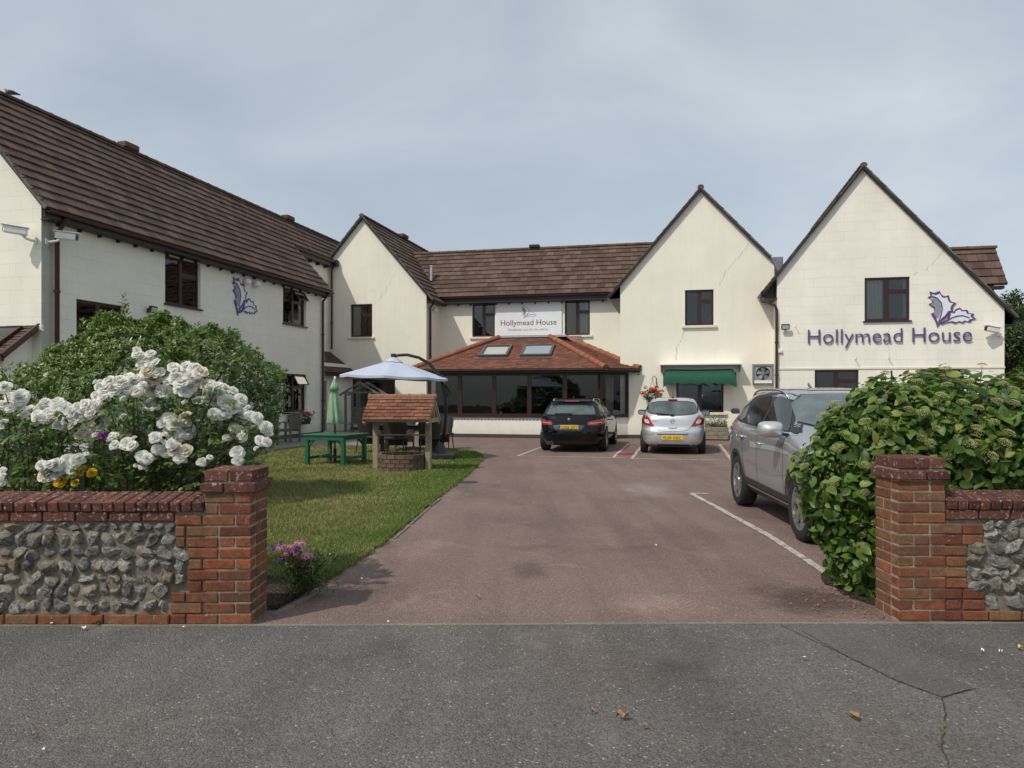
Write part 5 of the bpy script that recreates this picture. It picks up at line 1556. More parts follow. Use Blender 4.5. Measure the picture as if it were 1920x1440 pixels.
# ---------------------------------------------------------------- things fixed to the walls
def cctv(loc, rz, label, pitch=-0.15):
    root = thing('security_camera', label, 'camera', loc, rz, 'security cameras')
    RM = Matrix.Translation((0.12, -0.30, 0.16)) @ Matrix.Rotation(pitch, 4, 'X')
    mb = MB(); mb.bbox(-.08, .08, -.30, .14, -.075, .075, .018, RM); mb.bbox(-.10, .10, -.36, .17, .077, .105, .01, RM); mb.build('housing', M['white_plastic'], root)
    mb = MB(); mb.bbox(-.062, .062, -.312, -.301, -.058, .058, .004, RM); mb.build('lens_window', M['black_plastic'], root)
    mb = MB(); mb.tube([(0, -.01, 0), (0, -.10, 0), (.05, -.2, .03), (.12, -.26, .10)], [.03, .028, .026, .03], 8); mb.bbox(-.06, .06, -.03, 0, -.07, .07, .006); mb.build('bracket', M['white_plastic'], root, smooth=True, sharp=40)
    return root
cctv(W(-0.12, NB, 4.98), -TH-0.9, 'white security camera on the gable end pointing left', -0.1)
cctv(W(0.0, NB+.12, 4.98), math.pi/2-TH+0.35, 'white security camera beside the brown corner downpipe, pointing right', 0.1)
cctv(W(DR-.12, DB, 3.42), -TH-1.2, 'white security camera near the right gable corner')
def flood(loc, rz, label):
    root = thing('floodlight', label, 'floodlight', loc, rz, 'black floodlights')
    mb = MB(); mb.bbox(-.13, .13, -.17, -.09, -.01, .17, .012, Matrix.Rotation(0.35, 4, 'X')); mb.build('housing', M['black_plastic'], root)
    mb = MB(); mb.bbox(-.105, .105, -.176, -.171, .02, .14, .002, Matrix.Rotation(0.35, 4, 'X')); mb.build('lens', M['lamp_clear'], root)
    mb = MB(); mb.bbox(-.02, .02, -.14, 0, -.01, .02, .004); mb.bbox(-.05, .05, -.02, 0, -.05, .06, .004); mb.build('bracket', M['black_plastic'], root)
flood(W(0.0, -9.72, 3.80), math.pi/2-TH, 'black floodlight on the left wing above the rounded shrub')
flood(W(17.15, DB, 3.78), -TH, 'black floodlight on the right gable left of the purple lettering')
def globe(loc, rz, label, r=.12):
    root = thing('wall_lamp', label, 'lamp', loc, rz, 'round wall lamps')
    mb = MB(); mb.lathe([(0, -r), (r*.5, -r*.87), (r*.87, -r*.5), (r, 0), (r*.87, r*.5), (r*.5, r*.87), (0, r)], 14, Matrix.Translation((0, -.13, 0))); mb.build('globe', M['white_plastic'], root, smooth=True)
    mb = MB(); mb.lathe([(.0, 0), (.05, 0), (.05, .09), (.03, .1)], 10, Matrix.Rotation(R(90), 4, 'X')); mb.build('base', M['grey_plastic'], root)
globe(W(0, -5.28, 5.22), math.pi/2-TH, 'round white lamp under the eaves, nearer of the pair')
globe(W(0, -4.72, 5.22), math.pi/2-TH, 'round white lamp under the eaves, farther of the pair')
globe(W(BR_A, 4.85, 5.35), math.pi/2-TH, 'small round white lamp in the corner behind the second gable', .1)
# junction boxes
for loc, rz, lab in ((W(-0.02, NB, 3.05), -TH, 'small white junction box on the near gable corner'), (W(16.98, DB, 3.02), -TH, 'small white junction box beside the right downpipe')):
    mb = MB(); mb.bbox(-.09, .09, -.07, -.003, -.06, .06, .012); mb.bbox(-.11, .11, -.05, -.003, -.075, -.05, .004)
    o = mb.build('junction_box', M['white_plastic'], loc=loc, rot=(0, 0, rz)); tag(o, lab, 'junction box')
# pins for hanging baskets
for i, (a_, z_) in enumerate(((17.48, 3.82), (19.32, 2.72), (20.32, 2.74))):
    mb = MB(); mb.tube([(0, 0, 0), (0, -.16, .0), (0, -.19, .05)], .012, 6)
    o = mb.build('wall_hook', M['white_plastic'], loc=W(a_, DB, z_), rot=(0, 0, -TH)); tag(o, ('small wall hook left of the purple lettering', 'small wall hook above the left ground-floor window', 'small wall hook between the two ground-floor windows')[i], 'hook', 'wall hooks')
# scroll bracket on the right gable
mb = MB(); mb.bbox(-.02, .02, -.03, -.002, -.3, .3, .004); mb.tube([(0, -.02, .1), (0, -.2, .12), (0, -.26, .05), (0, -.2, 0)], .014, 6)
o = mb.build('basket_bracket', M['black_metal'], loc=W(20.4, DB, 2.05), rot=(0, 0, -TH)); tag(o, 'black iron basket bracket on the right gable wall', 'bracket')

# green awning and the little canopy over it
root = thing('awning', 'dark green canvas awning over the ground-floor window', 'awning', W(13.18, GB, 0), -TH)
AW = 2.45; prof = []
for k in range(9):
    an = math.pi/2*k/8; prof.append((-0.62*math.sin(an)-.03, 2.10+0.38*math.cos(an)))
prof += [(-.66, 2.05), (-.665, 2.0), (-.66, 1.93)]
mb = MB(); nx = 28; vs = []; fs = []
for i in range(nx+1):
    x = AW*i/nx
    for j, (y, z) in enumerate(prof):
        dz = 0
        if j >= 9: dz = 0.025*math.sin(i*1.35)*(j-8)/3; y = y + .012*math.sin(i*2.2)
        if j == len(prof)-1: dz += .03*abs(math.sin(i*.9)) - .12*abs(2*i/nx-1)**7
        sw = 0.02*math.sin(math.pi*i/nx)
        ee = max(0, abs(2*i/nx-1)-.86)/.14; rn = .2*(1-math.sqrt(max(0, 1-ee*ee)))*(1-j/(len(prof)-1))
        vs.append((x, y, z+dz-sw-rn))
m_ = len(prof)
for i in range(nx):
    for j in range(m_-1): fs.append((i*m_+j, i*m_+j+1, (i+1)*m_+j+1, (i+1)*m_+j))
mb.add(vs, fs); mb.build('canvas', M['green_canvas'], root, smooth=True)
for x in (0.0, AW):
    mb = MB(); pl = [(y, min(z, 2.36)) for y, z in prof[:9]] + [(-.03, 2.10)]
    n_ = len(pl); mb.add([(x, y, z) for y, z in pl], [tuple(range(n_))])
    mb.add([(x, -.63, 2.10), (x, -.03, 2.10), (x, -.03, 2.02), (x+(.02 if x else -.02), -.3, 1.98), (x+(.03 if x else -.03), -.66, 1.80)], [(0, 1, 2, 3, 4)])
    mb.build('side_panel', M['green_canvas'], root)
mb = MB(); mb.tube([(0, -.02, 2.10), (0, -.63, 2.10), (AW, -.63, 2.10), (AW, -.02, 2.10)], .014, 6); mb.build('frame', M['black_metal'], root)
root = thing('door_canopy', 'shallow white wall canopy directly above the green awning', 'canopy', W(13.06, GB, 2.50), -TH)
mb = MB(); mb.bbox(0, 2.76, -.50, -.002, .10, .16, .01); mb.build('canopy_board', M['white_plastic'], root)
for x in (0.02, 2.70):
    mb = MB(); mb.prism([(-.48, .099), (-.003, .099), (-.003, -.14)], x, x+.04, lambda u, v, h: (h, u, v)); mb.build('bracket', M['grey_plastic'], root)

# kitchen extractor fan in its square box
root = thing('extractor_fan', 'grey square extractor fan box on the cream wall beside the downpipe', 'fan', W(16.20, GB, 1.93), -TH)
S_ = 0.70
mb = MB()
for (x0, x1, z0, z1) in ((0, S_, 0, .07), (0, S_, S_-.07, S_), (0, .07, .07, S_-.07), (S_-.07, S_, .07, S_-.07)): mb.bbox(x0, x1, -.12, -.002, z0, z1, .008)
mb.build('casing', M['lead'], root)
mb = MB(); k = 28; vs = []
for (r_, y_) in ((.285, -.09), (.235, -.09), (.225, -.02)):
    for i in range(k): vs.append((S_/2+r_*math.cos(2*math.pi*i/k), y_, S_/2+.02+r_*math.sin(2*math.pi*i/k)))
fs = [(j*k+i, j*k+(i+1) % k, (j+1)*k+(i+1) % k, (j+1)*k+i) for j in range(2) for i in range(k)]
mb.add(vs, fs)
mb.add([(.07, -.085, .07), (S_-.07, -.085, .07), (S_-.07, -.085, .15), (.07, -.085, .15)], [(0, 1, 2, 3)])
for sx in (0, 1):
    for sz in (0, 1):
        cx, cz = (.07, S_-.07)[sx], (.07, S_-.07)[sz]
        pts = [(cx, -.085, cz)] + [(S_/2+.285*math.cos(a_), -.085, S_/2+.02+.285*math.sin(a_)) for a_ in [(math.pi/2)*(q/6) + (0 if sx and sz else math.pi/2 if (not sx and sz) else math.pi if (not sx and not sz) else 1.5*math.pi) for q in range(7)]]
        mb.add(pts, [tuple(range(8))])
mb.build('face_plate', M['grey_plastic'], root)
mb = MB(); mb.add([(.05, -.006, .05), (S_-.05, -.006, .05), (S_-.05, -.006, S_-.05), (.05, -.006, S_-.05)], [(0, 1, 2, 3)]); mb.build('duct', M['black_plastic'], root)
for i in range(5):
    an = 2*math.pi*i/5+.3; c_, s_ = math.cos(an), math.sin(an)
    pl = [(.04, -.03), (.2, -.085), (.215, .02), (.19, .085), (.05, .035)]
    mb = MB(); vs = []
    for h in (0, .006):
        for (r_, t_) in pl: vs.append((S_/2+r_*c_-t_*s_, -.045-h-t_*.35, S_/2+.02+r_*s_+t_*c_))
    mb.add(vs, [(0, 1, 2, 3, 4), (9, 8, 7, 6, 5)] + [(q, (q+1) % 5, (q+1) % 5+5, q+5) for q in range(5)])
    mb.build('blade', M['lead'], root)
mb = MB(); mb.lathe([(0, .03), (.05, .025), (.06, 0), (.06, -.03)], 14, Matrix.Translation((S_/2, -.06, S_/2+.02)) @ Matrix.Rotation(R(90), 4, 'X')); mb.build('hub', M['lead'], root)
mb = MB(); mb.bbox(.06, S_-.06, -.15, -.121, .03, .13, .008); mb.build('tray', M['white_plastic'], root)

# pigeon on the left ridge
pg = PX(20, 186, 18.6)
root = thing('pigeon', 'grey pigeon perched on the left wing ridge', 'pigeon', (pg.x, pg.y, pg.z + 0.10), 0.2)
mb = MB()
mb.tube([(-.13, 0, .135), (-.115, 0, .128), (-.095, 0, .105), (-.06, 0, .085), (0, 0, .075), (.06, 0, .065), (.12, 0, .05), (.20, 0, .03), (.22, 0, .028)], [.008, .028, .034, .05, .062, .055, .035, .02, .012], 12)
mb.build('body', M['pigeon_grey'], root, smooth=True)
mb = MB(); mb.tube([(-.135, 0, .138), (-.160, 0, .130)], [.008, .002], 6); mb.build('beak', M['pigeon_dark'], root)
for s_ in (-1, 1):
    mb = MB(); mb.tube([(-.03, s_*.05, .09), (.05, s_*.056, .075), (.14, s_*.03, .05), (.19, s_*.015, .04)], [.02, .028, .016, .004], 6); mb.build('wing', M['pigeon_dark'], root, smooth=True)
    mb = MB(); mb.tube([(0, s_*.025, .03), (0, s_*.025, -.03)], .006, 5); mb.tube([(-.03, s_*.025, -.03), (.02, s_*.025, -.03)], .005, 5); mb.build('leg', M['red_cloth'], root)
# ---------------------------------------------------------------- wishing well
wl = (-2.27, 15.42)
root = thing('wishing_well', 'wishing well with red tiled roof on oak posts over a brick ring', 'wishing well', (wl[0], wl[1], 0.02), -0.15)
mb = MB(); mb.lathe([(.44, 0), (.475, 0), (.475, .335), (.44, .335), (.44, 0)], 28); mb.build('mortar_ring', M['well_mortar'], root)
rr = random.Random(4)
for k in range(4):
    nb = 16
    for i in range(nb):
        an0 = 2*math.pi*(i + .5*(k % 2))/nb
        key = ('w', rr.randrange(3))
        if key not in BR:
            bm = bmesh.new(); bmesh.ops.create_cube(bm, size=1)
            for q in bm.verts:
                an = q.co.x*(2*math.pi/nb-.035); r_ = .44 if q.co.y < 0 else .492
                q.co = Vector((math.sin(an)*r_, -math.cos(an)*r_ + .47, q.co.z*.072))
            bmesh.ops.bevel(bm, geom=list(bm.edges), offset=.004, segments=1, affect='EDGES')
            me = bpy.data.meshes.new('brick'); bm.to_mesh(me); bm.free(); me.materials.append(M['well_brick']); BR[key] = me
        o = obj_from_mesh('brick', BR[key], root)
        o.rotation_euler = (0, 0, an0)
        o.location = (.47*math.sin(an0), -.47*math.cos(an0), .045+k*.084)
PW = .56
for s_ in (-1, 1):
    mb = MB(); mb.bbox(s_*PW-.055, s_*PW+.055, -.055, .055, 0, 1.06, .006); mb.build('post', M['oak'], root)
    # gable frame: tie beam, rafters, king post
    mb = MB(); x = s_*(PW+.10)
    mb.bar((x, -.42, 1.03), (x, .42, 1.03), .055, .09); mb.build('tie_beam', M['oak'], root)
    mb = MB(); mb.bar((x, -.45, .96), (x, 0, 1.40), .05, .07); mb.bar((x, .45, .96), (x, 0, 1.40), .0505, .0705); mb.bar((x, 0, 1.06), (x, 0, 1.36), .0485, .05); mb.build('gable_frame', M['oak'], root)
ux = Vector((0, .45, .44)).normalized(); Lw = math.hypot(.47, .46)
for sd in (1, -1):
    e0 = (-.70*sd, -.48*sd, 1.04); e1 = (.70*sd, -.48*sd, 1.04)
    rf, _ = slope(e0, e1, [(0, Vector((0, .47*sd, .46)).normalized()), [(0, 0), (1.4, 0), (1.4, Lw), (0, Lw)]], 0.095, 0.165, 0.012, M['red_tile'], seed=30+sd, parent=root, split=120, near=Vector((0, -10, 2)), jit=.005, deckmat=M['oak'])
ridge_run((-.71, 0, 1.50), (.71, 0, 1.50), root, M['hip_red'], .075, .284)
mb = MB(); mb.bar((-.705, -.07, 1.475), (.705, -.07, 1.475), .02, .025); 
for i in range(6): mb.tube([(-.70+i*.28, .078*math.cos(a_), 1.503+.066*math.sin(a_)) for a_ in [math.pi*q/8 for q in range(9)]], .008, 5)
mb.build('ridge_mortar', M['well_mortar'], root)
mb = MB(); mb.tube([(-.6, 0, .72), (.6, 0, .72)], .018, 8); mb.build('winding_bar', M['oak'], root)

# ---------------------------------------------------------------- green table with its parasol
root = thing('garden_table', 'green painted wooden garden table on the lawn', 'table', (-3.93, 16.7, 0.02), -0.33)
TX, TY, TH_ = .50, .52, .68
for i in range(9):
    x0 = -TY + i*(2*TY/9)
    mb = MB(); mb.bbox(-TX-.06, TX+.06, x0+.004, x0+2*TY/9-.004, TH_-.03, TH_, .004); mb.build('slat', M['green_paint'], root)
mb = MB(); mb.box(-TX+.02, TX-.02, -TY+.03, -TY+.055, TH_-.12, TH_-.031); mb.box(-TX+.02, TX-.02, TY-.055, TY-.03, TH_-.12, TH_-.031); mb.box(-TX+.02, -TX+.045, -TY+.06, TY-.06, TH_-.12, TH_-.032); mb.box(TX-.045, TX-.02, -TY+.06, TY-.06, TH_-.12, TH_-.032); mb.build('apron', M['green_paint'], root)
for sx in (-1, 1):
    for sy in (-1, 1):
        mb = MB(); x, y = sx*(TX-.05), sy*(TY-.08); mb.bbox(x-.042, x+.042, y-.042, y+.042, 0, TH_-.032, .005); mb.build('leg', M['green_paint'], root)
        mb = MB(); mb.bar((x-sx*.04, y, TH_-.24), (x-sx*.18, y, TH_-.10), .04, .05); mb.build('brace', M['green_paint'], root)
    mb = MB(); mb.bbox(sx*(TX-.05)-.025, sx*(TX-.05)+.025, -TY+.12, TY-.12, .13, .19, .004); mb.build('stretcher', M['green_paint'], root)
mb = MB(); mb.bbox(-TX+.08, TX-.08, -.04, .04, .132, .188, .004); mb.build('stretcher', M['green_paint'], root)

root = thing('closed_parasol', 'closed pale green parasol standing through the green table', 'parasol', (-3.96, 16.7, 0.02), 0)
mb = MB(); mb.tube([(0, 0, 0), (0, 0, 1.86)], .019, 10); mb.build('pole', M['black_metal'], root, smooth=True)
mb = MB(); mb.tube([(0, 0, .0), (0, 0, .34)], .035, 10); mb.build('socket', M['black_metal'], root)
mb = MB(); n = 32; vs = []; fs = []
pr = [(1.90, .012, 0), (1.84, .045, .2), (1.75, .085, .3), (1.655, .125, .4), (1.65, .085, .4), (1.55, .10, .55), (1.3, .135, .75), (1.05, .165, .9), (.92, .18, 1.0), (.90, .165, 1.0)]
for (z, r_, fl) in pr:
    for i in range(n):
        an = 2*math.pi*i/n
        k = 1 + fl*.24*math.cos(8*an+z*1.5) + fl*.05*math.sin(3*an+z*2)
        vs.append((r_*.9*k*math.cos(an)+.02*math.sin(z*3), r_*.9*k*math.sin(an), z + (.015*math.sin(5*an) if z < .95 else 0)))
for j in range(len(pr)-1):
    for i in range(n): fs.append((j*n+i, j*n+(i+1) % n, (j+1)*n+(i+1) % n, (j+1)*n+i))
mb.add(vs, fs); mb.build('canopy', M['pale_green_canvas'], root, smooth=True)
mb = MB(); mb.lathe([(0, 1.965), (.02, 1.95), (.026, 1.92), (.018, 1.88)], 10); mb.build('finial', M['white_plastic'], root, smooth=True)

# ---------------------------------------------------------------- big cantilever parasol
bx, by = -1.72, 18.0
root = thing('cantilever_parasol', 'open pale blue cantilever parasol on a curved black arm', 'parasol', (bx, by, 0.02), 0)
mb = MB(); mb.bbox(-.36, .36, -.36, .36, 0, .15, .03); mb.build('base', M['black_plastic'], root)
for a_ in (-.18, .18):
    mb = MB(); mb.bbox(a_-.03, a_+.03, -.375, -.361, .04, .09, .004); mb.build('base_lug', M['black_plastic'], root)
mb = MB(); mb.lathe([(.19, .15), (.15, .2), (.085, .36), (.07, .40), (0, .41)], 16); mb.build('collar', M['black_plastic'], root, smooth=True, sharp=40)
cxx = PX(738, 690, 18.0).x - bx
arm = [(0.04, 0, .38), (.10, 0, .75), (.135, 0, 1.15), (.12, 0, 1.5), (.045, 0, 1.82), (-.08, 0, 2.08), (-.28, 0, 2.30), (-.52, 0, 2.44), (-.80, 0, 2.51), (-1.02, 0, 2.50), (cxx-.03, 0, 2.46)]
mb = MB(); mb.tube(arm, [.045]*4+[.042]*3+[.036]*4, 12); mb.build('arm', M['black_metal'], root, smooth=True)
mb = MB(); mb.bar((.155, -.0, 1.50), (.0, -.0, 2.02), .10, .12, up=(0, 1, 0)); mb.bar((.12, -.03, 1.78), (.24, -.06, 1.62), .05, .06); mb.bar((.2, -.06, 1.68), (.24, -.06, 1.52), .03, .04); mb.build('crank_housing', M['black_plastic'], root)
mb = MB(); mb.bar((.03, -.07, 1.96), (.10, -.07, 1.83), .045, .02); mb.build('crank_plate', M['silver_metal'], root)
zc, zr, RP = 2.40, 1.985, 1.30
mb = MB(); mb.tube([(cxx, 0, zc-.02), (cxx, 0, 2.50)], .035, 10); mb.bbox(cxx-.06, cxx+.06, -.05, .05, 2.44, 2.54, .015); mb.build('hanger', M['black_plastic'], root)
n = 8; seg = 6
vs = [(cxx, 0, zc)]; 
mb = MB()
def can(an, t_):
    sag = -.055*math.sin(math.pi*t_)
    c8 = math.cos(math.pi/8)
    ph = (an % (2*math.pi/8)) - math.pi/8
    r_ = RP*t_*(1 - .05*math.cos(ph*8/2)*t_) 
    tilt = .05*math.cos(an)*t_
    return (cxx+r_*math.cos(an), r_*math.sin(an), zc+(zr-zc)*t_+sag*.3*(math.cos(ph*4)) - .02*math.cos(ph*8/2)*t_ - tilt)
vs = []; fs = []; NA = 64
for j in range(9):
    for i in range(NA): vs.append(can(2*math.pi*i/NA, .10+.90*j/8))
for i in range(NA):
    x, y, z = can(2*math.pi*i/NA, 1.0); vs.append((x*1.0, y*1.0, z-.055))
for j in range(9):
    for i in range(NA): fs.append((j*NA+i, j*NA+(i+1) % NA, (j+1)*NA+(i+1) % NA, (j+1)*NA+i))
mb.add(vs, fs); o = mb.build('canopy', M['blue_canvas'], root, smooth=True); o.data.set_sharp_from_angle(angle=R(20))
mb = MB(); vs = []; fs = []
for j, (t_, dz) in enumerate(((.02, .075), (.10, .055), (.17, .015))):
    for i in range(24): x, y, z = can(2*math.pi*i/24, t_); vs.append((x, y, z+dz))
for j in range(2):
    for i in range(24): fs.append((j*24+i, j*24+(i+1) % 24, (j+1)*24+(i+1) % 24, (j+1)*24+i))
mb.add(vs, fs); mb.build('vent_cap', M['blue_canvas'], root, smooth=True)
for i in range(8):
    an = 2*math.pi*(i)/8
    mb = MB(); p = can(an, .1); q = can(an, .99); mb.bar((p[0], p[1], p[2]-.02), (q[0], q[1], q[2]-.02), .02, .02); mb.build('rib', M['black_metal'], root)

# ---------------------------------------------------------------- rattan set under the parasol
def chair_proto(loc, rz, label):
    root = thing('rattan_chair', label, 'chair', loc, rz, 'rattan chairs around the garden table')
    mb = MB(); mb.bbox(-.27, .27, -.26, .26, .38, .45, .02); mb.build('seat', M['wicker'], root)
    mb = MB(); vs = []; fs = []; n = 16
    for k, (zz, sp) in enumerate(((.40, .27), (.62, .29), (.80, .31), (.93, .32))):
        for i in range(n+1):
            an = math.pi*(i/n) ; top = zz if k < 3 else .66 + .29*math.sin(an)**.6
            if k == 2: top = .60 + .2*math.sin(an)**.6
            vs.append((sp*math.cos(an), -.02 + (sp+.02*k)*math.sin(an)*1.0, top))
    m_ = n+1
    for k in range(3):
        for i in range(n): fs.append((k*m_+i, k*m_+i+1, (k+1)*m_+i+1, (k+1)*m_+i))
    nv = len(vs)
    vs += [(x*.92, y*.92, z) for x, y, z in vs]
    fs += [tuple(nv+q for q in reversed(f)) for f in fs]
    fs += [(3*m_+i, 3*m_+i+1, nv+3*m_+i+1, nv+3*m_+i) for i in range(n)]
    mb.add(vs, fs); mb.build('backrest', M['wicker'], root, smooth=True, sharp=50)
    mb = MB(); mb.bbox(-.28, .28, -.27, -.24, .20, .40, .01); mb.build('seat_front', M['wicker'], root)
    for sx in (-1, 1):
        for sy in (-1, 1):
            mb = MB(); mb.tube([(sx*.22, sy*.2, .40), (sx*.26, sy*.25, 0)], .016, 6); mb.build('leg', M['wicker'], root)
    return root
for i, (x, y, rz, lab) in enumerate(((-3.85, 20.1, 2.9, 'dark rattan chair, leftmost beside the wishing well'), (-3.05, 19.55, 3.14, 'dark rattan chair with its back behind the left oak post'), (-2.15, 19.5, 3.3, 'dark rattan chair with its back behind the right oak post'), (-3.1, 21.6, 0.1, 'dark rattan chair on the far side of the outdoor table, to the left'), (-2.0, 21.5, -0.2, 'dark rattan chair on the far side of the outdoor table, to the right'))):
    chair_proto((x, y, .02), rz, lab)
root = thing('outdoor_table', 'dark glass outdoor table among the rattan chairs', 'table', (-2.7, 20.55, .02), 0)
mb = MB(); mb.bbox(-.95, .75, -.5, .5, .715, .73, .005); mb.build('top', M['table_glass'], root)
mb = MB(); mb.bbox(-.9, .7, -.45, .45, .62, .712, .01); mb.build('skirt', M['wicker'], root)
for sx in (-.8, .6):
    for sy in (-.38, .38): mb = MB(); mb.bbox(sx-.05, sx+.05, sy-.05, sy+.05, 0, .62, .008); mb.build('leg', M['wicker'], root)
mb = MB(); mb.bbox(-.15, .15, -.04, .02, 0, .16, .01); o = mb.build('menu_box', M['white_plastic'], loc=(-2.45, 20.3, .752)); tag(o, 'small white box standing on the dark outdoor table', 'box')

# ---------------------------------------------------------------- timber arbour seat by the second gable
ab = PX(682, 806, 29.0)
root = thing('arbour_seat', 'weathered timber swing seat with pitched top behind the wishing well', 'arbour', (ab.x, ab.y, 0.0), -TH)
for sx in (-.62, .62):
    for sy in (-.3, .3): mb = MB(); mb.bbox(sx-.04, sx+.04, sy-.04, sy+.04, 0, 1.66, .006); mb.build('post', M['weathered_wood'], root)
for sy in (-.36, .36):
    mb = MB(); mb.bar((-.84, sy, 1.55), (.02, sy, 2.05), .05, .07); mb.bar((.84, sy, 1.55), (-.02, sy, 2.05), .0505, .0705); mb.bar((-.62, sy, 1.66), (.62, sy, 1.66), .048, .06); mb.build('rafter', M['weathered_wood'], root)
for i in range(6):
    mb = MB(); t_ = i/5; mb.bbox(-.55, .55, -.25+.1*i-.04, -.25+.1*i+.04, .42, .445, .004); mb.build('seat_slat', M['weathered_wood'], root)
    mb = MB(); mb.bbox(-.55, .55, .27, .29, .5+.1*i, .58+.1*i, .004); mb.build('back_slat', M['weathered_wood'], root)

# ---------------------------------------------------------------- wooden armchairs under the left wing window
def garden_armchair(loc, rz, label):
    root = thing('garden_armchair', label, 'chair', loc, rz, 'wooden armchairs by the left wing')
    m_ = M['weathered_wood']
    for i in range(5): mb = MB(); mb.bbox(-.26, .26, -.25+.1*i, -.165+.1*i, .42, .44, .003); mb.build('seat_slat', m_, root)
    for i in range(6): mb = MB(); mb.bbox(-.24+.083*i, -.185+.083*i, .26, .28, .46, .90, .003); mb.build('back_slat', m_, root)
    mb = MB(); mb.bbox(-.30, .30, .25, .29, .90, .98, .006); mb.build('top_rail', m_, root)
    for sx in (-1, 1):
        mb = MB(); mb.bbox(sx*.30-.03, sx*.30+.03, -.28, -.22, 0, .64, .004); mb.build('leg', m_, root)
        mb = MB(); mb.bbox(sx*.30-.03, sx*.30+.03, .24, .30, 0, .94, .004); mb.build('leg', m_, root)
        mb = MB(); mb.bbox(sx*.30-.04, sx*.30+.04, -.32, .30, .642, .67, .004); mb.build('armrest', m_, root)
        mb = MB(); mb.bbox(sx*.30-.02, sx*.30+.02, -.22, .24, .14, .20, .003); mb.build('stretcher', m_, root)
        mb = MB(); mb.bbox(sx*.30-.021, sx*.30+.021, -.22, .24, .36, .418, .003); mb.build('stretcher', m_, root)
garden_armchair(W(1.30, -6.2, .004), -math.pi/2-TH, 'weathered wooden armchair below the open left wing window, nearer one')
garden_armchair(W(1.15, -4.55, .004), -math.pi/2-TH, 'weathered wooden armchair beside the flower trough, farther one')

# ---------------------------------------------------------------- lectern board behind the roses
root = thing('lectern_board', 'dark sloping board on a black post behind the white roses', 'board', (-5.35, 9.3, .02), 0.1)
mb = MB(); mb.bbox(-.05, .05, -.05, .05, 0, .78, .006); mb.build('post', M['black_metal'], root)
mb = MB(); mb.bbox(-.24, .24, -.17, .17, -.03, .03, .02, Matrix.Translation((0, 0, .84)) @ Matrix.Rotation(.55, 4, 'X')); mb.build('panel', M['black_plastic'], root)
mb = MB(); mb.bbox(-.2, .2, -.13, .13, .031, .036, .002, Matrix.Translation((0, 0, .84)) @ Matrix.Rotation(.55, 4, 'X')); mb.build('panel_face', M['grey_plastic'], root)

# ---------------------------------------------------------------- small things on the ground
def fallen_leaf(x, y, size, mat, label, cat='leaf', seed=0, group='fallen leaves on the pavement'):
    rr = random.Random(seed); gx, gy = ground_pt(x, y)
    vs = []; fs = []; n = 8
    for i in range(n+1):
        t_ = i/n; w = math.sin(math.pi*min(1, t_*1.02))**.8*.34*size*(1+.15*rr.uniform(-1, 1)); c_ = .012*math.sin(t_*5+seed)
        for s_, k in ((-1, 1), (0, 0), (1, 1)): vs.append((size*(t_-.5), s_*w, .008+abs(c_)+k*(.010+.006*math.sin(t_*9+seed))*size/.05))
        if i:
            b = 3*(i-1); fs += [(b, b+1, b+4, b+3), (b+1, b+2, b+5, b+4)]
    m_ = MB(); m_.add(vs, fs); o = m_.build('fallen_leaf' if cat == 'leaf' else 'fallen_petal', M[mat], smooth=True, loc=(gx, gy, .004), rot=(rr.uniform(-.1, .1), rr.uniform(-.1, .1), rr.uniform(0, 6.28)))
    tag(o, label, cat, group)
fallen_leaf(1168, 1350, .062, 'dead_leaf', 'curled brown leaf on the pavement, middle of the three together', seed=1)
fallen_leaf(1113, 1339, .032, 'dead_leaf', 'small brown leaf on the pavement, left of the three together', seed=2)
fallen_leaf(1210, 1369, .036, 'dead_leaf', 'narrow brown leaf on the pavement, right of the three together', seed=3)
fallen_leaf(1602, 1350, .070, 'dead_leaf', 'single large brown leaf on the pavement near the crack', seed=4)
fallen_leaf(64, 1384, .035, 'dead_leaf', 'orange-brown leaf on the pavement at lower left', seed=5)
fallen_leaf(1912, 1220, .042, 'yellow_leaf', 'yellow leaf on the pavement by the right wall', seed=6)
fallen_leaf(1842, 1226, .03, 'fallen_petal', 'pale petal on the pavement by the right wall, left one', 'petal', 7, 'fallen petals')
fallen_leaf(1876, 1227, .024, 'fallen_petal', 'pale petal on the pavement by the right wall, right one', 'petal', 8, 'fallen petals')
fallen_leaf(156, 1183, .042, 'fallen_petal', 'white rose petal on the pavement under the left wall', 'petal', 9, 'fallen petals')
fallen_leaf(344, 1182, .03, 'fallen_petal', 'white rose petal on the pavement near the left pier', 'petal', 10, 'fallen petals')
fallen_leaf(96, 1174, .026, 'fallen_petal', 'small white petal at the foot of the flint wall', 'petal', 11, 'fallen petals')
fallen_leaf(728, 1171, .026, 'fallen_petal', 'small white petal at the pavement edge of the drive', 'petal', 12, 'fallen petals')
fallen_leaf(678, 1090, .026, 'fallen_petal', 'small white petal on the drive near the lawn', 'petal', 13, 'fallen petals')
fallen_leaf(1230, 1026, .03, 'fallen_petal', 'lone white petal in the middle of the drive', 'petal', 14, 'fallen petals')
fallen_leaf(895, 1123, .04, 'dead_leaf', 'dry curled leaf on the drive', seed=15)
fallen_leaf(622, 1044, .06, 'fallen_petal', 'white petal lying on the lawn edge by the pink flowers', 'petal', 16, 'fallen petals')
fallen_leaf(1508, 1239, .026, 'fallen_petal', 'white fleck on the pavement right of centre', 'petal', 17, 'fallen petals')
fallen_leaf(82, 1413, .022, 'fallen_petal', 'pale fleck on the pavement at lower left corner', 'petal', 18, 'fallen petals')
rr = random.Random(9); mb = MB(); nx, ny = 16, 7; vs = []; fs = []
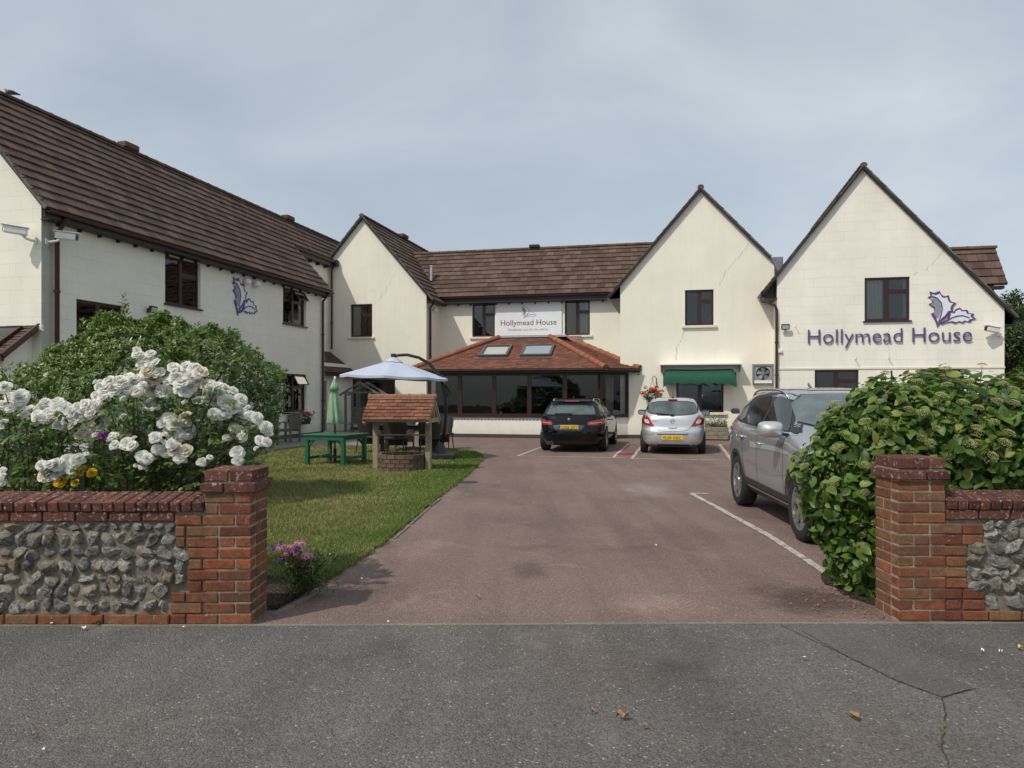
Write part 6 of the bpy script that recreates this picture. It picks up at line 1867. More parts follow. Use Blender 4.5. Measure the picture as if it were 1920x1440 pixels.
for i in range(nx+1):
    for j in range(ny+1):
        u, v = i/nx, j/ny; ed = min(u, 1-u, v, 1-v)
        vs.append((-.24+.48*u+rr.uniform(-.02, .02), -.07+.14*v+.04*math.sin(u*9)+rr.uniform(-.01, .01), .004+min(1, ed*6)*rr.uniform(.01, .06)))
        if i and j: q = i*(ny+1)+j; fs.append((q, q-1, q-ny-2, q-ny-1))
mb.add(vs, fs)
p = W(12.38, -7.2); o = mb.build('dropped_cloth', M['red_cloth'], loc=(p.x, p.y, .0), rot=(0, 0, -.3)); tag(o, 'crumpled red cloth on the ground between the parked cars', 'cloth')
# ---------------------------------------------------------------- vehicles
def pchip(xs, ys, xq):
    xs = np.asarray(xs, float); ys = np.asarray(ys, float); h = np.diff(xs); d = np.diff(ys)/h
    m = np.zeros(len(xs)); m[0] = d[0]; m[-1] = d[-1]
    for i in range(1, len(xs)-1):
        if d[i-1]*d[i] > 0:
            w1, w2 = 2*h[i]+h[i-1], h[i]+2*h[i-1]; m[i] = (w1+w2)/(w1/d[i-1]+w2/d[i])
    k = np.clip(np.searchsorted(xs, xq)-1, 0, len(h)-1); t = (xq-xs[k])/h[k]
    return (2*t**3-3*t**2+1)*ys[k] + (t**3-2*t**2+t)*h[k]*m[k] + (-2*t**3+3*t**2)*ys[k+1] + (t**3-t**2)*h[k]*m[k+1]

def outline(w, yr, yf, n, N=24):
    """closed plan outline of one level of the body, N points for each quarter"""
    an = np.linspace(0, math.pi/2, 600); x = w*np.cos(an)**(2/n); yy = np.sin(an)**(2/n)
    h = (yf-yr)/2; yc = (yf+yr)/2
    L = np.concatenate([[0], np.cumsum(np.hypot(np.diff(x), np.diff(yy*h)))]); s = np.linspace(0, L[-1], N+1)
    xq = np.interp(s, L, x); yq = np.interp(s, L, yy)*h
    q = list(zip(xq, yq))
    pts = [(a, b) for a, b in q[:-1]] + [(-a, b) for a, b in q[::-1][:-1]] + [(-a, -b) for a, b in q[:-1]] + [(a, -b) for a, b in q[::-1][:-1]]
    return [(a, b+yc) for a, b in pts]

def car_body(keys, wheels, rad, mat, name='body'):
    zs = [k[0] for k in keys]
    zq = np.unique(np.concatenate([np.linspace(zs[0], zs[-1], 46), zs]))
    cols = [pchip(zs, [k[i] for k in keys], zq) for i in range(1, 5)]
    vs = []; fs = []; rings = []
    for i, z in enumerate(zq):
        pts = outline(cols[2][i], cols[0][i], cols[1][i], cols[3][i])
        rings.append(len(vs)); vs += [(x, y, z) for x, y in pts]
    m = len(pts)
    for r in range(len(zq)-1):
        for i in range(m): fs.append((rings[r]+i, rings[r]+(i+1) % m, rings[r+1]+(i+1) % m, rings[r+1]+i))
    fs.append(tuple(reversed(range(m)))); fs.append(tuple(rings[-1]+i for i in range(m)))
    me = bpy.data.meshes.new(name); me.from_pydata(vs, [], fs)
    bm = bmesh.new(); bm.from_mesh(me); bmesh.ops.recalc_face_normals(bm, faces=bm.faces)
    bvh = BVHTree.FromBMesh(bm)
    bm.to_mesh(me); bm.free()
    o = bpy.data.objects.new(name, me); COL.objects.link(o)
    cuts = []
    for (y, z) in wheels:
        mb = MB()
        for s in (-1, 1):
            mb2 = MB(); mb2.lathe([(0, .52), (rad, .52), (rad, 1.3), (0, 1.3)], 32, Matrix.Translation((0, y, z)) @ Matrix.Rotation(R(90)*s, 4, 'Y'))
            c = mb2.build('cut', None); cuts.append(c)
    for c in cuts:
        md = o.modifiers.new('b', 'BOOLEAN'); md.operation = 'DIFFERENCE'; md.object = c; md.solver = 'EXACT'
    dg = bpy.context.evaluated_depsgraph_get(); dg.update()
    ne = bpy.data.meshes.new_from_object(o.evaluated_get(dg))
    bpy.data.objects.remove(o)
    for c in cuts: bpy.data.objects.remove(c)
    ne.materials.clear(); ne.materials.append(mat)
    ne.shade_smooth(); ne.set_sharp_from_angle(angle=R(35))
    return ne, bvh

def chaikin(p, it=2):
    for _ in range(it):
        q = []
        for i in range(len(p)):
            a, b = p[i], p[(i+1) % len(p)]
            q += [(a[0]*.75+b[0]*.25, a[1]*.75+b[1]*.25), (a[0]*.25+b[0]*.75, a[1]*.25+b[1]*.75)]
        p = q
    return p

def patch(bvh, poly, view, off, name, mat, parent, rnd=1, cuts=3):
    """a panel, lamp or pane laid onto the body: outline seen from the rear, front or one side"""
    if rnd: poly = chaikin(poly, rnd)
    bm = bmesh.new()
    vs = [bm.verts.new((u, v, 0)) for u, v in poly]
    f = bm.faces.new(vs)
    bmesh.ops.triangulate(bm, faces=[f])
    for _ in range(cuts):
        long = [e for e in bm.edges if e.calc_length() > 0.07]
        if not long: break
        bmesh.ops.subdivide_edges(bm, edges=long, cuts=1); bmesh.ops.triangulate(bm, faces=bm.faces)
    for v in bm.verts:
        u, w = v.co.x, v.co.y
        if view == 'rear': o, d = Vector((u, -6, w)), Vector((0, 1, 0))
        elif view == 'front': o, d = Vector((u, 6, w)), Vector((0, -1, 0))
        elif view == 'right': o, d = Vector((4, u, w)), Vector((-1, 0, 0))
        elif view == 'left': o, d = Vector((-4, u, w)), Vector((1, 0, 0))
        else: o, d = Vector((u, w, 4)), Vector((0, 0, -1))
        h, nrm, i_, ds = bvh.ray_cast(o, d)
        if h is None: h, nrm, i_, ds = bvh.find_nearest(Vector((u, 0, w)) if view in ('rear', 'front') else Vector((0, u, w)))
        if nrm.dot(d) > 0: nrm = -nrm
        v.co = h + nrm*off
    bmesh.ops.recalc_face_normals(bm, faces=bm.faces)
    me = bpy.data.meshes.new(name); bm.to_mesh(me); bm.free()
    me.materials.append(mat); me.shade_smooth()
    # outward
    me.update()
    c = sum((p.center for p in me.polygons), Vector())/max(1, len(me.polygons)); nn = sum((p.normal for p in me.polygons), Vector())
    want = {'rear': Vector((0, -1, 0)), 'front': Vector((0, 1, 0)), 'right': Vector((1, 0, 0)), 'left': Vector((-1, 0, 0))}.get(view, Vector((0, 0, 1)))
    if nn.dot(want) < 0: me.flip_normals()
    return obj_from_mesh(name, me, parent)

def seam(bvh, pts, view, w, name, mat, parent, off=0.003):
    """thin line laid on the body"""
    dense = []
    for i in range(len(pts)-1):
        for k in range(8): dense.append((pts[i][0]+(pts[i+1][0]-pts[i][0])*k/8, pts[i][1]+(pts[i+1][1]-pts[i][1])*k/8))
    dense.append(pts[-1])
    vs = []; fs = []
    for i, p in enumerate(dense):
        a, b = dense[max(0, i-1)], dense[min(len(dense)-1, i+1)]
        d = Vector((b[0]-a[0], b[1]-a[1])).normalized(); n_ = Vector((-d.y, d.x))*w/2
        for s in (-1, 1):
            u, v = p[0]+n_.x*s, p[1]+n_.y*s
            if view == 'rear': o, dr = Vector((u, -6, v)), Vector((0, 1, 0))
            elif view == 'front': o, dr = Vector((u, 6, v)), Vector((0, -1, 0))
            else: o, dr = Vector((4 if view == 'right' else -4, u, v)), Vector((-1 if view == 'right' else 1, 0, 0))
            h, nr, _, _ = bvh.ray_cast(o, dr)
            if h is None: h, nr, _, _ = bvh.find_nearest(Vector((0, u, v)))
            if nr.dot(dr) > 0: nr = -nr
            vs.append(h+nr*off)
        if i: fs.append((2*i-2, 2*i-1, 2*i+1, 2*i))
    mb = MB(); mb.add(vs, fs); return mb.build(name, mat, parent)

WHEEL = {}
def wheel(parent, x, y, z, r, w, side, spokes=5, dark=True, style=0):
    key = (r, w, spokes, style)
    if key not in WHEEL:
        mt = MB(); ri = r*.68
        mt.lathe([(ri, -w/2+.01), (r*.9, -w/2), (r*.985, -w/2+.025), (r, -w*.2), (r, w*.2), (r*.985, w/2-.025), (r*.9, w/2), (ri, w/2-.01), (ri*.96, w/2-.04)], 40)
        t_ = mt.build('tyre', M['rubber'], smooth=True, sharp=60); me_t = t_.data; bpy.data.objects.remove(t_)
        mr = MB(); mr.lathe([(ri*1.02, w/2-.012), (ri*.93, w/2-.018), (ri*.9, w/2-.05), (ri*.9, -w/2+.02)], 40)
        k = spokes*2 if style else spokes
        for i in range(k):
            an = 2*math.pi*i/k + (0.16*(-1)**i if style else 0)
            tw = .25 if style else 0.0
            a0, a1 = an, an+tw*.6
            w0, w1 = (.022, .034) if not style else (.012, .026)
            p = [(ri*.12, a0, -w0), (ri*.92, a1, -w1), (ri*.92, a1, w1), (ri*.12, a0, w0)]
            vs = []
            for hh in (w/2-.03, w/2-.055):
                for (rr_, aa, tt) in p: vs.append((rr_*math.cos(aa)-tt*math.sin(aa), rr_*math.sin(aa)+tt*math.cos(aa), hh - (.012 if rr_ > ri*.5 else 0)*-1))
            mr.add(vs, [(0, 1, 2, 3), (7, 6, 5, 4), (0, 4, 5, 1), (1, 5, 6, 2), (2, 6, 7, 3), (3, 7, 4, 0)])
        mr.lathe([(0, w/2-.015), (ri*.16, w/2-.018), (ri*.2, w/2-.035), (ri*.2, w/2-.07)], 16)
        q = mr.build('rim', M['alloy'], smooth=True, sharp=30); me_r = q.data; bpy.data.objects.remove(q)
        mdk = MB(); mdk.lathe([(0, w/2-.10), (ri*.91, w/2-.10)], 30); mdk.lathe([(0, -w/2+.02), (ri, -w/2+.02)], 30)
        q = mdk.build('brake_disc', M['alloy_dark']); me_d = q.data; bpy.data.objects.remove(q)
        WHEEL[key] = (me_t, me_r, me_d)
    B = Matrix.Translation((x, y, z)) @ Matrix.Rotation(R(90)*side, 4, 'Y')
    o = obj_from_mesh('wheel', WHEEL[key][0], parent, B)
    obj_from_mesh('rim', WHEEL[key][1], o); obj_from_mesh('brake_disc', WHEEL[key][2], o)

def car_wheels(root, ys, r, w, track, spokes, style):
    for y in ys:
        for s in (-1, 1): wheel(root, s*(track-w/2), y, r, r, w, s, spokes, style=style)
    # dark liners and underside so that no light shows through the arches
    mb = MB()
    mb.box(-track+.3, track-.3, ys[1]-.6, ys[0]+.6, .2, .5)
    mb.build('underbody', M['black_plastic'], root)

def plate(root, bvh, txt, z, w=.52, h=.111, x=0.0, blue=False, tilt=0.0):
    p, nrm, _, _ = bvh.ray_cast(Vector((x, -6, z)), Vector((0, 1, 0)))
    B = Matrix.Translation((x, p.y-.012, z)) @ Matrix.Rotation(tilt, 4, 'X')
    mb = MB(); mb.bbox(-w/2, w/2, -.006, .004, -h/2, h/2, .003); o = mb.build('number_plate', M['plate_yellow'], root); o.matrix_local = B
    me = text_mesh(txt, width=w*(.80 if blue else .84), height=h*.68, bold=.006); me.materials.append(M['plate_text'])
    obj_from_mesh('plate_text', me, o, Matrix.Translation((-w/2+w*(.145 if blue else .08), -.0085, -h*.33)) @ TXT)
    if blue:
        mb = MB(); mb.box(-w/2+.002, -w/2+w*.09, -.0082, -.0062, -h/2+.003, h/2-.003); mb.build('plate_band', M['plate_blue'], o)

def mir(p): return [(-u, v) for u, v in p][::-1]

def wing_mirror(root, x, y, z, s, mat, glass_back=True, big=1.0):
    B = Matrix.Translation((x+s*.13*big, y, z)) @ Matrix.Rotation(s*-.15, 4, 'Z')
    mb = MB(); k = 14; vs = []; fs = []
    for (yy, sc) in ((-.05, .86), (-.03, 1.0), (.03, .96), (.08, .7), (.11, .25)):
        for i in range(k):
            an = 2*math.pi*i/k; c_, s_ = math.cos(an), math.sin(an)
            vs.append(B @ Vector((math.copysign(abs(c_)**.6, c_)*.125*sc*big, yy*big, math.copysign(abs(s_)**.6, s_)*.085*sc*big)))
    for j in range(4):
        for i in range(k): fs.append((j*k+i, j*k+(i+1) % k, (j+1)*k+(i+1) % k, (j+1)*k+i))
    fs.append(tuple(4*k+i for i in range(k)))
    mb.add(vs, fs); o = mb.build('wing_mirror', mat, root, smooth=True, sharp=50)
    m2 = MB(); m2.add(vs[:k], [tuple(reversed(range(k)))]); m2.build('mirror_glass', M['mirror_glass'], o)
    m3 = MB(); m3.bar((x-s*.04, y+.03, z-.06), (x+s*.08, y+.02, z-.045), .06, .035); m3.build('mirror_arm', M['black_plastic'], o)

def handles(root, bvh, pts, view, mat):
    for (y, z) in pts:
        sx = 1 if view == 'right' else -1
        h, nr, _, _ = bvh.ray_cast(Vector((4*sx, y, z)), Vector((-sx, 0, 0)))
        mb = MB(); mb.tube([h+Vector((0, -.09, 0)), h+Vector((.03*sx, -.07, 0)), h+Vector((.035*sx, 0, .004)), h+Vector((.03*sx, .07, 0)), h+Vector((0, .09, 0))], [.012, .014, .016, .014, .012], 8)
        mb.build('door_handle', mat, root, smooth=True)

def roof_rail(root, bvh, x, y0, y1, lift, r):
    pts = []
    for i in range(13):
        t_ = i/12; y = y0+(y1-y0)*t_
        h, _, _, _ = bvh.ray_cast(Vector((x, y, 4)), Vector((0, 0, -1)))
        z = h.z if h is not None else 1.3
        pts.append((x, y, z + (lift if 0 < i < 12 else -.005)))
    mb = MB(); mb.tube(pts, r, 8); mb.build('roof_rail', M['chrome'], root, smooth=True)

# ---- black estate ---------------------------------------------------------
K = [(.19, -2.25, 2.20, .80, 5), (.26, -2.36, 2.36, .86, 5), (.40, -2.43, 2.43, .905, 5.5), (.52, -2.455, 2.45, .92, 5.5), (.60, -2.45, 2.44, .925, 5.5), (.70, -2.42, 2.42, .93, 5.5), (.78, -2.39, 2.36, .93, 5.5), (.86, -2.37, 2.15, .92, 5.5), (.93, -2.345, 1.62, .905, 5.5), (.99, -2.31, 1.08, .885, 5.5), (1.04, -2.25, .86, .855, 5.5), (1.20, -2.10, .52, .765, 5.5), (1.33, -1.97, .18, .685, 5), (1.39, -1.93, -.06, .64, 5), (1.425, -1.84, -.3, .58, 4.5), (1.45, -1.6, -.55, .47, 4), (1.46, -1.3, -.8, .3, 4)]
p = W(10.86, -6.90+2.46)
root = thing('parked_car', 'black estate car with silver roof rails parked facing the sunroom', 'car', (p.x, p.y, 0.0), -TH)
bme, bv = car_body(K, [(1.45, .335), (-1.52, .335)], .375, M['paint_black'])
obj_from_mesh('body', bme, root)
car_wheels(root, (1.45, -1.52), .335, .235, .925, 5, 1)
rw = [(-.56, 1.335), (.56, 1.335), (.67, 1.055), (.66, 1.03), (-.66, 1.03), (-.67, 1.055)]
patch(bv, [(u*1.04, v+(.02 if v > 1.2 else -.015)) for u, v in rw], 'rear', .003, 'window_trim', M['black_plastic'], root)
patch(bv, rw, 'rear', .006, 'rear_window', M['car_glass_clear'], root)
tl = [(-.935, .895), (-.76, .925), (-.70, .875), (-.50, .845), (-.47, .775), (-.50, .735), (-.92, .76)]
patch(bv, tl, 'rear', .008, 'tail_light', M['lamp_red'], root); patch(bv, mir(tl), 'rear', .008, 'tail_light', M['lamp_red'], root)
for s in (1, -1):
    bar = [(-.93, .83), (-.55, .80), (-.55, .79), (-.93, .815)]
    patch(bv, bar if s > 0 else mir(bar), 'rear', .011, 'light_bar', M['lamp_clear'], root, rnd=0)
    rf = [(-.92, .575), (-.74, .57), (-.74, .545), (-.92, .55)]
    patch(bv, rf if s > 0 else mir(rf), 'rear', .006, 'reflector', M['lamp_red'], root, rnd=0)
rec = [(-.46, .755), (.40, .755), (.36, .66), (.30, .60), (-.36, .60), (-.42, .66)]
patch(bv, rec, 'rear', .004, 'plate_recess', M['black_plastic'], root)
seam(bv, [(-.46, .74), (-.36, .605), (.30, .605), (.40, .74)], 'rear', .009, 'recess_trim', M['alloy_dark'], root, .007)
plate(root, bv, 'GX66 XKT', .685, .54, .12, -.03, True)
seam(bv, [(-.74, .72), (-.69, .56), (-.6, .515), (.6, .515), (.69, .56), (.74, .72)], 'rear', .010, 'tailgate_seam', M['alloy_dark'], root)
patch(bv, [(-.72, .33), (.72, .33), (.76, .22), (-.76, .22)], 'rear', .005, 'diffuser', M['black_plastic'], root)
for x in (-.60, -.50):
    mb = MB(); mb.lathe([(.035, 0), (.04, .0), (.04, -.05), (.032, -.05), (.032, -.01)], 14, Matrix.Translation((x, -2.40, .26)) @ Matrix.Rotation(R(90), 4, 'X')); mb.build('exhaust_pipe', M['silver_metal'], root, smooth=True, sharp=40)
patch(bv, [(-.2, 1.395), (.2, 1.395), (.2, 1.375), (-.2, 1.375)], 'rear', .012, 'brake_light', M['lamp_red'], root, rnd=0)
mb = MB(); mb.bar((-.60, -2.02, 1.37), (.60, -2.02, 1.37), .12, .025); mb.build('roof_spoiler', M['paint_black'], root)
mb = MB(); mb.bar((-.42, -2.27, 1.055), (0, -2.265, 1.05), .02, .025); mb.bar((-.05, -2.28, 1.045), (.03, -2.28, 1.045), .05, .05); mb.build('rear_wiper', M['black_plastic'], root)
h, _, _, _ = bv.ray_cast(Vector((-.03, -6, .895)), Vector((0, 1, 0)))
mb = MB(); mb.lathe([(0, .012), (.036, .010), (.042, .0)], 20, Matrix.Translation(h) @ Matrix.Rotation(R(90), 4, 'X')); o = mb.build('badge', M['chrome'], root, smooth=True, sharp=30)
for q in (0, 2):
    m2 = MB(); m2.add([h+Vector((0, -.0135, 0))] + [h+Vector((.03*math.cos(a_), -.0135, .03*math.sin(a_))) for a_ in [math.pi/2*q+math.pi/2*k/6 for k in range(7)]], [tuple(range(8))]); m2.build('badge_quarter', M['plate_blue'], o)
me = text_mesh('520d SE', width=.2, height=.034); me.materials.append(M['chrome']); hh, _, _, _ = bv.ray_cast(Vector((.45, -6, .90)), Vector((0, 1, 0))); obj_from_mesh('model_lettering', me, root, Matrix.Translation((.36, hh.y-.02, .885)) @ TXT)
for view in ('right', 'left'):
    allw = [(.70, 1.045), (.05, 1.37), (-.4, 1.405), (-1.2, 1.395), (-1.85, 1.27), (-1.98, 1.12), (-1.9, 1.06)]
    patch(bv, allw, view, .003, 'window_trim', M['black_plastic'], root)
    for poly in ([(.60, 1.065), (.02, 1.345), (-.27, 1.375), (-.27, 1.065)], [(-.34, 1.065), (-.34, 1.38), (-1.08, 1.37), (-1.08, 1.07)], [(-1.15, 1.07), (-1.15, 1.365), (-1.75, 1.26), (-1.88, 1.12), (-1.82, 1.08)]):
        patch(bv, poly, view, .006, 'side_window', M['car_glass'], root)
    seam(bv, [(.70, 1.04), (-1.9, 1.05)], view, .014, 'belt_trim', M['alloy_dark'], root, .006)
    for yy in (.62, -.32, -1.1): seam(bv, [(yy, .98), (yy+.02, .6), (yy, .3)], view, .007, 'door_seam', M['black_plastic'], root)
    handles(root, bv, [(-.1, .84), (-1.0, .86)], view, M['paint_black'])
    s = 1 if view == 'right' else -1
    wing_mirror(root, s*.87, .52, 1.02, s, M['paint_black'])
    roof_rail(root, bv, s*.555, -1.72, -.02, .028, .013)
ws_ = [(-.66, 1.03), (.66, 1.03), (.55, 1.36), (-.55, 1.36)]
patch(bv, ws_, 'front', .006, 'windscreen', M['car_glass'], root)
mb = MB(); mb.bar((0, -1.75, 1.44), (0, -1.6, 1.50), .02, .05); mb.build('roof_aerial', M['paint_black'], root)
for s in (-1, 1):
    hl = [(-.9, .74), (-.5, .72), (-.5, .63), (-.9, .60)]
    patch(bv, hl if s < 0 else mir(hl), 'front', .006, 'headlight', M['lamp_clear'], root)

# ---- silver hatchback -----------------------------------------------------
K = [(.20, -1.84, 1.85, .70, 5), (.27, -1.95, 1.93, .79, 5), (.36, -1.985, 1.98, .835, 5), (.48, -2.0, 1.995, .853, 5), (.58, -2.0, 2.0, .86, 5), (.64, -1.985, 1.99, .86, 5), (.68, -1.945, 1.96, .858, 5), (.74, -1.925, 1.92, .856, 5), (.82, -1.915, 1.80, .85, 5), (.92, -1.90, 1.52, .835, 5), (1.0, -1.87, 1.2, .81, 4.8), (1.07, -1.81, .95, .78, 4.6), (1.2, -1.70, .62, .715, 4.5), (1.33, -1.58, .28, .645, 4.5), (1.42, -1.50, .0, .585, 4.2), (1.465, -1.36, -.28, .51, 4), (1.485, -1.1, -.5, .38, 3.6), (1.49, -.95, -.65, .24, 3.4)]
p = W(13.58, -7.0+2.05)
root = thing('parked_car', 'silver hatchback parked facing the cream wall under the awning', 'car', (p.x, p.y, 0.0), -TH)
bme, bv = car_body(K, [(1.25, .30), (-1.26, .30)], .335, M['paint_silver'])
obj_from_mesh('body', bme, root)
car_wheels(root, (1.25, -1.26), .30, .19, .855, 6, 0)
rw = [(-.50, 1.385), (0, 1.40), (.50, 1.385), (.62, 1.28), (.665, 1.16), (.62, 1.075), (.3, 1.03), (0, 1.02), (-.3, 1.03), (-.62, 1.075), (-.665, 1.16), (-.62, 1.28)]
patch(bv, [(u*1.02, (v-1.2)*1.05+1.2) for u, v in rw], 'rear', .003, 'window_trim', M['black_plastic'], root)
patch(bv, [(u*.96, (v-1.2)*.95+1.2) for u, v in rw], 'rear', .006, 'rear_window', M['car_glass_clear'], root)
tl = [(-.70, 1.04), (-.80, .97), (-.815, .88), (-.80, .79), (-.46, .715), (-.52, .80), (-.60, .93)]
ci = [(-.735, .92), (-.635, .92), (-.57, .80), (-.72, .825)]
for f in (lambda q: q, mir):
    patch(bv, f(tl), 'rear', .010, 'tail_light', M['lamp_red'], root)
    patch(bv, f(ci), 'rear', .016, 'reversing_lamp', M['lamp_clear'], root)
    st = [(-.80, .565), (-.50, .565), (-.48, .545), (-.52, .525), (-.80, .535)]
    patch(bv, f(st), 'rear', .012, 'bumper_strip', M['paint_silver'], root)
seam(bv, [(-.46, .715), (-.42, .66), (-.3, .625), (0, .61), (.3, .625), (.42, .66), (.46, .715)], 'rear', .010, 'tailgate_seam', M['alloy_dark'], root)
seam(bv, [(-.46, .715), (-.60, .93), (-.67, 1.04)], 'rear', .008, 'tailgate_seam', M['alloy_dark'], root, .012)
seam(bv, [(.46, .715), (.60, .93), (.67, 1.04)], 'rear', .008, 'tailgate_seam', M['alloy_dark'], root, .012)
patch(bv, [(-.40, .525), (.40, .525), (.34, .36), (.28, .345), (-.28, .345), (-.34, .36)], 'rear', .004, 'plate_recess', M['paint_silver'], root)
seam(bv, [(-.40, .53), (.40, .53)], 'rear', .022, 'recess_shadow_gap', M['black_plastic'], root, .006)
plate(root, bv, 'FL09 OEC', .44, .54, .112)
patch(bv, [(-.75, .27), (.75, .27), (.70, .225), (-.70, .225)], 'rear', .006, 'lower_valance', M['alloy_dark'], root, rnd=0)
patch(bv, [(-.105, .745), (.105, .745), (.115, .715), (.09, .695), (-.09, .695), (-.115, .715)], 'rear', .022, 'tailgate_handle', M['paint_silver'], root)
seam(bv, [(-.1, .70), (.1, .70)], 'rear', .014, 'handle_gap', M['black_plastic'], root, .012)
h, _, _, _ = bv.ray_cast(Vector((0, -6, .875)), Vector((0, 1, 0)))
mb = MB(); mb.tube([h+Vector((.055*math.cos(a_), -.012, .055*math.sin(a_))) for a_ in [2*math.pi*k/24 for k in range(25)]], .007, 6); mb.bar(h+Vector((-.035, -.012, -.02)), h+Vector((.035, -.012, .025)), .012, .016); o = mb.build('badge', M['chrome'], root, smooth=True)
seam(bv, [(-.50, .875), (-.40, .875)], 'rear', .014, 'model_lettering', M['alloy_dark'], root, .006)
mb = MB(); mb.bbox(-.12, .12, -1.545, -1.50, 1.415, 1.455, .008); mb.build('brake_light', M['lamp_red'], root)
mb = MB(); mb.bar((-.42, -1.875, 1.07), (.02, -1.86, 1.04), .02, .03); mb.bar((-.05, -1.87, 1.035), (.04, -1.87, 1.035), .05, .04); mb.build('rear_wiper', M['black_plastic'], root)
mb = MB(); mb.tube([(0, -1.2, 1.48), (0, -1.32, 1.66)], [.008, .004], 6); mb.lathe([(.03, 0), (.02, .03), (0, .035)], 10, Matrix.Translation((0, -1.2, 1.478))); mb.build('roof_aerial', M['black_plastic'], root)
for view in ('right', 'left'):
    s = 1 if view == 'right' else -1
    allw = [(.78, 1.06), (.15, 1.37), (-.3, 1.43), (-.9, 1.41), (-1.35, 1.28), (-1.45, 1.16), (-1.3, 1.10)]
    patch(bv, allw, view, .003, 'window_trim', M['black_plastic'], root)
    for poly in ([(.66, 1.08), (.12, 1.34), (-.2, 1.385), (-.2, 1.09)], [(-.28, 1.095), (-.28, 1.39), (-.85, 1.375), (-.95, 1.11)], [(-1.0, 1.12), (-.93, 1.365), (-1.28, 1.26), (-1.36, 1.17)]):
        patch(bv, poly, view, .006, 'side_window', M['car_glass'], root)
    for yy in (.70, -.24, -.98): seam(bv, [(yy, 1.04), (yy+.02, .6), (yy, .3)], view, .007, 'door_seam', M['alloy_dark'], root)
    handles(root, bv, [(-.05, .88), (-.85, .90)], view, M['paint_silver'])
    wing_mirror(root, s*.80, .62, 1.05, s, M['black_plastic'], big=.95)
    mb = MB(); mb.bar((s*.46, -1.36, 1.462), (s*.47, -.1, 1.475), .018, .016); mb.build('roof_strip', M['black_plastic'], root)
patch(bv, [(-.64, 1.08), (.64, 1.08), (.52, 1.40), (-.52, 1.40)], 'front', .006, 'windscreen', M['car_glass'], root)
for f in (lambda q: q, mir): patch(bv, f([(-.80, .80), (-.45, .74), (-.5, .62), (-.8, .66)]), 'front', .006, 'headlight', M['lamp_clear'], root)

# ---- grey crossover facing the road --------------------------------------
K = [(.24, -2.08, 2.10, .76, 5.5), (.32, -2.2, 2.2, .84, 5.5), (.45, -2.26, 2.27, .885, 6), (.60, -2.29, 2.29, .905, 6), (.72, -2.30, 2.29, .912, 6), (.82, -2.30, 2.27, .913, 6), (.90, -2.29, 2.20, .91, 6), (.97, -2.28, 2.02, .905, 6), (1.03, -2.27, 1.72, .897, 6), (1.08, -2.25, 1.42, .882, 6), (1.13, -2.22, 1.17, .860, 6), (1.20, -2.14, .98, .825, 6), (1.32, -2.01, .74, .772, 5.5), (1.45, -1.86, .46, .71, 5), (1.55, -1.70, .20, .655, 4.8), (1.605, -1.55, -.02, .60, 4.4), (1.64, -1.25, -.3, .48, 4), (1.655, -.95, -.55, .32, 3.6)]
root = thing('parked_car', 'metallic grey crossover parked facing the road beside the hydrangea', 'car', (4.03, 9.28, 0.0), math.pi-.05)
bme, bv = car_body(K, [(1.31, .36), (-1.32, .36)], .40, M['paint_grey'])
obj_from_mesh('body', bme, root)
car_wheels(root, (1.31, -1.32), .36, .225, .90, 5, 1)
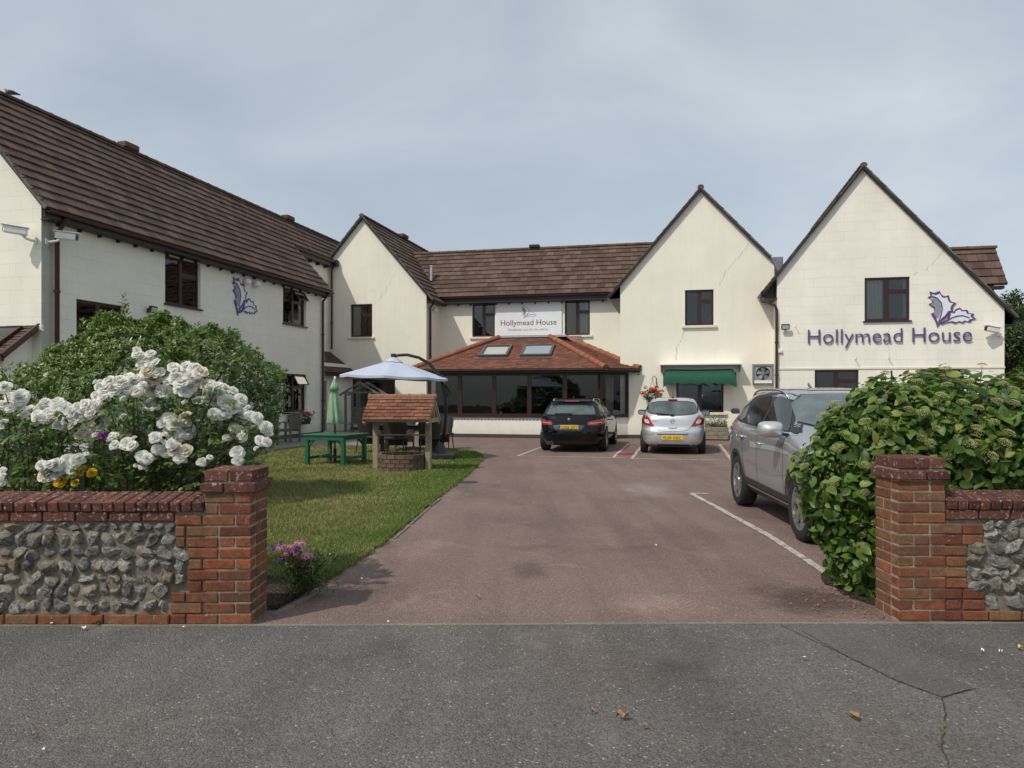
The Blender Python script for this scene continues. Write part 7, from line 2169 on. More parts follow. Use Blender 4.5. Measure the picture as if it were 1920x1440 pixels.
for view in ('right', 'left'):
    s = 1 if view == 'right' else -1
    allw = [(1.02, 1.125), (.86, 1.20), (.42, 1.46), (.08, 1.575), (-.3, 1.60), (-.85, 1.58), (-1.25, 1.51), (-1.65, 1.37), (-1.80, 1.27), (-1.72, 1.215), (-1.2, 1.165)]
    patch(bv, [(u*1.02, v+(.02 if v > 1.3 else -.03)) for u, v in allw], view, .0025, 'chrome_surround', M['chrome'], root)
    patch(bv, allw, view, .004, 'window_trim', M['black_plastic'], root)
    for poly in ([(.74, 1.135), (.70, 1.20), (.36, 1.425), (.06, 1.53), (-.22, 1.555), (-.22, 1.15)], [(-.32, 1.155), (-.32, 1.56), (-.80, 1.54), (-1.10, 1.48), (-1.10, 1.19)], [(-1.17, 1.20), (-1.17, 1.455), (-1.42, 1.39), (-1.68, 1.29), (-1.62, 1.235)]):
        patch(bv, poly, view, .008, 'side_window', M['car_glass'], root, rnd=1)
    patch(bv, [(.98, 1.13), (.80, 1.135), (.80, 1.215)], view, .008, 'mirror_base', M['black_plastic'], root)
    seam(bv, [(.80, 1.10), (.84, .8), (.80, .42)], view, .008, 'door_seam', M['black_plastic'], root)
    seam(bv, [(-.27, 1.13), (-.25, .8), (-.27, .42)], view, .008, 'door_seam', M['black_plastic'], root)
    seam(bv, [(-1.10, 1.16), (-1.02, .95), (-.93, .75), (-.90, .5), (-.92, .42)], view, .008, 'door_seam', M['black_plastic'], root)
    handles(root, bv, [(-.12, .955), (-.98, 1.0)], view, M['chrome'])
    patch(bv, [(.95, .42), (-.95, .46), (-.95, .25), (.95, .25)], view, .012, 'sill_cladding', M['black_plastic'], root, rnd=0)
    seam(bv, [(.92, .335), (-.92, .365)], view, .022, 'sill_trim', M['chrome'], root, .020)
    # dark arch lips
    for wy in (1.31, -1.32):
        vs = []; fs = []; n = 22
        for i in range(n+1):
            an = math.pi*(-.10+1.20*i/n)
            for rr_ in (.395, .445):
                y_, z_ = wy+rr_*math.cos(an), .36+rr_*math.sin(an)
                h, nr, _, _ = bv.ray_cast(Vector((4*s, y_, max(z_, .26))), Vector((-s, 0, 0)))
                if h is None: h = Vector((s*.84, y_, z_))
                vs.append((h.x+s*.012, y_, z_))
            if i: fs.append((2*i-2, 2*i-1, 2*i+1, 2*i))
        mb = MB(); mb.add(vs, fs); o = mb.build('arch_trim', M['black_plastic'], root, fix=False)
        if sum((q.normal.x for q in o.data.polygons))*s < 0: o.data.flip_normals()
    wing_mirror(root, s*.88, .78, 1.17, s, M['paint_silver'], big=1.15)
    roof_rail(root, bv, s*.60, -1.52, .05, .03, .017)
    seam(bv, [(.95, .68), (.3, .60), (-.85, .70)], view, .02, 'door_crease', M['paint_grey'], root, .006)
wsn = [(-.74, 1.16), (.74, 1.16), (.60, 1.56), (0, 1.575), (-.60, 1.56)]
patch(bv, [(u*1.03, v+(.01 if v > 1.3 else -.02)) for u, v in wsn], 'front', .003, 'windscreen_trim', M['black_plastic'], root)
patch(bv, wsn, 'front', .008, 'windscreen', M['car_glass_clear'], root)
patch(bv, [(-.5, -1.2), (.5, -1.2), (.52, -.15), (-.52, -.15)], 'top', .006, 'glass_roof', M['car_glass'], root)
for f in (lambda q: q, mir): patch(bv, f([(-.88, .98), (-.45, .92), (-.42, .80), (-.88, .82)]), 'front', .008, 'headlight', M['lamp_clear'], root)
patch(bv, [(-.42, .92), (.42, .92), (.40, .74), (-.40, .74)], 'front', .008, 'grille', M['black_plastic'], root)
patch(bv, [(-.6, .62), (.6, .62), (.55, .40), (-.55, .40)], 'front', .008, 'lower_grille', M['black_plastic'], root)
for f in (lambda q: q, mir): patch(bv, f([(-.88, 1.30), (-.72, 1.32), (-.76, .95), (-.89, .95)]), 'rear', .008, 'tail_light', M['lamp_red'], root)
mb = MB(); mb.bar((0, -.9, 1.66), (0, -1.0, 1.72), .02, .04); mb.build('roof_aerial', M['paint_grey'], root)

# ---- dark hatchback mostly hidden behind the crossover --------------------
K = [(.20, -1.9, 1.9, .72, 5), (.27, -2.0, 2.0, .81, 5), (.45, -2.06, 2.06, .87, 5), (.60, -2.07, 2.07, .88, 5), (.74, -2.02, 2.02, .88, 5), (.84, -1.99, 1.85, .875, 5), (.94, -1.97, 1.5, .86, 5), (1.02, -1.93, 1.2, .83, 5), (1.10, -1.87, .95, .79, 5), (1.25, -1.75, .6, .715, 4.5), (1.38, -1.66, .25, .65, 4.5), (1.46, -1.62, -.05, .60, 4.2), (1.50, -1.5, -.3, .52, 4), (1.53, -1.1, -.6, .3, 3.5)]
p = W(16.35, -6.2+2.1)
root = thing('parked_car', 'dark hatchback almost hidden behind the grey crossover', 'car', (p.x, p.y, 0.0), -TH)
bme, bv = car_body(K, [(1.3, .31), (-1.3, .31)], .35, M['paint_dark'])
obj_from_mesh('body', bme, root)
car_wheels(root, (1.3, -1.3), .31, .2, .865, 5, 0)
rw = [(-.56, 1.42), (.56, 1.42), (.68, 1.12), (-.68, 1.12)]
patch(bv, rw, 'rear', .006, 'rear_window', M['car_glass_clear'], root)
tl = [(-.70, 1.06), (-.86, 1.04), (-.88, .82), (-.62, .80)]
for f in (lambda q: q, mir): patch(bv, f(tl), 'rear', .008, 'tail_light', M['lamp_red'], root)
mb = MB(); mb.bar((-.58, -1.72, 1.47), (.58, -1.72, 1.47), .26, .035); mb.build('roof_spoiler', M['paint_dark'], root)
for view in ('right', 'left'):
    s = 1 if view == 'right' else -1
    for poly in ([(.7, 1.10), (.1, 1.40), (-.25, 1.44), (-.25, 1.10)], [(-.32, 1.10), (-.32, 1.44), (-1.0, 1.42), (-1.3, 1.16)]):
        patch(bv, poly, view, .006, 'side_window', M['car_glass'], root)
    wing_mirror(root, s*.84, .55, 1.08, s, M['paint_dark'])
patch(bv, [(-.66, 1.10), (.66, 1.10), (.54, 1.44), (-.54, 1.44)], 'front', .006, 'windscreen', M['car_glass'], root)
# ---------------------------------------------------------------- foliage
def tpl_leaf(wd=0.42, nseg=4, fold=0.10, droop=0.18, ovate=0.8):
    """folded, drooping leaf of unit length along +y, normal +z"""
    vs = []; ts = []
    for i in range(nseg+1):
        t_ = i/nseg; w = wd/2*math.sin(math.pi*t_**ovate)**0.85 if 0 < i < nseg else 0.012
        z = -droop*t_*t_
        vs += [(-w, t_, z+fold*w*2), (0, t_, z), (w, t_, z+fold*w*2)]
        if i:
            b = 3*(i-1)
            for q in (0, 1): ts += [(b+q, b+q+1, b+q+4), (b+q, b+q+4, b+q+3)]
    return np.array(vs), np.array(ts)
def tpl_small(wd=0.4, droop=0.08):
    return np.array([(0, 0, 0), (-wd/2, .45, .08), (0, .5, 0), (wd/2, .45, .08), (0, 1, -droop)]), np.array([(0, 2, 1), (0, 3, 2), (1, 2, 4), (2, 3, 4)])

def unit(a): return a/np.maximum(np.linalg.norm(a, axis=1, keepdims=True), 1e-9)
def frames(D, N):
    D = unit(D); X = unit(np.cross(D, N)); Z = np.cross(X, D)
    return X, D, Z
def scatter_leaves(tpl, P, D, N, S):
    tv, tt = tpl
    X, Y, Z = frames(D, N)
    V = P[:, None, :] + S[:, None, None]*(tv[None, :, 0:1]*X[:, None, :] + tv[None, :, 1:2]*Y[:, None, :] + tv[None, :, 2:3]*Z[:, None, :])
    T = tt[None] + (np.arange(len(P))*len(tv))[:, None, None]
    return V.reshape(-1, 3), T.reshape(-1, 3)
def leaf_mass(name, tpl, P, D, N, S, mat, parent, loc=None, smooth=False):
    V, T = scatter_leaves(tpl, P, D, N, S)
    me = np_mesh(name, V, T, mat)
    if smooth: me.shade_smooth()
    o = obj_from_mesh(name, me, parent)
    if parent is not None: o['kind'] = 'stuff'
    return o

def rnd_dir(rs, n):
    v = rs.normal(size=(n, 3)); return unit(v)

# ---- the large rounded evergreen ------------------------------------------
rs = np.random.RandomState(21)
SC_ = Vector((-5.47, 11.2, 0.02))
root = thing('evergreen_shrub', 'large rounded glossy evergreen shrub in front of the left wing', 'shrub', SC_)
def shrub_r(d):
    """lumpy dome: radius along direction d"""
    x, y, z = d[:, 0], d[:, 1], d[:, 2]
    base = 1/np.sqrt((x/1.90)**2 + (y/1.75)**2 + (z/np.where(z > 0, 1.31, 1.35))**2)
    return base*(1 + .045*np.sin(5*x+3*z+1)+.045*np.sin(7*y-4*z)+.04*np.sin(9*x+8*y+2*z)+.035*np.sin(15*z+11*x)+.03*np.sin(21*x-17*z+5*y))
n = 19000
d = rnd_dir(rs, n); d = d[d[:, 2] > -.8]; n = len(d)
r = shrub_r(d)*np.where(rs.uniform(size=n) < .66, rs.uniform(.93, 1.03, n), rs.uniform(.70, .95, n))
Pc = d*r[:, None] + np.array([0, 0, 1.30])
Pc[:, 0] += .19*(Pc[:, 2]-1.1)
k = (Pc[:, 2] > .06) & (Pc[:, 1] < .9); Pc, d = Pc[k], d[k]
# sprigs that stand proud of the outline
sp = []
for (ax, az, h) in ((-.20, 2.62, .36), (-.22, 2.62, .24), (.9, 2.4, .16), (1.45, 2.0, .14), (-1.4, 2.05, .15), (.25, 2.62, .13), (-.8, 2.5, .12), (.6, 2.55, .12)):
    for j in range(7): sp.append((ax+rs.uniform(-.05, .05), -.25+rs.uniform(-.05, .05), az+h*j/6))
sp = np.array(sp); Pc = np.concatenate([Pc, sp]); d = np.concatenate([d, np.tile([0, 0, 1.0], (len(sp), 1))])
pk = np.sin(4.1*Pc[:, 0]+1.3)*np.sin(4.7*Pc[:, 2]+.4)+np.sin(5.3*Pc[:, 1]+3.1*Pc[:, 0]) 
k = (pk > -1.05) | (rs.uniform(size=len(Pc)) < .35) | (d[:, 2] > .999); Pc, d = Pc[k], d[k]
K_ = 6
G = unit(d + np.array([0, 0, .55]) + rs.normal(size=d.shape)*.25)
P = np.repeat(Pc, K_, 0); Gr = np.repeat(G, K_, 0); n = len(P)
side = unit(np.cross(Gr, rnd_dir(rs, n)))
D = unit(Gr*rs.uniform(.25, 1.0, (n, 1)) + side)
P = P + Gr*rs.uniform(-.03, .03, (n, 1))
leaf_mass('foliage', tpl_small(.42), P, D, Gr, rs.uniform(.05, .088, n), M['shrub_leaf'], root)
mb = MB(); rr = random.Random(3)
for i in range(26):
    an = rr.uniform(0, 6.28); q = rr.uniform(.5, 1.5); z1 = rr.uniform(1.2, 2.3)
    mb.tube([(rr.uniform(-.2, .2), rr.uniform(-.2, .2), 0), (q*.4*math.cos(an), q*.4*math.sin(an), z1*.5), (q*math.cos(an), q*.85*math.sin(an), z1)], [.04, .025, .01], 6)
mb.build('stems', M['bark'], root)

# ---- roses ----------------------------------------------------------------
def rose_mesh(seed, mat, full=1.0):
    rr = random.Random(seed); vs = []; fs = []
    layers = [(4, .10, 18), (5, .17, 30), (6, .25, 44), (7, .34, 60), (7, .42, 76), (7, .47, 92)]
    for li, (cnt, rad, tilt) in enumerate(layers):
        for i in range(cnt):
            an = 2*math.pi*(i+rr.random()*.35)/cnt + li*.7
            tl = R(tilt + rr.uniform(-9, 9)); L = (.30+.05*li)*rr.uniform(.85, 1.12); wd = (.26+.055*li)*rr.uniform(.9, 1.15)
            out = Vector((math.cos(an), math.sin(an), 0)); sd = Vector((-math.sin(an), math.cos(an), 0)); up = Vector((0, 0, 1))
            base = out*rad*.25 + up*(-.05)
            b = len(vs); ny, nx = 3, 4
            for yy in range(ny+1):
                t_ = yy/ny; curl = tl + R(34)*(t_-.4) + rr.uniform(-.05, .05)
                dirn = out*math.sin(curl)+up*math.cos(curl)
                p = base + (out*math.sin(tl)+up*math.cos(tl))*L*t_*.6 + dirn*L*t_*.4
                for xx in range(nx+1):
                    u = (xx/nx-.5)*2; ww = wd*math.sin(math.pi*(.16+.62*t_))*.62
                    cup = up*.07*abs(u)**2*(1-.3*t_) - out*.10*u*u*(1 if tilt < 60 else .3)
                    fr_ = rr.uniform(-.025, .025)*t_
                    vs.append(p + sd*u*ww + cup + dirn*fr_)
            for yy in range(ny):
                for xx in range(nx):
                    q = b+yy*(nx+1)+xx; fs.append((q, q+1, q+nx+2, q+nx+1))
    me = bpy.data.meshes.new('bloom'); me.from_pydata([tuple(v) for v in vs], [], fs); me.materials.append(mat); me.shade_smooth()
    return me
ROSES = [rose_mesh(i, M['rose_white']) for i in range(5)]
YROSE = rose_mesh(9, M['rose_yellow'])
FADED = [rose_mesh(20+i, M['rose_faded']) for i in range(2)]
def rose(parent, p, dirn, size, me, rr, off):
    q = Vector(dirn).to_track_quat('Z', 'Y') @ Quaternion((0, 0, 1), rr.uniform(0, 6.28))
    Mx = Matrix.Translation(Vector(p)-off) @ q.to_matrix().to_4x4() @ Matrix.Scale(size, 4)
    return obj_from_mesh('bloom', me, parent, Mx)

ZB = [(930,245,75),(985,350,60),(1150,325,70),(1270,325,55),(855,395,60),(740,410,65),(650,430,55),(630,490,55),(590,560,60),(840,450,55),(1030,470,65),(980,550,50),(1175,395,80),(1195,460,45),(1290,400,55),(1370,420,55),(1390,490,60),(1480,450,55),(1545,510,45),(1500,540,60),(1440,600,85),(1390,610,50),(1540,600,45),(1140,660,95),(1085,625,45),(1100,715,40),(1635,620,50),(1690,680,50),(1695,780,50),(1650,640,40),(1535,705,55),(1560,750,45),(1520,850,45),(1535,905,45),(895,730,55),(990,755,40),(835,800,50),(1040,835,55),(1100,800,45),(1160,850,65),(930,885,55),(1300,910,40),(730,750,40),(745,800,40),(620,700,60),(560,740,45),(515,740,35),(650,620,35),(780,620,30),(460,590,70),(390,570,50),(330,550,65),(330,605,55),(250,620,50),(205,585,55),(140,615,35),(110,510,65),(40,550,50),(10,430,40),(20,665,35),(320,960,75),(470,915,65),(515,890,40),(10,970,35),(5,1040,30)]
rr = random.Random(77)
bushA = thing('rose_bush', 'tall white rose bush in full bloom behind the left brick pier', 'rose bush', (-2.85, 5.95, .03))
bushB = thing('rose_bush', 'looser white rose bush at the left edge behind the flint wall', 'rose bush', (-3.95, 5.95, .03))
canes = {bushA: MB(), bushB: MB()}
LP = {bushA: [], bushB: []}; LD = {bushA: [], bushB: []}; LN = {bushA: [], bushB: []}; LS = {bushA: [], bushB: []}
def leaflets(b, p, d, s):
    """pinnate rose leaf: five leaflets"""
    d = Vector(d).normalized(); up = Vector((rr.uniform(-.4, .4), rr.uniform(-.5, .1), 1)).normalized()
    sd = d.cross(up).normalized()
    for (t_, k) in ((.0, -1), (.0, 1), (.5, -1), (.5, 1), (1.0, 0)):
        q = p + d*(s*1.3*t_); dd = (d + sd*k*1.2).normalized() if k else d
        LP[b].append(q); LD[b].append(dd + Vector((0, 0, -.15))); LN[b].append(up); LS[b].append(s*rr.uniform(.85, 1.15))
for (zx, zy, zr) in ZB:
    px, py = zx*.2917, 600+zy*.2917
    dep = rr.uniform(5.62, 6.0)
    if py > 820: dep = rr.uniform(5.55, 5.7)
    c = PX(px, py, dep)
    b = bushB if px < 158 else bushA
    ofs = Vector(b.location)
    rad = zr*.2917/1400*dep
    spots = [(0, 0)] if zr < 48 else ([(-.45, .15), (.45, -.1)] if zr < 58 else [(-.5, .3), (.5, .25), (.05, -.5)] if zr < 70 else [(-.6, .35), (.55, .4), (-.35, -.5), (.5, -.45), (0, 0)])
    cen = Vector((-2.9 if b is bushA else -3.95, 6.1, .9))
    for (dx, dz) in spots:
        p = c + Vector((dx*rad, rr.uniform(-.03, .03), dz*rad))
        dirn = (p-cen).normalized()*.6 + Vector((rr.uniform(-.4, .4), -.85, rr.uniform(.0, .75)))
        rose(b, p, dirn, rad*(1.65 if len(spots) == 1 else 1.32 if len(spots) < 5 else 1.0)*rr.uniform(.75, 1.1), FADED[rr.randrange(2)] if rr.random() < .1 else ROSES[rr.randrange(5)], rr, ofs)
    for q in range(2 if zr > 50 else 1):      # half-open buds beside the full flowers
        p = c + Vector((rr.uniform(-1.5, 1.5)*rad, rr.uniform(-.05, .05), rr.uniform(-1.5, .9)*rad))
        rose(b, p, (rr.uniform(-.6, .6), -.5, .7), rad*rr.uniform(.45, .9), ROSES[rr.randrange(5)], rr, ofs)
    p0 = Vector((cen.x + rr.uniform(-.4, .4), 5.95+rr.uniform(-.15, .15), .03)); pe = c + Vector((0, .04, -.04))
    mid = p0.lerp(pe, .55) + Vector((rr.uniform(-.08, .08), rr.uniform(-.05, .12), .12))
    pts = [p0, p0.lerp(mid, .5), mid, mid.lerp(pe, .55)+Vector((0, 0, .03)), pe]
    canes[b].tube([q-ofs for q in pts], [.009, .008, .007, .005, .004], 5)
    for j in range(11):
        t_ = rr.uniform(.35, .97); i = min(3, int(t_*4)); q = pts[i].lerp(pts[i+1], t_*4-i)
        leaflets(b, q-ofs, (rr.uniform(-1, 1), rr.uniform(-1, .6), rr.uniform(-.3, .5)), rr.uniform(.035, .055))
# leaves filling the bushes
def fill(b, x0, x1, y0, y1, n, dens):
    ofs = Vector(b.location)
    for i in range(n):
        px, py = rr.uniform(x0, x1), rr.uniform(y0, y1)
        if not dens(px, py): continue
        c = PX(px, py, rr.uniform(5.60 if rr.random() < .3 else 5.8, 6.45))
        if c.z < .12: continue
        leaflets(b, c-ofs, (rr.uniform(-1, 1), rr.uniform(-1, .5), rr.uniform(-.5, .5)), rr.uniform(.035, .06))
fill(bushA, 165, 495, 700, 960, 1150, lambda x, y: ((x-335)/165)**2+((y-830)/115)**2 < 1)
fill(bushB, -60, 170, 760, 960, 620, lambda x, y: ((x-50)/125)**2+((y-840)/95)**2 < 1 and rr.random() < .8)
for b in (bushA, bushB):
    canes[b].build('canes', M['cane_brown'], b)
    leaf_mass('foliage', tpl_leaf(.62, 3, .08, .15, .9), np.array([tuple(q) for q in LP[b]]), np.array([tuple(q) for q in LD[b]]), np.array([tuple(q) for q in LN[b]]), np.array(LS[b]), M['rose_leaf'], b)

root = thing('yellow_rose', 'low yellow rose just above the flint wall coping', 'rose bush', (-3.42, 5.68, .03))
ofs = Vector(root.location); mb = MB(); LPy = []
for (x, y, s) in ((113, 902, .085), (150, 881, .075), (172, 886, .06), (140, 905, .05)):
    p = PX(x, y, 5.66); rose(root, p, (rr.uniform(-.3, .3), -.8, .5), s, YROSE, rr, ofs); mb.tube([Vector((0, 0, 0)), (p-ofs)*.6+Vector((.02, .03, 0)), p-ofs], [.006, .005, .003], 5)
    for j in range(14): LPy.append(tuple(p-ofs+Vector((rr.uniform(-.12, .12), rr.uniform(-.05, .1), rr.uniform(-.22, -.02)))))
mb.build('canes', M['cane_brown'], root)
LPy = np.array(LPy); leaf_mass('foliage', tpl_leaf(.6, 3), LPy, rnd_dir(rs, len(LPy)), np.tile([0, -.3, 1.], (len(LPy), 1)), rs.uniform(.035, .05, len(LPy)), M['rose_leaf'], root)

def floret_ball(n, r, mat, seed, name='flower_head', petal=.5, flat=.7):
    """a head of many small petals"""
    q = np.random.RandomState(seed); d = rnd_dir(q, n); d[:, 2] = np.abs(d[:, 2])*.9+.05; d = unit(d)
    P = d*np.array([r, r, r*flat]); side = unit(np.cross(d, rnd_dir(q, n)))
    V, T = scatter_leaves(tpl_small(.75, .0), P-side*r*petal*.5, side+d*.25, d, np.full(n, r*petal))
    return np_mesh(name, V, T, mat)
# purple stock standing among the roses
root = thing('purple_stock', 'single deep purple flower spike among the white roses', 'flower', (PX(193, 818, 5.72).x, 5.72, .03))
zt = PX(193, 818, 5.72).z - .03
mb = MB(); mb.tube([(0, 0, 0), (.01, 0, zt*.5), (0, 0, zt)], [.010, .008, .006], 6); mb.build('stem', M['stem_green'], root)
o = obj_from_mesh('flower_head', floret_ball(90, .048, M['petal_purple'], 3, flat=1.0), root, Matrix.Translation((0, 0, zt-.02)))
n = 150; zz = rs.uniform(.3, zt-.05, n); an = rs.uniform(0, 6.28, n)
leaf_mass('foliage', tpl_small(.3), np.stack([np.zeros(n), np.zeros(n), zz], 1), np.stack([np.cos(an), np.sin(an), rs.uniform(.1, .8, n)], 1), np.tile([0, 0, 1.], (n, 1)), rs.uniform(.05, .09, n), M['herb_leaf'], root)

# pink and violet flowers beside the left pier
root = thing('flower_clump', 'pink and violet flowers growing beside the left brick pier', 'flowers', (-1.60, 5.82, .02))
ofs = Vector(root.location)
pinks = [(560, 1025, .034), (545, 1030, .026), (527, 1027, .024), (541, 1046, .036), (553, 1040, .02), (564, 1048, .03), (575, 1045, .03), (570, 1055, .02), (578, 1068, .028), (582, 1072, .022), (550, 1064, .016)]
viol = [(510, 1029, .026), (526, 1021, .02), (540, 1033, .024), (552, 1034, .026), (559, 1029, .022), (527, 1050, .03)]
PK = floret_ball(70, 1.0, M['petal_pink'], 5, petal=.42); VL = floret_ball(26, 1.0, M['petal_violet'], 6, petal=.9)
mb = MB()
for lst, me in ((pinks, PK), (viol, VL)):
    for (x, y, s) in lst:
        p = PX(x, y, 5.80+rr.uniform(-.08, .08)) - ofs
        obj_from_mesh('flower_head', me, root, Matrix.Translation(p) @ Matrix.Rotation(.5, 4, 'X') @ Matrix.Scale(s*(1.6 if me is PK else .85), 4))
        mb.tube([(p.x*.5, p.y*.3, 0), (p.x*.8, p.y*.7, p.z*.6), p], [.004, .003, .002], 5)
mb.build('stems', M['stem_green'], root)
n = 620
P = np.stack([rs.normal(-.03, .10, n), rs.normal(0, .09, n), rs.uniform(.0, .27, n)], 1); P = P[P[:, 0] > -.15]; n = len(P)
an = rs.uniform(0, 6.28, n)
leaf_mass('foliage', tpl_small(.16, .2), P, np.stack([np.cos(an)*.7, np.sin(an)*.7, rs.uniform(.2, 1.2, n)], 1), np.stack([-np.cos(an), -np.sin(an), np.full(n, .6)], 1), rs.uniform(.06, .12, n), M['herb_leaf'], root)

# ---- hydrangea ------------------------------------------------------------
rs = np.random.RandomState(31)
HC = Vector((3.5, 6.2, .02))
root = thing('hydrangea', 'broad-leaved hydrangea with pale green buds spilling round the right pier', 'hydrangea', HC)
ELL = [((3.86, 6.25, 1.04), (1.12, .70, .70)), ((4.75, 6.2, 1.05), (1.0, .70, .70)), ((2.80, 6.05, .86), (.44, .42, .58)), ((2.82, 5.95, .40), (.27, .34, .46)), ((3.10, 6.1, 1.26), (.45, .42, .42)), ((3.38, 6.0, 1.12), (.66, .50, .48)), ((4.05, 5.85, 1.12), (.95, .36, .42))]
PP = []; DD = []
for (c, e) in ELL:
    c = np.array(c); e = np.array(e); area = e[0]*e[2]+e[0]*e[1]+e[1]*e[2]
    n = int(3300*area)
    d = rnd_dir(rs, n); q = 1 + .07*np.sin(6*d[:, 0]+4*d[:, 2]) + .06*np.sin(9*d[:, 1]+7*d[:, 2]+c[0])
    f = np.where(rs.uniform(size=n) < .6, rs.uniform(.9, 1.06, n), rs.uniform(.5, .92, n))
    P = c + d*e*(q*f)[:, None]
    nr = unit(d/e)
    keep = np.ones(n, bool)
    for (c2, e2) in ELL:
        if c2 is c: continue
        g = (((P-np.array(c2))/np.array(e2))**2).sum(1)
        if not np.allclose(c2, c): keep &= g > .42
    keep &= P[:, 2] > .06
    keep &= ~((P[:, 1] < 5.62) & (P[:, 2] < 1.2) & (P[:, 0] > 2.62) & (P[:, 0] < 3.08))
    keep &= ~((P[:, 1] < 5.50) & (P[:, 2] < .92) & (P[:, 0] > 2.6))
    keep &= P[:, 0] < 5.7
    PP.append(P[keep]); DD.append(nr[keep])
P = np.concatenate(PP); Nn = np.concatenate(DD); n = len(P)
side = unit(np.cross(Nn, rnd_dir(rs, n)))
D = unit(side*1.0 + Nn*rs.uniform(.1, .8, (n, 1)) + np.array([0, 0, -.25]))
NL = unit(Nn*.8 + np.array([0, -.1, .75]) + rs.normal(size=(n, 3))*.42)
S = rs.uniform(.04, .112, n)
P = P - np.array(HC)
tp = tpl_leaf(.66, 5, .12, .22, .85)
# the 300 that show largest are leaves of their own
dist = np.linalg.norm(P + np.array(HC) - np.array([0, 0, EYE]), axis=1)
frontal = -(Nn*unit(P + np.array(HC) - np.array([0, 0, EYE]))).sum(1)
score = S/dist*(.4+np.clip(frontal, 0, 1))
inview = (P[:, 0]+HC.x)/(P[:, 1]+HC.y) < .69
order = np.argsort(-np.where(inview, score, 0)); big = order[:300]; rest = order[300:]
lme = np_mesh('leaf', tp[0], tp[1], M['hydrangea_leaf']); lme.shade_smooth()
X, Y, Z = frames(D, NL)
for i in big:
    Mx = Matrix((X[i]*S[i], Y[i]*S[i], Z[i]*S[i])).transposed().to_4x4(); Mx.translation = Vector(P[i])
    obj_from_mesh('leaf', lme, root, Mx)
leaf_mass('foliage', tp, P[rest], D[rest], NL[rest], S[rest], M['hydrangea_leaf'], root, smooth=True)
# bud heads
def bud_mesh(seed):
    q = np.random.RandomState(seed); vs = []; ts = []
    n = 60
    for i in range(n):
        an = 2.39996*i; rr_ = math.sqrt((i+.5)/n); c = np.array([rr_*math.cos(an), rr_*math.sin(an), .42*(1-rr_**2)+q.uniform(-.07, .07)])
        s = q.uniform(.07, .12); b = len(vs)
        vs += [tuple(c+np.array(o)*s) for o in ((1, 0, 0), (-1, 0, 0), (0, 1, 0), (0, -1, 0), (0, 0, 1), (0, 0, -1))]
        ts += [(b, b+2, b+4), (b+2, b+1, b+4), (b+1, b+3, b+4), (b+3, b, b+4), (b+2, b, b+5), (b+1, b+2, b+5), (b+3, b+1, b+5), (b, b+3, b+5)]
    for i in range(7):
        an = i*.9; b = len(vs)
        vs += [(0, 0, -.5), (.04, 0, -.5), (.7*math.cos(an), .7*math.sin(an), .1)]; ts.append((b, b+1, b+2))
    return np_mesh('flower_head', vs, ts, M['hydrangea_bud'])
BUDS = [bud_mesh(i) for i in range(4)]
cand = [i for i in range(n) if Nn[i, 2] > -.15 and frontal[i] > .1 and inview[i] and P[i, 2] > .35]
random.Random(5).shuffle(cand)
placed = []; sm = MB()
for i in cand:
    p = Vector(P[i]) + Vector(Nn[i])*(.085 if Nn[i, 2] < .6 else .03) + Vector((0, -.02, .03))
    if all((p-q).length > .125 for q in placed):
        if p.x < -.6 and rr.random() < .5: continue
        placed.append(p)
        dr = (Vector(Nn[i])*.6+Vector((0, -.15, .8))).normalized()
        s = rr.uniform(.032, .055)
        obj_from_mesh('flower_head', BUDS[rr.randrange(4)], root, Matrix.Translation(p) @ dr.to_track_quat('Z', 'Y').to_matrix().to_4x4() @ Matrix.Scale(s, 4))
        sm.tube([p-dr*.13-Vector(Nn[i])*.05, p-dr*.02], [.003, .003], 4)
    if len(placed) > 120: break
for i in range(40):
    an = rr.uniform(0, 6.28); x = rr.uniform(-1.0, 1.6)
    sm.tube([(x*.7, rr.uniform(-.2, .2), 0), (x, rr.uniform(-.3, .1), rr.uniform(.5, 1.0)), (x+rr.uniform(-.2, .2), rr.uniform(-.4, .3), rr.uniform(1.0, 1.5))], [.012, .009, .005], 5)
sm.build('stems', M['cane_brown'], root)

# ---- planters and baskets -------------------------------------------------
def flowers(root, spots, me, s, rr):
    for p in spots: obj_from_mesh('bloom', me, root, Matrix.Translation(p) @ Matrix.Rotation(rr.uniform(.2, .9), 4, 'X') @ Matrix.Rotation(rr.uniform(0, 6), 4, 'Z') @ Matrix.Scale(s*rr.uniform(.8, 1.2), 4))
RD = floret_ball(34, 1.0, M['petal_red'], 11, 'bloom', .6); CR = floret_ball(30, 1.0, M['rose_white'], 12, 'bloom', .6)
rr = random.Random(12)
root = thing('flower_trough', 'hanging trough of red and cream flowers under the left wing window', 'flower trough', W(0.05, -2.0, .48), math.pi/2-TH)
mb = MB(); mb.prism([(-.62, .22), (.62, .22), (.5, .0), (-.5, .0)], -.28, 0, lambda u, v, h: (u, h, v)); mb.build('trough', M['black_plastic'], root)
n = 900; P = np.stack([rs.uniform(-.72, .72, n), rs.normal(-.18, .10, n), rs.normal(.30, .08, n)], 1)
leaf_mass('foliage', tpl_small(.6), P, rnd_dir(rs, n), np.tile([0, -.5, 1.], (n, 1)), rs.uniform(.04, .07, n), M['herb_leaf'], root)
flowers(root, [(rr.uniform(-.1, .7), rr.uniform(-.36, -.2), rr.uniform(.26, .46)) for i in range(22)], RD, .05, rr)
flowers(root, [(rr.uniform(-.65, .1), rr.uniform(-.36, -.2), rr.uniform(.12, .42)) for i in range(22)], CR, .036, rr)
root = thing('hanging_basket', 'hanging basket of red geraniums on the cream wall beside the silver hatchback', 'hanging basket', W(12.80, GB-.32, 1.45), -TH)
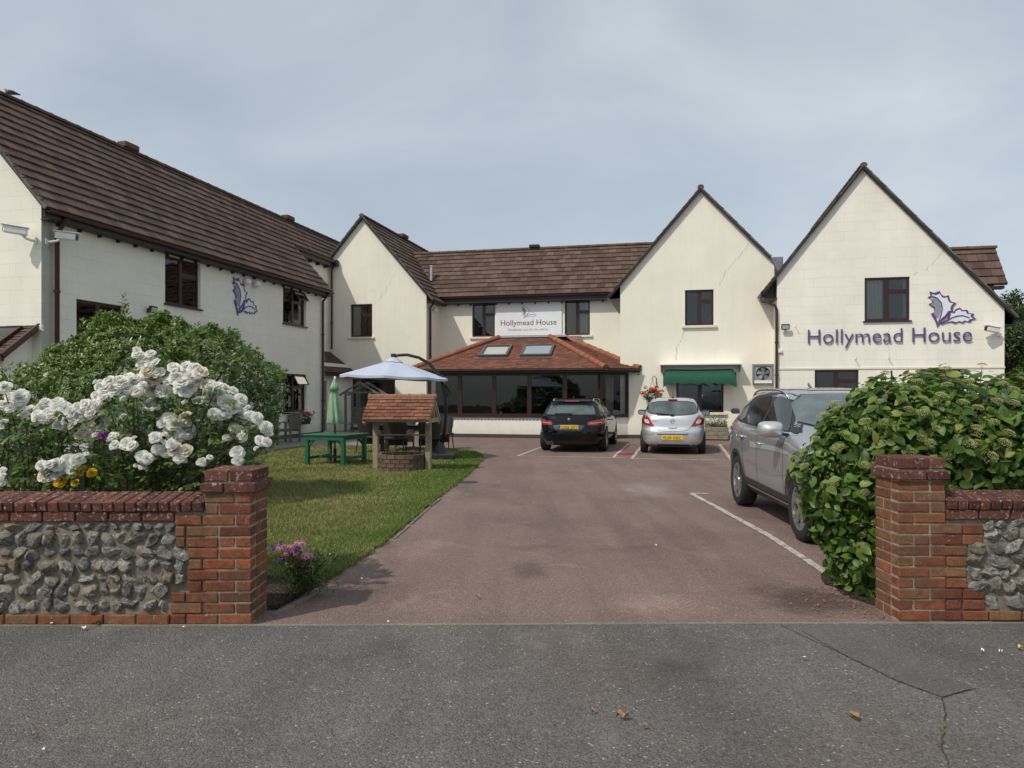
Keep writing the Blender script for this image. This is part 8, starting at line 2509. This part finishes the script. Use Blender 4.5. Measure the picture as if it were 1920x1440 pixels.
mb = MB(); mb.lathe([(.02, -.18), (.12, -.15), (.19, -.05), (.21, .03), (.19, .03), (0, .0)], 16); mb.build('bowl', M['weathered_wood'], root, smooth=True, sharp=50)
n = 800; d = rnd_dir(rs, n); P = d*np.array([.33, .28, .20])*rs.uniform(.5, 1.05, (n, 1)) + np.array([0, 0, .08])
leaf_mass('foliage', tpl_small(.7), P, d + rnd_dir(rs, n)*.5, np.tile([0, -.4, 1.], (n, 1)), rs.uniform(.045, .08, n), M['herb_leaf'], root)
flowers(root, [Vector((rr.uniform(-.36, .36), rr.uniform(-.3, .0), rr.uniform(.12, .40))) for i in range(16)], RD, .066, rr)
flowers(root, [Vector((rr.uniform(-.1, .2), rr.uniform(-.3, -.2), rr.uniform(.0, .14))) for i in range(7)], CR, .045, rr)
mb = MB(); mb.tube([(.12, .31, .35), (.12, .31, .72), (.05, .2, .78), (0, .02, .74), (0, 0, .62)], .012, 6); mb.tube([(0, 0, .62), (.18, 0, .04)], .004, 4); mb.tube([(0, 0, .62), (-.18, 0, .04)], .004, 4); mb.build('bracket', M['black_metal'], root)
root = thing('wooden_planter', 'low wooden plank planter with green herbs against the cream wall', 'planter', W(14.62, GB-.62, 0), -TH)
for i in range(3): mb = MB(); mb.bbox(-.35, .72, -.02, .01, .03+i*.145, .165+i*.145, .006); mb.build('plank', M['trough_wood'], root)
for i in range(3): mb = MB(); mb.bbox(-.35, .72, .47, .50, .03+i*.145, .165+i*.145, .006); mb.build('plank', M['trough_wood'], root)
for x in (-.37, .72): mb = MB(); mb.bbox(x, x+.03, -.015, .495, .03, .455, .006); mb.build('end_board', M['trough_wood'], root)
mb = MB(); mb.box(-.33, .70, .02, .46, .3, .40); mb.build('compost', M['soil'], root)
n = 1100; P = np.stack([rs.uniform(-.33, .70, n), rs.uniform(.02, .44, n), .40+np.abs(rs.normal(0, .16, n))], 1)
leaf_mass('foliage', tpl_small(.25), P, np.stack([rs.normal(0, .4, n), rs.normal(0, .4, n), np.full(n, 1.)], 1), rnd_dir(rs, n), rs.uniform(.05, .10, n), M['herb_leaf'], root)

# weeds along the wall feet
for (x, y, lab) in ((182, 1172, 'small green weed at the foot of the flint wall'), (1637, 1122, 'small pale weed at the foot of the right pier'), (566, 1106, 'small leafy weed at the lawn corner by the pink flowers')):
    gx, gy = ground_pt(x, y); root = thing('weed', lab, 'weed', (gx, gy, .004)); n = 16; an = rs.uniform(0, 6.28, n)
    V, T = scatter_leaves(tpl_small(.3, .3), np.zeros((n, 3)), np.stack([np.cos(an), np.sin(an), rs.uniform(.3, 1.6, n)], 1), np.tile([0, -.2, 1.], (n, 1)), rs.uniform(.03, .075, n))
    obj_from_mesh('leaves', np_mesh('leaves', V, T, M['herb_leaf']), root)
# leaf litter swept against the right pier
rs = np.random.RandomState(8); n = 130
P = np.stack([2.62-np.abs(rs.normal(0, .22, n)), rs.uniform(5.2, 6.1, n), np.full(n, .008)], 1)
V, T = scatter_leaves(tpl_small(.5, .0), P, np.stack([rs.normal(size=n), rs.normal(size=n), rs.uniform(-.05, .3, n)], 1), np.tile([0, 0, 1.], (n, 1)), rs.uniform(.012, .035, n))
tag(obj_from_mesh('leaf_litter', np_mesh('leaf_litter', V, T, M['dead_leaf'])), 'dry leaf litter on the drive beside the right pier', 'leaf litter', kind='stuff')
# daisies in the lawn
n = 160; x = rs.uniform(-4.0, -1.3, n); y = rs.uniform(6.6, 14, n); k = in_poly(x, y, LAWN); x, y = x[k], y[k]; n = len(x)
V, T = scatter_leaves(tpl_small(1.0, 0), np.stack([x, y, np.full(n, .05)], 1), np.stack([rs.normal(size=n), rs.normal(size=n), np.zeros(n)], 1), np.tile([0, 0, 1.], (n, 1)), rs.uniform(.010, .018, n))
tag(obj_from_mesh('daisies', np_mesh('daisies', V, T, M['rose_white'])), 'tiny white daisies scattered in the lawn', 'daisies', kind='stuff')

# ---- trees beyond the right gable ----------------------------------------
def tree(name, label, loc, h, rx, seed, nclump=70, group='trees beyond the right gable'):
    rs = np.random.RandomState(seed); rr = random.Random(seed)
    root = thing(name, label, 'tree', loc, 0, group)
    mb = MB(); mb.tube([(0, 0, 0), (.1, .05, h*.3), (.0, .1, h*.6), (.05, 0, h*.85)], [.22, .17, .1, .04], 9)
    PP = []; DD = []
    for i in range(nclump):
        an = rr.uniform(0, 6.28); q = rx*math.sqrt(rr.random()); z = h*rr.uniform(.22, .97)
        lim = math.sin(math.pi*min(1, max(0.05, (z/h-.12)/.95)))**.6; q *= lim
        c = np.array([q*math.cos(an), q*math.sin(an), z])
        mb.tube([(0.03, .05, max(.3, z*.75)), (c[0]*.5, c[1]*.5, z*.92), tuple(c)], [.05, .03, .01], 5)
        n = 170; d = rnd_dir(rs, n); s = rr.uniform(.35, .75)
        PP.append(c + d*np.array([s, s, s*.7])*rs.uniform(.3, 1, (n, 1))); DD.append(d)
    P = np.concatenate(PP); d = np.concatenate(DD); n = len(P)
    mb.build('trunk', M['bark'], root)
    o = leaf_mass('crown', tpl_small(.6), P, rnd_dir(rs, n)+d*.5, d+np.array([0, 0, .6]), rs.uniform(.10, .19, n), M['tree_leaf'], root)
tree('deciduous_tree', 'tall leafy tree beyond the right gable corner', (24.6, 36.0, 0), 6.6, 2.3, 3)
tree('deciduous_tree', 'lower dense tree below the tall one at the right edge', (22.9, 34.2, 0), 4.6, 1.6, 4, 60)
tree('deciduous_tree', 'tree at the far right edge of the picture', (27.5, 37.5, 0), 6.9, 2.6, 5)
